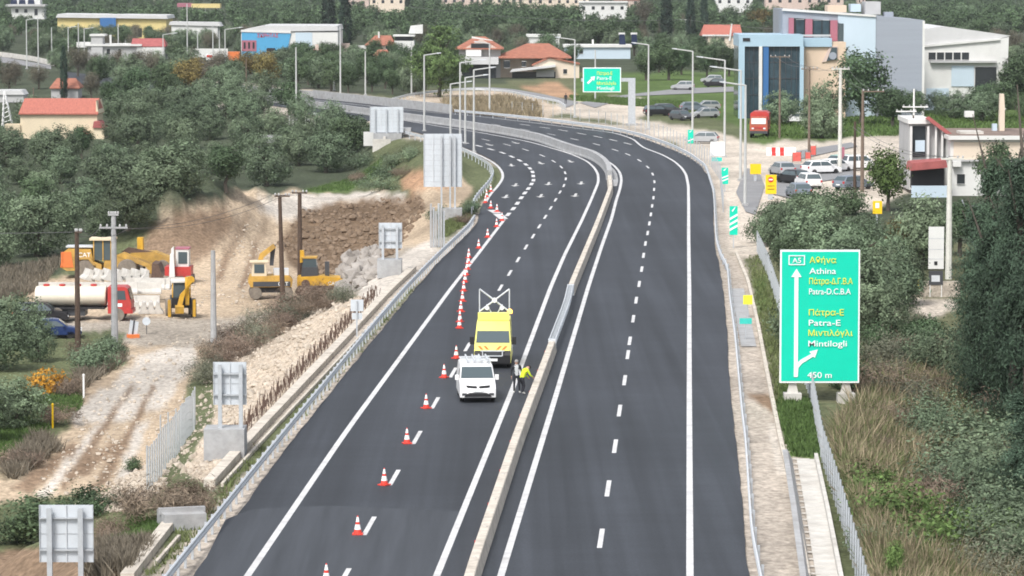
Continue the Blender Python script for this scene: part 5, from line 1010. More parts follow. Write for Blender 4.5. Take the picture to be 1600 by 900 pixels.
e = MB().lathe([(4.2 * L.k, 0), (4.2 * L.k, .04)], 18).build('disc', 'red', o); e.location = (L.X(1204), -.032, L.Z(280.5)); e.rotation_euler = UP; slab(L, (1201, 279.5, 1207, 281.5), -.10, -.073, 'bar', 'sign_white', o); slab(L, (1199, 290, 1210, 291), -.045, -.031, 'rule', 'black', o); slab(L, (1199, 295, 1210, 296), -.045, -.031, 'rule', 'black', o)
L, o = board(1180, (1172, 256, 1189, 272), 284, 'yellow_board', 'round-topped yellow works sign left of the no-entry board', post=4); L, o = board(1370, (1363.5, 314, 1378, 334), 350, 'yellow_board', 'tilted yellow works sign in front of the thicket and blue tree', post=3); slab(L, (1367.5, 317, 1373.5, 325), -.05, -.031, 'pictogram', 'sign_white', o)
def sign_back(x0, y0, x1, y1, yb, posts, rails, label, foot=None, mull=1, pw=3.2):
    L = Loc((x0 + x1) / 2, yb); o = empty('sign_back', L.p, 0, label, 'sign'); slab(L, (x0, y0, x1, y1), .02, .07, 'panel', 'sign_back', o)
    for x in posts: slab(L, (x - pw / 2, y0 + 3, x + pw / 2, yb + 3), -.32, -.12, 'post', 'galvanised', o)
    for y in rails: slab(L, (x0 + .5, y - 1.2, x1 - .5, y + 1.2), -.12, -.04, 'crossbar', 'galvanised', o)
    for i in range(mull): x = x0 + (x1 - x0) * (i + 1) / (mull + 1); slab(L, (x - .7, y0, x + .7, y1), -.04, .015, 'mullion', 'steel_light', o)
    for x in (x0 + .6, x1 - .6): slab(L, (x - .6, y0, x + .6, y1), -.035, .015, 'edge_strip', 'galvanised', o)
    mb = MB(); n = int((y1 - y0) * L.k / .45)
    for i in range(1, n): yy = y0 + (y1 - y0) * i / n; mb.box(((L.X(x0) + L.X(x1)) / 2, .012, L.Z(yy)), (L.X(x1) - L.X(x0), .012, .03))
    mb.build('seam', 'galvanised', o)
    if foot: slab(L, foot, -.9, .9, 'footing', 'concrete_grey', o)
    return o
sign_back(62.5, 788, 147, 878, 925, (79.5, 128), (808, 858), 'nearest sign seen from behind on two posts at lower left', pw=8)
sign_back(334, 565, 386, 632, 712, (345, 377.5), (583, 616), 'sign seen from behind on a tall concrete block halfway up the left side', (321, 667, 384, 716), pw=6)
sign_back(592, 348, 628.5, 388, 430, (598.5, 620.5), (357, 377), 'smaller sign seen from behind on a concrete block beside the soil pad', (590, 404.5, 628, 433), pw=3.8)
sign_back(578, 167, 630.5, 207, 222, (586, 604, 622), (), 'farther wide white sign back by the ruined walls', (584, 208, 628, 222), mull=2, pw=2)
sign_back(662, 209, 722, 292, 345, (690, 703.5, 711), (), 'tall white sign back standing at the exit curve', (692, 325, 722, 348), mull=3, pw=2.6)
L = Loc(558, 526); o = empty('sign_back', L.p, 0, 'little square sign back with plate on one post behind the left guardrail', 'sign'); slab(L, (548, 468, 568, 486), 0, .05, 'panel', 'sign_back', o); slab(L, (550, 489, 566, 499), 0, .05, 'plate', 'sign_back', o); slab(L, (556.5, 470, 559, 530), -.1, -.01, 'post', 'galvanised', o)
L = Loc(684, 386); o = empty('precast_stack', L.p, 0, 'stack of grey precast posts below the tall sign back', 'stack')
for i in range(6): slab(L, (672 + 4 * i, 318 + 6 * (i % 3), 675 + 4 * i, 386), -.5 + .2 * (i % 2), .1 + .2 * (i % 2), 'precast_post', 'galvanised' if i % 2 else 'concrete_grey', o)
L = Loc(1461, 464); o = empty('hoarding', L.p, 0, 'tall white hoarding with dark picture panel before the stone wall', 'sign'); slab(L, (1450, 354, 1474, 420), -.05, .05, 'panel', 'wall_white', o); slab(L, (1451, 423, 1473, 445), -.05, .05, 'picture_panel', 'dark_grey', o); slab(L, (1455, 430, 1468, 440), -.07, -.051, 'picture', 'steel_light', o); slab(L, (1459, 408, 1464, 414), -.07, -.051, 'mark', 'black', o)
for y in (372, 389, 404): slab(L, (1450, y, 1474, y + .7), -.06, -.051, 'seam', 'galvanised', o)
for x in (1453, 1471): slab(L, (x - .6, 445, x + .6, 468), -.04, .04, 'leg', 'white_paint', o)
slab(L, (1429, 436, 1437, 450), -.5, .3, 'yellow_box', 'yellow_board', None); tag(bpy.data.objects['yellow_box'], 'small yellow box by the stone wall at right', 'box'); bpy.data.objects['yellow_box'].location = L.p
L = Loc(1515, 400); o = empty('curved_mast', L.p, 0, 'white rectangular frame on a curved thin mast before the dark conifers', 'mast')
MB().pipe([(L.X(1530), 0, L.Z(400)), (L.X(1519), 0, L.Z(378)), (L.X(1512), 0, L.Z(355)), (L.X(1510), 0, L.Z(330)), (L.X(1502), 0, L.Z(312))], .05, 5).build('mast', 'steel_light', o)
mb = MB(); 
for a, b_ in (((1516, 322), (1526, 322)), ((1526, 322), (1526, 350)), ((1526, 350), (1516, 350)), ((1516, 350), (1516, 322)), ((1510, 332), (1531, 332))): mb.tube((L.X(a[0]), 0, L.Z(a[1])), (L.X(b_[0]), 0, L.Z(b_[1])), .06, n=5)
mb.build('frame', 'steel_light', o)

# ------------------------------------------------------------------ poles and wires
def streetlight(x, yt, yb, arm, label, group=None, head=True):
    p = at(x, yb); k = mpp(p); h = (yb - yt) * k; o = empty('street_lamp' if arm else 'lamp_post', p, 0, label, 'street lamp' if arm else 'post', group)
    MB().tube((0, 0, -.3), (0, 0, h), .15, .10, 8).build('pole', 'lamp_metal', o); MB().box((0, 0, .1), (.55, .55, .3)).build('base', 'concrete_grey', o)
    if arm:
        ax = arm * k; MB().tube((0, 0, h - .05), (ax * .82, 0, h + abs(ax) * .10), .08, .07, 6).build('arm', 'lamp_metal', o)
        MB().prism([(ax * .78, h + abs(ax) * .10 - .09), (ax * 1.02, h + abs(ax) * .13 - .05), (ax * 1.02, h + abs(ax) * .13 + .03), (ax * .78, h + abs(ax) * .10 + .09)], 'y', -.17, .17).build('lamp_head', 'steel_light', o)
    return o
for x, yt, yb, a, lab in ((42, 31, 108, 16, 'street lamp nearest the left edge, arm to the right'), (107, 43, 98, 13, 'street lamp before the grey farmhouse tower'), (132, 45, 98, 15, 'street lamp crossing the tower of the grey farmhouse'), (196, 44, 68, -7, 'short street lamp before the yellow warehouse'), (255, 54, 96, 22, 'street lamp at the right end of the pink tiled wing'), (352, 46, 118, 28, 'street lamp left of the orange trailer, long arm'),
    (663, 86, 206, 26, 'street lamp left of the tall sign back, arm before the pine'), (704, 131, 217, 33, 'leftmost lower lamp of the cluster above the tall sign back'), (719, 98, 222, 40, 'second lamp of the cluster above the tall sign back'), (727, 121, 226, 36, 'third lamp of the cluster above the tall sign back'), (740.5, 109, 239, 34, 'rightmost lamp of the cluster, its foot on the exit curve'), (765, 68, 178, -24, 'lamp standing in the dry grass of the slip road island'),
    (898, 62, 184, -30, 'lamp left of the far green sign'), (1013, 70, 203, -26, 'lamp right of the cantilever post'), (1082, 80, 213, -32, 'lamp before the parked cars'), (1132, 94, 246, -44, 'lamp in the middle of the right-hand row'), (1157, 110, 283, -48, 'lamp second nearest in the right-hand row'), (1164, 133, 322, -40, 'nearest lamp of the right-hand row beside the gravel road')):
    streetlight(x, yt, yb, a, lab)
for x, yt, yb, lab in ((60, 28, 113, 'tall bare post at the far left, left of the thin cypress'), (81, 43, 92, 'thin post below the yellow warehouse corner'), (123, 36, 106, 'bare post before the left wall of the farmhouse'), (185, 38, 92, 'bare post before the middle of the farmhouse'), (293, 6, 115, 'tallest bare post reaching nearly the top edge at left'), (309, 50, 88, 'thin post above the small green sign back'), (333, 40, 112, 'bare post right of the tallest one'), (343, 48, 90, 'thin post between bare post and orange trailer'),
    (463, 74, 186, 'bare post before the far carriageway'), (532, 42, 151, 'bare post at the right corner of the shop'), (571, 80, 149, 'bare post below the pink villa'), (643, 66, 150, 'bare post left of the pine'), (522, 116, 142, 'short thin post in the olives'), (930, 78, 157, 'thin post behind the far green sign')): streetlight(x, yt, yb, 0, lab)
def upole(x, yt, yb, m, r, arms, label, x2=None):
    p = at(x, yb); k = mpp(p); h = (yb - yt) * k; o = empty('utility_pole', p, 0, label, 'utility pole'); MB().tube((0, 0, -.4), (0 if x2 is None else (x2 - x) * k, 0, h), r, r * .65, 8).build('pole', m, o)
    for dy, hl, off in arms:
        MB().box((off * k, -.12, h - dy * k), (2 * hl * k, .12, .12)).build('crossarm', m, o); mb = MB()
        for q in (-.9, -.45, .45, .9): mb.lathe([(.06, 0), (.08, .12), (.03, .2)], 6, c=(off * k + q * hl * k, -.12, h - dy * k + .05))
        mb.build('insulator', 'wall_grey', o)
    return p + Vector((0 if x2 is None else (x2 - x) * k, 0, h))
T1 = upole(122, 360, 562, 'wood_pole', .22, [(2, 5, 3)], 'dark wooden pole at left with stubby arm beside the yellow bush'); T2 = upole(179.5, 330, 552, 'concrete_grey', .26, [(25, 22, 0), (5, 8, 0)], 'grey concrete power pole with wide crossarm before the red tanker'); T3 = upole(334, 391, 552, 'concrete_grey', .24, [], 'plain grey concrete post beside the dry hedge')
T4 = upole(442, 305, 474, 'wood_pole', .22, [(1, 12, 0)], 'left of the two dark wooden poles in the works yard', 438); T5 = upole(469, 300, 462, 'wood_pole', .24, [(1, 12, 0)], 'right and thicker of the two dark poles in the works yard')
U1 = upole(1312, 106, 270, 'pole_pale', .24, [(2, 14, 0)], 'pale concrete pole before the round olive at the gravel junction'); U2 = upole(1264, 105, 238, 'wood_brown', .16, [(3, 13, 0)], 'brown pole with crossarm before the peach entrance block'); U3 = upole(1218, 88, 216, 'wood_brown', .16, [(1, 16, 0)], 'brown pole with crossarm before the blue glass wing')
U4 = upole(1347, 140, 300, 'wood_brown', .2, [(3, 17, 16)], 'brown pole with one-sided braced arm right of the junction'); U5 = upole(1427, 139, 262, 'white_paint', .14, [(28, 20, 2), (35, 16, -12)], 'white thin pole with two crossarms beside the villa porch'); U6 = upole(1482, 246, 436, 'pole_pale', .26, [(2, 18, 4)], 'pale concrete pole right of the white hoarding')
U7 = upole(1357, 46, 170, 'wood_pole', .14, [(2, 6, 0)], 'dark pole in front of the grey office cladding'); U8 = upole(1335, 190, 322, 'wood_pole', .16, [], 'dark bare pole before the parked cars at right'); U9 = upole(1071, 30, 66, 'wall_white', .2, [(1, 9, 0)], 'white pole with crossarm before the cypresses on the hill'); U10 = upole(385, 92, 162, 'wood_brown', .1, [], 'thin brown pole in the trees above the grove'); U11 = upole(1426, 180, 300, 'wood_pole', .12, [], 'thin dark post below the white thin pole')
upole(53, 137, 205, 'wood_brown', .1, [], 'thin pole standing in front of the church wall'); upole(416, 46, 92, 'wood_pole', .14, [], 'dark pole before the blue shop front')
def wire(a, b_, sag, label, r=.022):
    pts = [a.lerp(b_, i / 14) - Vector((0, 0, sag * 4 * (i / 14) * (1 - i / 14))) for i in range(15)]; tag(MB().pipe(pts, r, 3).build('overhead_wire', 'wire'), label, 'wire', 'overhead wires')
wa = lambda p, dx, dz: p + Vector((dx, 0, dz))
for dx in (-1.0, 1.0): wire(wa(T2, dx, -1.2), wa(T4, dx * .5, .1), .8, 'overhead wire between concrete pole and dark yard poles'); wire(wa(T1, dx * .3, 0), wa(T2, dx, -1.2), .5, 'overhead wire between wooden pole and concrete pole')
for dx in (-.5, .5): wire(wa(T4, dx, .1), wa(T5, dx, .1), .2, 'overhead wire joining the two dark yard poles')
wire(wa(T1, -.3, -.1), Vector((-70, 215, 8)), .6, 'overhead wire leaving the left edge')
for dx in (-.7, .7): wire(wa(U3, dx, .1), wa(U2, dx, .1), .5, 'overhead wire between the brown poles'); wire(wa(U2, dx, .1), wa(U1, dx, .1), .5, 'overhead wire to the pale junction pole'); wire(wa(U1, dx, .1), wa(U4, dx * .5 + 1, -.1), .5, 'overhead wire across the junction')
for dx in (-.7, .7): wire(wa(U6, dx, .1), wa(U8, dx * .3, -.5), .8, 'overhead wire across the thicket')
wire(U9, Vector((*map(float, ground(640, 95)), 12.5)), 1.6, 'long overhead wire crossing the hillside', .05); wire(U9, wa(U7, 0, 0), 1.0, 'overhead wire from hillside to office', .04)
for px, y0, yb, m, lab in ((131, 588, 622, 'white_paint', 'white marker post beside the track'), (82.5, 634, 668, 'yellow_board', 'thin stake with yellow top beside the track'), (1336, 283, 303, 'black', 'short black bollard before the parked cars')):
    p = at(px, yb); k = mpp(p); tag(MB().tube((0, 0, -.2), (0, 0, (yb - y0) * k), 1.6 * k if m != 'black' else 2.6 * k, n=8).lathe([(1.8 * k, 0), (2.2 * k, .1), (.02, .16)], 8, c=(0, 0, (yb - y0) * k)).build('marker_post', m), lab, 'post').location = p

# ------------------------------------------------------------------ traffic cones
c0 = empty('traffic_cone', (0, 0, 0), label='x', cat='traffic cone')
MB().box((0, 0, .025), (.42, .42, .05)).build('base', 'cone_red', c0)
MB().lathe([(.165, .05), (.135, .2), (.095, .4), (.075, .5), (.035, .7), (.02, .75)], 14, [0, 1, 0, 1, 0, 0]).build('cone', ['cone_red', 'sign_white'], c0, True)
cl = [(559, 835, 'nearest whole traffic cone, beside a lane dash at the bottom'), (600.5, 758, 'second traffic cone from the bottom beside a lane dash'), (636, 693, 'third traffic cone from the bottom'), (666, 638, 'fourth traffic cone, left below the white van'), (694, 590, 'traffic cone just left of the white van'), (713, 560, 'traffic cone left of the yellow van bonnet'), (510, 912, 'traffic cone cut by the bottom edge'),
      (717.8, 513, 'front cone of the tight row left of the yellow van')]
row = [(718.7, 503), (720.2, 487), (722.7, 471), (724.7, 455), (726.8, 441), (728.7, 430), (730.2, 421), (731.7, 412), (732.5, 403)]
up = [(748, 388, 'lowest of the cones along the solid line past the tight row'), (762, 371, 'second cone up the solid line past the tight row'), (776, 354.5, 'third cone up the solid line below the boards'), (784.5, 345, 'cone at the tip of the painted nose'), (776.5, 331, 'upper cone beside the painted nose'), (767, 325.5, 'cone left of the painted nose'), (758.5, 317, 'cone at the end of the exit edge line'), (760.5, 308, 'cone on the exit edge line, lower'), (767, 299.5, 'cone on the exit edge line, upper')]
for i, (x, y, lb) in enumerate(cl + [(x, y, 'red and white cone packed in the tight row left of the yellow van') for x, y in row] + up):
    p = Vector((*map(float, ground(x, y)), .004))
    if i == 0: c0.location = p; c0['label'] = lb; c0['group'] = 'traffic cones closing the lane'
    else: dup(c0, p, rng.uniform(0, 1.5), label=lb)

# ------------------------------------------------------------------ vehicles
def wheel(par, x, y, r, w, m='tyre', rim='rim'):
    s = 1 if x > 0 else -1
    t_ = MB().lathe([(r * .62, -w / 2), (r * .94, -w / 2), (r, -w * .3), (r, w * .3), (r * .94, w / 2), (r * .62, w / 2)], 18).build('wheel', m, par, True); t_.location = (x, y, r); t_.rotation_euler = (0, math.pi / 2, 0)
    q = MB().lathe([(.01, w * .42 * s), (r * .2, w * .44 * s), (r * .6, w * .36 * s), (r * .62, w * .3 * s)], 12).build('rim', rim, t_)
    return t_
def shell(prof, w, belt, tum, edge=.06):
    """car body: side outline extruded with rounded shoulders and inward-leaning upper part"""
    mb = MB(); n = len(prof); cy = sum(p[0] for p in prof) / n; ring = []
    for s_, sh in ((-1, 1), (-1, 0), (1, 0), (1, 1)):
        vs = []
        for y, z in prof:
            hw = w / 2 - tum * max(0, z - belt); e = edge if sh else 0
            x = s_ * (hw if sh else hw - edge * 1.1); f_ = 1 - e * .35
            vs.append((x, cy + (y - cy) * (f_ if sh else 1), z - (e * .7 if sh and z > belt * .6 else 0)))
        ring.append(vs)
    o = [len(mb.v) + i * n for i in range(4)]; tr = tessellate_polygon([[Vector((y, z, 0)) for y, z in prof]])
    fs = [tuple(o[0] + i for i in t_) for t_ in tr] + [tuple(o[3] + i for i in reversed(t_)) for t_ in tr]
    for a in range(3):
        for k in range(n): fs.append((o[a] + k, o[a] + (k + 1) % n, o[a + 1] + (k + 1) % n, o[a + 1] + k))
    mb.add([v for r_ in ring for v in r_], fs); return mb
def pane(a, b_, w0, w1, inset=.10, out=.012, name='window', m='glass', par=None):
    """glass across the car between profile points a (lower) and b_ (upper)"""
    (y0, z0), (y1, z1) = a, b_; d = Vector((0, y1 - y0, z1 - z0)); n_ = Vector((0, z1 - z0, y0 - y1)).normalized()
    if n_.z < 0 or (abs(n_.z) < .05 and n_.y * (y0) < 0): n_ = -n_
    A = lambda t_: Vector((0, y0, z0)) + d * t_ + n_ * out
    p, q = A(.06), A(.93); return MB().add([p + Vector((-w0 / 2 + inset, 0, 0)), p + Vector((w0 / 2 - inset, 0, 0)), q + Vector((w1 / 2 - inset, 0, 0)), q + Vector((-w1 / 2 + inset, 0, 0))], [(0, 1, 2, 3)]).add([v - n_ * .02 for v in (p + Vector((-w0 / 2 + inset, 0, 0)), p + Vector((w0 / 2 - inset, 0, 0)), q + Vector((w1 / 2 - inset, 0, 0)), q + Vector((-w1 / 2 + inset, 0, 0)))], [(3, 2, 1, 0)]).build(name, m, par)
def car(label, loc, yaw, m, L_=4.2, w=1.76, h=1.48, style='hatch', group=None, nm='parked_car', cat='car'):
    o = empty(nm, loc, yaw, label, cat, group); f, r = L_ / 2, -L_ / 2; b_ = .62 * h
    if style == 'sedan': P = [(f, .3), (f, .58), (f - .12, .68), (f - 1.0, b_ - .05), (f - 1.75, h - .04), (f - 2.2, h), (r + 1.45, h - .02), (r + .75, b_ + .08), (r + .05, b_ + .02), (r, .6), (r + .05, .3)]; wi = (3, 4, 6, 7)
    elif style == 'suv': P = [(f, .35), (f, .72), (f - .12, .86), (f - .95, b_), (f - 1.6, h - .04), (f - 2.1, h), (r + .35, h - .05), (r + .06, b_ + .02), (r, .7), (r + .04, .35)]; wi = (3, 4, 6, 7)
    else: P = [(f, .3), (f, .6), (f - .12, .72), (f - .95, b_ - .02), (f - 1.65, h - .04), (f - 2.1, h), (r + .55, h - .07), (r + .1, b_ + .04), (r, .62), (r + .05, .3)]; wi = (3, 4, 6, 7)
    tum = .30; shell(P, w, b_, tum).build('body', m, o, True); wd = lambda z: w - 2 * tum * max(0, z - b_)
    pane(P[wi[0]], P[wi[1]], wd(P[wi[0]][1]), wd(P[wi[1]][1]), par=o, name='windscreen'); pane(P[wi[3]], P[wi[2]], wd(P[wi[3]][1]), wd(P[wi[2]][1]), par=o, name='rear_window')
    for s_ in (-1, 1):
        za, zb = b_ + .04, h - .12; ya0, ya1 = P[3][0] - .1, P[4][0] - .02; yb0, yb1 = P[wi[3]][0] + .18, P[wi[2]][0] + .05; xa = s_ * (w / 2 + .012 - .0); xb = s_ * (w / 2 - tum * (zb - b_) + .012); xm = s_ * (w / 2 - tum * (za - b_) + .012)
        ym = (ya1 + yb1) / 2
        for p0, p1, q1, q0 in ((ya0 - .12, ym + .04, ym + .04, ya1 - .12), (ym - .04, yb0, yb1, ym - .04)): MB().add([(xm, p0, za), (xm, p1, za), (xb, q1, zb), (xb, q0, zb)], [(0, 1, 2, 3)]).add([(xm - s_ * .02, p0, za), (xm - s_ * .02, p1, za), (xb - s_ * .02, q1, zb), (xb - s_ * .02, q0, zb)], [(3, 2, 1, 0)]).build('side_window', 'glass', o)
        MB().box((s_ * (w / 2 - .2), f - .06, .62), (.32, .16, .13)).build('headlight', 'lamp_glass', o); MB().box((s_ * (w / 2 - .12), r + .06, .80), (.18, .14, .22)).build('tail_light', 'tail_red', o)
        MB().box((s_ * (w / 2 + .08), f - 1.25, b_ + .06), (.16, .12, .13)).build('mirror', m, o)
        for y in (f - .78, r + .72): wheel(o, s_ * (w / 2 - .10), y, .31, .2)
    MB().box((0, f - .02, .45), (w * .7, .1, .2)).build('grille', 'black', o); MB().box((0, r + .0, .55), (.5, .06, .12)).build('number_plate', 'sign_white', o); MB().box((0, 0, .28), (w * .86, L_ * .86, .16)).build('underbody', 'black', o)
    return o
def on(px, py): return at(px, py)
# white van
k0 = Vector((*map(float, ground(743, 629)), .004)); v = empty('white_van', k0 + Vector((0, 2.0, 0)), math.pi + .06, 'small white van with ladder rack on its roof, parked in the closed lane', 'van')
P = [(2.2, .28), (2.22, .62), (2.12, .84), (1.95, .98), (1.35, 1.14), (.62, 1.74), (.2, 1.82), (-2.0, 1.83), (-2.14, 1.7), (-2.2, 1.0), (-2.2, .3)]
shell(P, 1.84, 1.1, .13, .07).build('body', 'van_white', v, True); pane(P[4], P[5], 1.80, 1.66, .06, par=v, name='windscreen')
for s_ in (-1, 1):
    MB().add([(s_ * .925, 1.2, 1.12), (s_ * .925, .15, 1.10), (s_ * .862, .15, 1.6), (s_ * .868, .72, 1.6)], [(0, 1, 2, 3)]).build('side_window', 'glass', v)
    MB().prism([(1.98, .90), (1.72, 1.02), (1.6, .98), (2.1, .78)], 'x', s_ * .62, s_ * .90).build('headlight', 'lamp_glass', v); MB().box((s_ * .70, 2.18, .45), (.24, .10, .12)).build('fog_lamp', 'dark_grey', v)
    MB().box((s_ * 1.03, 1.0, 1.2), (.20, .14, .26)).build('mirror', 'van_white', v)
    for y in (1.42, -1.34): wheel(v, s_ * .80, y, .325, .2)
    MB().prism([(s_ * .06, .76), (s_ * .55, .80), (s_ * .62, .90), (s_ * .06, .86)], 'y', 2.05, 2.19).build('grille_slot', 'black', v)
MB().prism([(-.70, .32), (.70, .32), (.62, .44), (.42, .52), (-.42, .52), (-.62, .44)], 'y', 2.14, 2.26).build('lower_grille', 'black', v); MB().box((0, 2.27, .64), (.52, .03, .11)).build('number_plate', 'sign_white', v); MB().box((0, 0, .3), (1.6, 4.0, .2)).build('underbody', 'black', v)
mb = MB()
for y in (.0, -.9, -1.8): mb.box((0, y, 1.95), (1.6, .08, .07)); mb.box((-.7, y, 1.87), (.05, .06, .14)); mb.box((.7, y, 1.87), (.05, .06, .14))
mb.build('roof_rack', 'steel_light', v); mb = MB()
for x in (-.6, -.25, .1, .45): mb.box((x, -.9, 2.02), (.07, 2.6, .08))
for i in range(8): mb.box((-.15, -2.0 + i * .32, 2.0), (.32, .04, .04))
mb.build('ladder', 'steel_light', v)
# yellow van
k0 = Vector((*map(float, ground(771, 576)), .004)); v = empty('yellow_van', k0 + Vector((0, 2.6, 0)), math.pi - .02, 'tall yellow maintenance van with raised lattice board on its roof', 'van')
P = [(2.65, .3), (2.68, .75), (2.5, 1.05), (1.95, 1.32), (1.2, 2.02), (.75, 2.42), (.2, 2.52), (-2.5, 2.52), (-2.65, 2.3), (-2.68, .35)]
shell(P, 2.05, 1.3, .09, .08).build('body', 'van_yellow', v, True); pane(P[3], P[4], 2.0, 1.9, .06, par=v, name='windscreen')
MB().prism([(2.68, .3), (2.72, .75), (2.55, 1.0), (2.3, 1.0), (2.3, .3)], 'x', -1.0, 1.0).build('bumper', 'black', v); MB().box((0, 2.66, .86), (.9, .14, .22)).build('grille', 'dark_grey', v)
mb = MB()
for z in (.72, 1.0): mb.box((0, 2.69, z), (1.04 + (z - .72), .08, .06))
for x in (-.55, .55): mb.box((x, 2.69, .86), (.06, .08, .30))
mb.build('grille_trim', 'steel_light', v); MB().box((0, 2.74, .5), (.56, .03, .14)).build('number_plate', 'sign_white', v)
for s_ in (-1, 1):
    MB().prism([(2.58, .86), (2.25, 1.12), (2.1, 1.05), (2.4, .82)], 'x', s_ * .66, s_ * 1.02).build('headlight', 'glass', v); MB().box((s_ * 1.18, 1.45, 1.45), (.24, .16, .42)).build('mirror', 'black', v)
    MB().add([(s_ * 1.032, 1.75, 1.36), (s_ * 1.032, .45, 1.34), (s_ * .975, .45, 1.95), (s_ * .975, 1.15, 1.95)], [(0, 1, 2, 3)]).build('side_window', 'glass', v); MB().box((s_ * 1.03, -.6, .95), (.02, 3.2, .35)).build('side_stripe', 'sign_white', v)
    for y in (1.75, -1.7): wheel(v, s_ * .90, y, .36, .22)
    for i in range(2):     # red and white chevrons on the bonnet
        MB().add([(s_ * (.18 + .32 * i), 2.52, 1.055), (s_ * (.34 + .32 * i), 2.52, 1.055), (s_ * (.52 + .32 * i), 2.20, 1.225), (s_ * (.36 + .32 * i), 2.20, 1.225)], [(0, 1, 2, 3)]).build('chevron', 'orange', v)
MB().box((0, .25, 2.70), (1.75, .55, .42)).build('light_box', 'van_yellow', v); MB().box((0, .0, .3), (1.8, 4.8, .2)).build('underbody', 'black', v)
MB().lathe([(.13, 0), (.14, .16), (.06, .24)], 10, c=(-.92, .15, 2.86)).build('beacon', 'amber', v)
bd = MB(); Yb = -1.9; zt, zb = 4.05, 2.62
for x in (-.85, .85): bd.tube((x, Yb, zb), (x, Yb, zt), .04, n=6)
for a, b_ in (((-.85, zt), (.85, zb + .15)), ((.85, zt), (-.85, zb + .15))): bd.box((0, Yb, (zt + zb + .15) / 2), (.05, .05, .05)).tube((a[0], Yb, a[1]), (b_[0], Yb, b_[1]), .05, n=6)
for s_ in (-1, 1): bd.tube((s_ * .10, Yb - .05, 2.55), (s_ * .45, Yb, zb + .55), .035, n=5)
bd.build('lattice_board', 'steel_light', v); e = MB().lathe([(.15, 0), (.15, .08)], 12).build('lamp', 'lamp_glass', v); e.location = (0, Yb + .06, 3.42); e.rotation_euler = (-math.pi / 2, 0, 0)
for x in (-.45, .45): MB().prism([(x - .32, 2.53), (x + .32, 2.53), (x + .18, 2.75), (x - .18, 2.75)], 'y', -1.4, -1.0).build('rubber_block', 'black', v)
for s_ in (-1, 1):
    e = MB().lathe([(.13, 0), (.13, .08)], 10).build('lamp', 'lamp_glass', v); e.location = (s_ * .42, Yb + .06, 2.98); e.rotation_euler = (-math.pi / 2, 0, 0)
# cars by the junction at right
for x, y, yaw, m, st, lab, h in ((1222, 274, .25, 'silver', 'hatch', 'silver hatchback nearest the no-entry board, seen from behind', 1.5), (1239, 287, .5, 'black_car', 'hatch', 'black hatchback between the silver and white cars', 1.5), (1263, 294, .2, 'van_white', 'suv', 'white crossover seen from behind in the car queue', 1.6), (1248, 309, .15, 'bluegrey_car', 'hatch', 'grey car half hidden by shrubs at the end of the queue', 1.5),
        (1283, 272, -1.1, 'van_white', 'hatch', 'white hatchback parked sideways facing right', 1.5), (1304, 269, -.8, 'van_white', 'hatch', 'white car just behind the sideways hatchback', 1.5), (1320, 262, -.9, 'green_car', 'hatch', 'pale green car behind the pale pole', 1.5), (1344, 266, -1.2, 'van_white', 'suv', 'white car half hidden behind the dark bare pole', 1.7), (1333, 296, -.9, 'bluegrey_car', 'hatch', 'blue-grey car behind the black bollard', 1.45),
        (1028, 181, -1.3, 'black_car', 'suv', 'black crossover at the left of the far parked group', 1.6), (1043, 178, -1.3, 'grey_car', 'suv', 'grey crossover right behind the black one', 1.6), (1065, 188, -2.6, 'grey_car', 'hatch', 'dark grey hatchback facing the camera in the far parked group', 1.5), (1084, 174, -1.4, 'bluegrey_car', 'hatch', 'dark blue car at the back of the far parked group', 1.5), (1101, 184, 1.9, 'silver', 'hatch', 'silver grey hatchback beside the dry shrubs', 1.5), (1104, 172, 1.7, 'silver', 'hatch', 'silver car behind the silver grey hatchback', 1.5),
        (1067, 141, 1.45, 'silver', 'suv', 'silver crossover driving on the far access road', 1.7), (1118, 136, 1.5, 'black_car', 'suv', 'black pick-up-like car parked by the trees before the office', 1.6), (1247, 192, 1.2, 'van_white', 'hatch', 'white car parked at the foot of the peach entrance block', 1.5), (1097, 224, 1.4, 'silver', 'hatch', 'pale silver car behind the farthest countdown marker', 1.5), (1112, 130, 1.5, 'silver', 'suv', 'silver car parked behind the black one before the office', 1.6)):
    car(lab, on(x, y), yaw, m, h=h, style=st)
car('dark blue hatchback in side view at the left edge of the yard', on(84, 528), -1.45, 'blue_car', style='hatch', h=1.42, L_=4.0); car('black car behind the bushes left of the tanker wheel', on(64, 505), -1.5, 'black_car', style='suv', h=1.6)

# red and white tanker truck, facing right
def xf(o, px): return 0
def truck_frame(px, py, label, cat, name, yaw=-math.pi / 2): return empty(name, on(px, py), yaw, label, cat)
t_ = truck_frame(131, 500, 'cream tanker truck with red cab parked in side view in the works yard', 'truck', 'tanker_truck')      # +Y is forward (to the right in the photo)
LN = 152 * mpp(t_.location); f = LN / 2
mb = MB().lathe([(.2, -f + .05), (.72, -f + .1), (.78, -f + .3), (.78, f - 2.1), (.72, f - 1.95), (.2, f - 1.9)], 20); e = mb.build('tank', 'tank_cream', t_, True); e.rotation_euler = (-math.pi / 2, 0, 0); e.location = (0, 0, 1.85); e.scale = (1.25, 1, 1)
for i in range(4): MB().lathe([(.25, 0), (.25, .15), (.1, .18)], 10, c=(0, -f + .9 + i * 1.2, 2.6)).build('manhole', 'truck_red', t_)
MB().box((0, -1, 1.0), (2.2, LN - 2.0, .14)).build('chassis', 'black', t_); MB().box((0, -.6, .65), (1.8, 1.6, .5)).build('side_gear', 'dark_grey', t_)
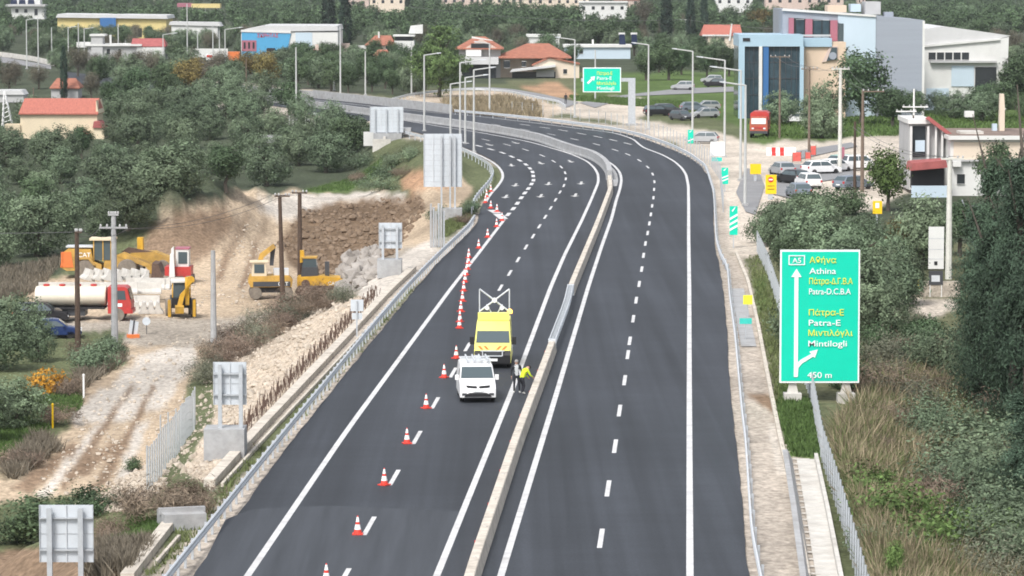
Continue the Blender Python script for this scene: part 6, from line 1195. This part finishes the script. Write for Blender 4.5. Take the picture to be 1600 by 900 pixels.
MB().prism([(f - 1.75, .6), (f, .6), (f + .05, 1.3), (f - .25, 2.5), (f - .45, 2.62), (f - 1.75, 2.62)], 'x', -1.15, 1.15).build('cab', 'truck_red', t_); MB().add([(1.165, f - 1.3, 1.65), (1.165, f - .35, 1.65), (1.165, f - .45, 2.35), (1.165, f - 1.3, 2.35)], [(0, 1, 2, 3)]).build('side_window', 'glass', t_); MB().add([(-1.0, f + .03, 1.62), (1.0, f + .03, 1.62), (1.0, f - .2, 2.42), (-1.0, f - .2, 2.42)], [(0, 1, 2, 3)]).build('windscreen', 'glass', t_)
MB().box((1.17, f - .9, 1.25), (.02, .5, .25)).build('door_plate', 'sign_white', t_); MB().box((0, f + .06, .75), (2.2, .15, .3)).build('bumper', 'truck_red', t_)
for s_ in (-1, 1):
    for y in (f - 1.0, -f + 1.8): wheel(t_, s_ * 1.0, y, .52, .35, 'tyre_dusty', 'tyre_dusty')
# wheel loader facing right
t_ = truck_frame(172, 434, 'large yellow wheel loader with dark cab standing behind the concrete barriers', 'loader', 'wheel_loader')
MB().prism([(-4.1, 1.0), (-3.9, 2.3), (-3.5, 2.6), (-1.5, 2.55), (-1.3, 1.5), (-.6, 1.2), (-.6, .8), (-3.6, .7)], 'x', -1.25, 1.25).build('engine_body', 'cat_yellow', t_); MB().prism([(-.5, .7), (2.2, .7), (2.4, 1.6), (1.2, 2.2), (-.4, 1.6)], 'x', -.75, .75).build('front_frame', 'cat_yellow', t_)
MB().box((1.02, -4.0, 1.7), (.7, .12, 1.2)).build('rear_grille', 'orange', t_); MB().prism([(-4.15, 1.0), (-3.0, 1.0), (-3.2, 2.35), (-3.9, 2.35)], 'x', 1.26, 1.30).build('tarpaulin', 'orange', t_)
MB().prism([(-1.35, 1.6), (.25, 1.6), (.15, 3.3), (-1.2, 3.3)], 'x', -.8, .8).build('cab', 'glass', t_); MB().box((0, -.55, 3.4), (2.0, 2.2, .18)).build('cab_roof', 'cream', t_); mb = MB()
for y in (-1.3, -.5, .2):
    for s_ in (-1, 1): mb.box((s_ * .82, y, 2.4), (.08, .1, 1.8))
mb.build('cab_frame', 'cat_yellow', t_); MB().box((0, -2.5, 2.75), (1.6, 2.4, .12)).build('engine_rails', 'steel_light', t_)
text('CAT', .55, (1.27, -2.6, 1.9), (math.pi / 2, 0, math.pi / 2), 'sign_white', t_, 'decal')
for s_ in (-1, 1):
    MB().prism([(.6, 2.0), (1.2, 2.2), (3.6, 1.2), (4.0, .4), (3.6, .4), (3.2, 1.0)], 'x', s_ * .55, s_ * .8).build('lift_arm', 'cat_yellow', t_); MB().prism([(-2.9, 1.2), (-2.6, 1.9), (-1.5, 1.9), (-1.1, 1.2), (-1.3, 1.2), (-1.7, 1.7), (-2.5, 1.7), (-2.7, 1.2)], 'x', s_ * .9, s_ * 1.45).build('mudguard', 'cat_yellow', t_)
    for y in (-2.0, 1.6): wheel(t_, s_ * 1.1, y, .85, .6, 'tyre_dusty', 'cat_yellow')
MB().prism([(3.7, .1), (4.9, .15), (4.6, .5), (4.3, 1.3), (3.8, 1.4)], 'x', -1.5, 1.5).build('bucket', 'rust', t_)
# second loader behind, seen at the right end of the barriers
t_ = truck_frame(238, 428, 'smaller yellow loader with raised linkage behind the big loader', 'loader', 'wheel_loader'); MB().prism([(-1.8, .8), (-1.8, 1.9), (.3, 2.0), (1.6, 1.5), (1.6, .7)], 'x', -.9, .9).build('body', 'cat_yellow', t_); MB().prism([(-2.6, 2.0), (-2.0, 2.4), (.6, 1.9), (1.2, 1.2), (.9, 1.1), (.2, 1.6), (-2.3, 1.9)], 'x', .5, .75).build('lift_arm', 'rust', t_); MB().box((0, -1.0, 2.6), (1.0, .5, 1.2)).build('exhaust_box', 'jcb_yellow', t_)
for s_ in (-1, 1):
    for y in (-1.3, 1.0): wheel(t_, s_ * .9, y, .65, .45, 'tyre_dusty', 'rim')
# white and red excavator seen end on
t_ = empty('excavator', on(280, 442), math.pi, 'white and red excavator seen end-on with upright white boom', 'excavator'); MB().box((0, 0, 1.0), (2.2, 2.4, .9)).build('house', 'truck_red', t_); MB().prism([(-.9, 1.3), (.2, 1.3), (.2, 2.9), (-.9, 2.9)], 'y', -.6, .9).build('cab', 'wall_white', t_); MB().box((-.4, .92, 2.2), (.75, .04, 1.0)).build('cab_window', 'glass', t_); MB().box((-.35, .1, 2.97), (1.2, 1.7, .14)).build('cab_roof', 'shop_pink', t_)
MB().prism([(.25, 1.2), (.65, 1.2), (.55, 3.0), (.35, 3.2)], 'y', .6, 1.1).build('boom', 'wall_white', t_); MB().prism([(.2, .5), (.7, .5), (.6, 2.6), (.3, 2.6)], 'y', 1.3, 1.7).build('dipper_arm', 'wall_white', t_)
for s_ in (-1, 1): MB().prism([(-1.5, .1), (-1.2, -.0), (1.2, 0), (1.5, .1), (1.6, .4), (1.2, .7), (-1.2, .7), (-1.6, .4)], 'x', s_ * .7, s_ * 1.2).build('track', 'tyre_dusty', t_)
MB().prism([(1.3, .0), (2.0, .1), (2.1, .5), (1.5, .7)], 'x', -.5, .7).build('bucket', 'rust', t_); MB().box((.0, 2.4, .35), (1.5, .7, .6)).build('blade', 'concrete_pale', t_)
# backhoe seen from behind
t_ = empty('backhoe', on(283, 496), math.pi + .15, 'yellow backhoe loader with folded digging arm at the edge of the track', 'backhoe'); MB().box((0, -.4, 1.2), (1.5, 2.6, .8)).build('body', 'black', t_); MB().prism([(-.65, 1.5), (.65, 1.5), (.6, 2.75), (-.6, 2.75)], 'y', -.9, .6).build('cab', 'glass', t_); MB().box((0, -.15, 2.82), (1.5, 1.8, .14)).build('cab_roof', 'wall_white', t_)
for s_ in (-1, 1): MB().box((s_ * .68, .62, 2.1), (.08, .08, 1.3)).build('cab_post', 'jcb_yellow', t_); MB().box((s_ * .95, .9, .8), (.22, .3, 1.3)).build('stabiliser', 'jcb_yellow', t_)
def arm(par, name, pts, x0, x1, m): return MB().prism(pts, 'x', x0, x1).build(name, m, par)
arm(t_, 'boom', [(.9, 1.0), (1.3, 1.1), (1.5, 2.3), (1.2, 3.2), (.95, 3.2), (1.15, 2.2)], -.55, -.25, 'jcb_yellow'); MB().prism([(-.45, 3.3), (-.8, 2.9), (.15, 1.9), (.5, .6), (.15, .5), (-.15, 1.7)], 'y', 1.3, 1.6).build('dipper_arm', 'jcb_yellow', t_); MB().prism([(1.5, .4), (2.0, .5), (2.1, 1.0), (1.6, 1.1)], 'x', -.1, .55).build('bucket', 'jcb_yellow', t_)
e = MB().lathe([(.28, 0), (.28, .35)], 12).build('ram', 'jcb_yellow', t_); e.location = (-.7, 1.3, 3.0); e.rotation_euler = UP
for s_ in (-1, 1): wheel(t_, s_ * .95, -.3, .72, .42, 'tyre_dusty', 'rim'); wheel(t_, s_ * .85, -2.2, .5, .3, 'tyre_dusty', 'rim')
# wheeled excavator facing left, dozer beside it
t_ = empty('excavator', on(424, 466), math.pi / 2 + .1, 'dusty cream wheeled excavator with open cab left of the dark poles', 'excavator'); MB().prism([(-1.6, 1.0), (1.7, 1.0), (1.9, 1.4), (1.7, 1.9), (-1.4, 1.9), (-1.7, 1.6)], 'x', -1.15, 1.15).build('house', 'cat_yellow', t_); MB().box((-1.17, 0, 1.25), (.03, 3.0, .4)).build('side_band', 'dark_grey', t_); text('CAT', .42, (-1.19, -.5, 1.12), (math.pi / 2, 0, -math.pi / 2), 'sign_white', t_, 'decal')
MB().prism([(.4, 1.9), (1.6, 1.9), (1.5, 3.0), (.5, 3.0)], 'x', -1.1, -.1).build('cab', 'cream', t_); MB().box((-1.12, 1.0, 2.5), (.03, .8, .7)).build('cab_window', 'glass', t_); MB().box((-.6, 1.0, 3.05), (1.2, 1.5, .12)).build('cab_roof', 'cream', t_); MB().box((.2, -.8, 2.15), (1.2, 1.2, .5)).build('engine_cover', 'steel_light', t_)
arm(t_, 'boom', [(1.0, 1.9), (1.4, 2.0), (.9, 3.6), (-.2, 4.4), (-.4, 4.1), (.6, 3.3)], .2, .55, 'cat_yellow'); arm(t_, 'dipper_arm', [(-.4, 4.3), (.0, 4.2), (.1, 2.6), (-.2, 2.6)], .6, .85, 'dark_grey'); MB().box((0, 0, .75), (1.9, 3.2, .4)).build('undercarriage', 'black', t_)
for s_ in (-1, 1):
    for y in (-1.2, 1.3): wheel(t_, s_ * .95, y, .52, .4, 'tyre_dusty', 'tyre_dusty')
t_ = empty('crawler_loader', on(500, 460), -math.pi / 2, 'yellow tracked loader with dark cab right of the dark poles', 'loader'); MB().prism([(-1.8, .7), (2.0, .7), (2.0, 1.4), (.2, 1.6), (-1.8, 1.5)], 'x', -1.0, 1.0).build('body', 'jcb_yellow', t_); MB().prism([(-1.5, 1.5), (-.1, 1.5), (-.2, 2.3), (-1.4, 2.3)], 'x', -.8, .8).build('cab_base', 'dark_grey', t_); MB().prism([(-1.4, 2.3), (-.2, 2.3), (-.3, 3.0), (-1.3, 3.0)], 'x', -.7, .7).build('cab', 'glass', t_)
arm(t_, 'boom', [(-1.6, 2.6), (-1.2, 2.7), (-1.3, 3.6), (-1.6, 3.6)], -.3, .3, 'jcb_yellow'); MB().box((0, -.85, 3.05), (1.5, 1.3, .12)).build('cab_roof', 'cat_yellow', t_); MB().box((.2, .6, 2.0), (.35, .35, 1.4)).build('exhaust', 'dark_grey', t_); text('CAT', .4, (1.02, .7, .85), (math.pi / 2, 0, math.pi / 2), 'sign_white', t_, 'decal')
e = MB().lathe([(.35, 0), (.35, .1)], 14).build('drive_wheel', 'rust', t_); e.location = (1.0, -1.1, .95); e.rotation_euler = (0, math.pi / 2, 0)
for s_ in (-1, 1): MB().prism([(-2.0, .3), (-1.7, 0), (1.7, 0), (2.0, .3), (1.7, .8), (-1.7, .8)], 'x', s_ * .75, s_ * 1.15).build('track', 'rust', t_)
MB().prism([(2.2, .1), (3.0, .2), (2.6, 1.1), (2.2, 1.1)], 'x', -1.1, 1.1).build('bucket', 'jcb_yellow', t_)
# concrete barrier stock
CBS = [(-.42, 0), (.42, 0), (.42, .12), (.2, .4), (.12, .9), (-.12, .9), (-.2, .4), (-.42, .12)]
bm0 = MB().prism(CBS, 'y', -2.0, 2.0).mesh('barrier_block', 'concrete_pale')
def block(px, py, dz, yaw, lab, g, sx=1.0, roll=0):
    o = link('barrier_block', bm0); p = on(px, py); o.location = p + Vector((0, 0, dz)); o.rotation_euler = (0, roll, yaw); o.scale = (1, sx, 1); return tag(o, lab, 'concrete block', g)
for i, x in enumerate((95, 135, 175, 212)): block(x, 481 - i * .5, 0, math.pi / 2 + .04, 'long concrete barrier lying in the lower layer of the stock pile', 'lower barrier stock', .95)
for i, x in enumerate((98, 138, 178, 215)): block(x, 474, .8, math.pi / 2 + .04, 'long concrete barrier lying in the second layer of the stock pile', 'second layer barrier stock', .95)
for i in range(7): block(136 + i * 14.5, 466, 1.5, .35, 'pale barrier piece standing side by side on top of the stock pile', 'top row barrier stock', .5, .25)
for i in range(4): block(214 + i * 11, 489, .0, .1, 'barrier piece seen end-on at the right end of the stock pile', 'end-on barrier stock', .4)
for i in range(3): block(228 + i * 4, 470, .95 + .0 * i, math.pi / 2 - .1, 'barrier lying across the end-on pieces at the right of the pile', 'crossing barrier stock', .8)
# red lorry at right
t_ = empty('lorry', on(1187, 214), math.pi - .12, 'faded red lorry parked facing the camera beside the green field', 'truck'); MB().prism([(-1.15, .7), (1.15, .7), (1.15, 1.9), (1.0, 2.75), (-1.0, 2.75), (-1.15, 1.9)], 'y', .9, 2.9).build('cab', 'truck_orange', t_); MB().prism([(-1.2, 1.0), (1.2, 1.0), (1.2, 3.1), (.8, 3.35), (-.8, 3.35), (-1.2, 3.1)], 'y', -3.6, .8).build('cargo_body', 'truck_red', t_)
MB().box((0, 2.92, 2.2), (1.9, .04, .75)).build('windscreen', 'lamp_glass', t_); MB().box((0, 2.95, .75), (2.3, .2, .35)).build('bumper', 'dark_grey', t_); MB().box((0, 2.92, 1.35), (1.7, .05, .25)).build('grille', 'truck_red', t_); MB().box((0, -.4, .8), (1.6, 6, .3)).build('chassis', 'black', t_)
for s_ in (-1, 1):
    MB().box((s_ * .75, 2.94, 1.25), (.3, .06, .2)).build('headlight', 'lamp_glass', t_); MB().box((s_ * 1.3, 2.7, 2.1), (.14, .12, .5)).build('mirror', 'black', t_)
    for y in (1.9, -2.2): wheel(t_, s_ * 1.0, y, .5, .3)
# plastic water barriers and red nets at the junction
wb = MB().prism([(-.3, 0), (.3, 0), (.3, .25), (.12, .45), (.12, .95), (-.12, .95), (-.12, .45), (-.3, .25)], 'y', -.7, .7)
for x, m, lab in ((1207, 'sign_white', 'leftmost white plastic barrier at the junction'), (1214.5, 'red', 'red plastic barrier between two white ones, left'), (1221, 'sign_white', 'middle white plastic barrier at the junction'), (1227.5, 'red', 'red plastic barrier between two white ones, right'), (1234, 'sign_white', 'rightmost white plastic barrier at the junction')):
    o = wb.build('plastic_barrier', m); o.location = on(x, 243); o.rotation_euler = (0, 0, math.pi / 2 + .05); tag(o, lab, 'barrier', 'plastic barriers at the junction')
for x0, x1, y0, yb, lab in ((1238, 1252, 236, 254, 'left red net panel round the junction dig'), (1258, 1267, 236, 250, 'solid red net panel beside the brown pole'), (1266, 1275, 226, 244, 'right red net panel behind the brown pole')):
    L = Loc((x0 + x1) / 2, yb); o = empty('net_panel', L.p, .2, lab, 'barrier', 'red net panels'); slab(L, (x0, y0 + 2, x1, yb - 2), -.02, .02, 'net', 'cloth_red', o)
    for x in (x0, x1): slab(L, (x - .4, y0, x + .4, yb), -.03, .03, 'stake', 'wood_brown', o)
L = Loc(1316, 266); tag(slab(L, (1313, 230, 1319, 266), -.3, .3, 'banner', 'shop_pink', None), 'narrow pink-red banner flag beside the pale junction pole', 'banner').location = L.p
L = Loc(208, 528); o = empty('works_sign', L.p, .2, 'tilted grey works sign with orange foot beside the track', 'sign'); MB().add([(L.X(200), 0, L.Z(524)), (L.X(214), 0, L.Z(527)), (L.X(217), 0, L.Z(503)), (L.X(204), 0, L.Z(500))], [(0, 1, 2, 3)]).add([(L.X(200), .05, L.Z(524)), (L.X(214), .05, L.Z(527)), (L.X(217), .05, L.Z(503)), (L.X(204), .05, L.Z(500))], [(3, 2, 1, 0)]).build('panel', 'sign_back', o); MB().tube((L.X(206), -.05, 0), (L.X(210), -.05, L.Z(500)), .05, n=6).build('stand', 'dark_grey', o); MB().box((0, 0, .12), (.9, .5, .3)).build('foot', 'orange', o)
L = Loc(229, 522); o = empty('works_sign', L.p, 0, 'small grey round works sign right of the tilted one', 'sign'); e = MB().lathe([(.3, 0), (.3, .04)], 14).build('disc', 'sign_back', o); e.rotation_euler = UP; e.location = (0, 0, .95); MB().tube((0, .05, -.1), (0, .05, 1.0), .03, n=6).build('stand', 'dark_grey', o)
L = Loc(323, 118); o = empty('road_sign', L.p, 0, 'small bright green road sign among trees at upper left', 'sign'); slab(L, (307, 109, 336, 117.5), -.05, .05, 'panel', 'sign_green', o); slab(L, (307, 108.5, 320, 111), -.08, -.051, 'pale_strip', 'sign_white', o)
for x in (311, 332): slab(L, (x - .6, 112, x + .6, 124), .051, .15, 'post', 'galvanised', o)
L = Loc(328, 96); o = empty('road_sign', L.p, 0, 'small red and white board below the tallest bare post', 'sign'); slab(L, (322, 84, 334, 94), -.05, .05, 'panel', 'sign_white', o); slab(L, (323, 86, 333, 90), -.08, -.051, 'stripe', 'red', o); slab(L, (327, 94, 328, 100), -.04, .04, 'post', 'galvanised', o)

# ------------------------------------------------------------------ people
def skin(name, verts, edges, radii, m, par=None, root=0, sub=1, mats=None, pick=None):
    me = bpy.data.meshes.new(name); me.from_pydata(verts, edges, []); o = link(name, me, None)
    md = o.modifiers.new('s', 'SKIN'); md.use_smooth_shade = True
    for i, r in enumerate(radii): me.skin_vertices[0].data[i].radius = r if hasattr(r, '__len__') else (r, r); me.skin_vertices[0].data[i].use_root = i == root
    sb = o.modifiers.new('u', 'SUBSURF'); sb.levels = sub; sb.render_levels = sub
    bpy.context.view_layer.update(); nm = bpy.data.meshes.new_from_object(o.evaluated_get(bpy.context.evaluated_depsgraph_get())); bpy.data.objects.remove(o)
    nm.name = name; nm.materials.clear()
    for q in (mats or [m]): nm.materials.append(M[q])
    if pick:
        for p in nm.polygons: p.material_index = pick(p.center)
    return link(name, nm, par)
def person(label, loc, yaw, J, pick, mats, head, hair, face=1, extra=None):
    """J: joint positions; one continuous skinned body, then hands' fingers, face, hair as parts"""
    o = empty('person', loc, yaw, label, 'person'); names = list(J); ix = {n: i for i, n in enumerate(names)}
    E_ = [('pelvis', 'waist'), ('waist', 'chest'), ('chest', 'neck'), ('neck', 'skull'), ('skull', 'crown')] + [(a + s_, b_ + s_) for s_ in 'LR' for a, b_ in (('shoulder', 'elbow'), ('elbow', 'wrist'), ('wrist', 'palm'), ('hip', 'knee'), ('knee', 'ankle'), ('ankle', 'toe'))] + [('chest', 'shoulder' + s_) for s_ in 'LR'] + [('pelvis', 'hip' + s_) for s_ in 'LR']
    RAD = {'pelvis': (.15, .12), 'waist': (.14, .11), 'chest': (.17, .12), 'neck': .055, 'skull': (.082, .098), 'crown': (.07, .08), 'shoulder': .075, 'elbow': .05, 'wrist': .033, 'palm': (.042, .022), 'hip': .095, 'knee': .065, 'ankle': .042, 'toe': .042}
    skin('body', [J[n] for n in names], [(ix[a], ix[b_]) for a, b_ in E_], [RAD[n.rstrip('LR') if n[-1] in 'LR' else n] for n in names], None, o, ix['pelvis'], 2, mats, pick)
    for s_ in 'LR':
        p = Vector(J['palm' + s_]); d = (p - Vector(J['wrist' + s_])).normalized(); side = d.cross(Vector((1, 0, 0))).normalized(); vs, es, rs = [], [], []
        for i, ln in enumerate((.065, .078, .072, .055)):
            a = p + side * (i - 1.5) * .021 + d * .01; vs += [a, a + d * ln * .55, a + d * ln + Vector((.012 if s_ == 'L' else -.012, 0, 0))]; es += [(3 * i, 3 * i + 1), (3 * i + 1, 3 * i + 2)]; rs += [.0095, .009, .008]
            skin('finger', vs[-3:], [(0, 1), (1, 2)], rs[-3:], 'skin', o, 0, 1)
        a = p + side * .035 - d * .035; skin('thumb', [a, a + side * .025 + d * .03, a + side * .028 + d * .06], [(0, 1), (1, 2)], [.012, .011, .009], 'skin', o, 0, 1)
    hd = Vector(J['skull']); cr = Vector(J['crown']); up = (cr - hd).normalized(); fw = Vector(head).normalized(); rt = fw.cross(up)
    mid = hd + up * .02
    for s_ in (-1, 1): MB().lathe([(.004, -.012), (.012, 0), (.004, .012)], 8, c=mid + fw * .088 + rt * s_ * .032 + up * .015).build('eye', 'black', o, True); MB().lathe([(.008, -.03), (.02, 0), (.008, .03)], 8, c=mid + rt * s_ * .088).build('ear', 'skin', o, True)
    MB().add([mid + fw * .092 + up * .015, mid + fw * .095 - up * .025 + rt * .016, mid + fw * .122 - up * .022, mid + fw * .095 - up * .025 - rt * .016], [(0, 1, 2), (0, 2, 3), (1, 3, 2), (0, 3, 1)]).build('nose', 'skin', o); MB().box(mid + fw * .093 - up * .055, (.045, .012, .010)).build('mouth', 'shop_pink', o)
    hv = MB().lathe([(.098, -.02), (.104, .03), (.092, .075), (.05, .11), (.01, .118)], 14, c=(0, 0, 0)).build('hair', hair, o, True); hv.location = hd + up * .05 - fw * .012; hv.rotation_euler = up.to_track_quat('Z', 'Y').to_euler(); return o
k0 = Vector((*map(float, ground(807, 614)), .004))
J = {'pelvis': (0, 0, .92), 'waist': (0, 0, 1.08), 'chest': (0, .01, 1.32), 'neck': (0, .01, 1.50), 'skull': (0, .02, 1.60), 'crown': (0, .015, 1.70), 'shoulderL': (.19, 0, 1.42), 'elbowL': (.27, -.02, 1.13), 'wristL': (.27, .07, .90), 'palmL': (.27, .09, .82), 'shoulderR': (-.19, 0, 1.42), 'elbowR': (-.27, -.03, 1.14), 'wristR': (-.25, .08, .92), 'palmR': (-.25, .11, .84),
     'hipL': (.10, 0, .86), 'kneeL': (.12, .03, .48), 'ankleL': (.13, -.02, .09), 'toeL': (.15, .15, .045), 'hipR': (-.10, 0, .86), 'kneeR': (-.13, .06, .48), 'ankleR': (-.15, .05, .09), 'toeR': (-.17, .22, .045)}
def pick1(c):
    if c.z < .11: return 4
    if c.z > 1.51 or (abs(c.x) > .2 and c.z < .915): return 0
    if c.z < .93: return 1
    if abs(c.x) < .085 and c.y > .02: return 3
    return 2
person('person in dark open jacket, pale shirt and white shoes standing by the barrier', k0, math.pi + .1, J, pick1, ['skin', 'trousers', 'jacket_dark', 'shirt_pale', 'shoe_white'], (0, 1, 0), 'hair_grey')
k0 = Vector((*map(float, ground(815, 616)), .004))       # bends over the barrier, back to us
J = {'pelvis': (0, 0, .84), 'waist': (0, .07, .99), 'chest': (0, .20, 1.20), 'neck': (0, .32, 1.33), 'skull': (0, .41, 1.37), 'crown': (0, .50, 1.40), 'shoulderL': (.20, .26, 1.26), 'elbowL': (.25, .38, 1.00), 'wristL': (.2, .56, .90), 'palmL': (.2, .62, .86), 'shoulderR': (-.20, .26, 1.26), 'elbowR': (-.25, .36, 1.00), 'wristR': (-.2, .52, .86), 'palmR': (-.2, .58, .80),
     'hipL': (.10, 0, .80), 'kneeL': (.11, .10, .45), 'ankleL': (.12, -.03, .09), 'toeL': (.13, .15, .045), 'hipR': (-.10, 0, .80), 'kneeR': (-.14, .18, .46), 'ankleR': (-.16, .12, .09), 'toeR': (-.17, .29, .045)}
def pick2(c):
    if c.z < .11: return 4
    if c.z > 1.27 and c.y > .30 and abs(c.x) < .12: return 0
    if c.y > .53 and c.z < .95: return 0
    if c.z < .90 and c.y < .3: return 1
    return 2
person('person in yellow high-visibility vest and dark trousers bending over beside the barrier', k0, -1.0, J, pick2, ['skin', 'trousers', 'vest_yellow', 'shirt_pale', 'shoe_white'], (0, .7, -.5), 'hair_dark')
k0 = on(884, 163)
J = {'pelvis': (0, 0, .92), 'waist': (0, 0, 1.08), 'chest': (0, .01, 1.32), 'neck': (0, .01, 1.50), 'skull': (0, .02, 1.60), 'crown': (0, .015, 1.70), 'shoulderL': (.19, 0, 1.42), 'elbowL': (.25, -.02, 1.13), 'wristL': (.25, .05, .90), 'palmL': (.25, .07, .82), 'shoulderR': (-.19, 0, 1.42), 'elbowR': (-.25, -.02, 1.14), 'wristR': (-.24, .05, .92), 'palmR': (-.24, .07, .84),
     'hipL': (.10, 0, .86), 'kneeL': (.11, .02, .48), 'ankleL': (.12, -.02, .09), 'toeL': (.13, .15, .045), 'hipR': (-.10, 0, .86), 'kneeR': (-.11, .02, .48), 'ankleR': (-.12, -.02, .09), 'toeR': (-.13, .15, .045)}
person('person in dark clothes standing far off at the slip road end', k0, math.pi, J, lambda c: 4 if c.z < .11 else 0 if c.z > 1.51 else 1 if c.z < .93 else 2, ['skin', 'trousers', 'jacket_dark', 'shirt_pale', 'black'], (0, 1, 0), 'hair_dark')
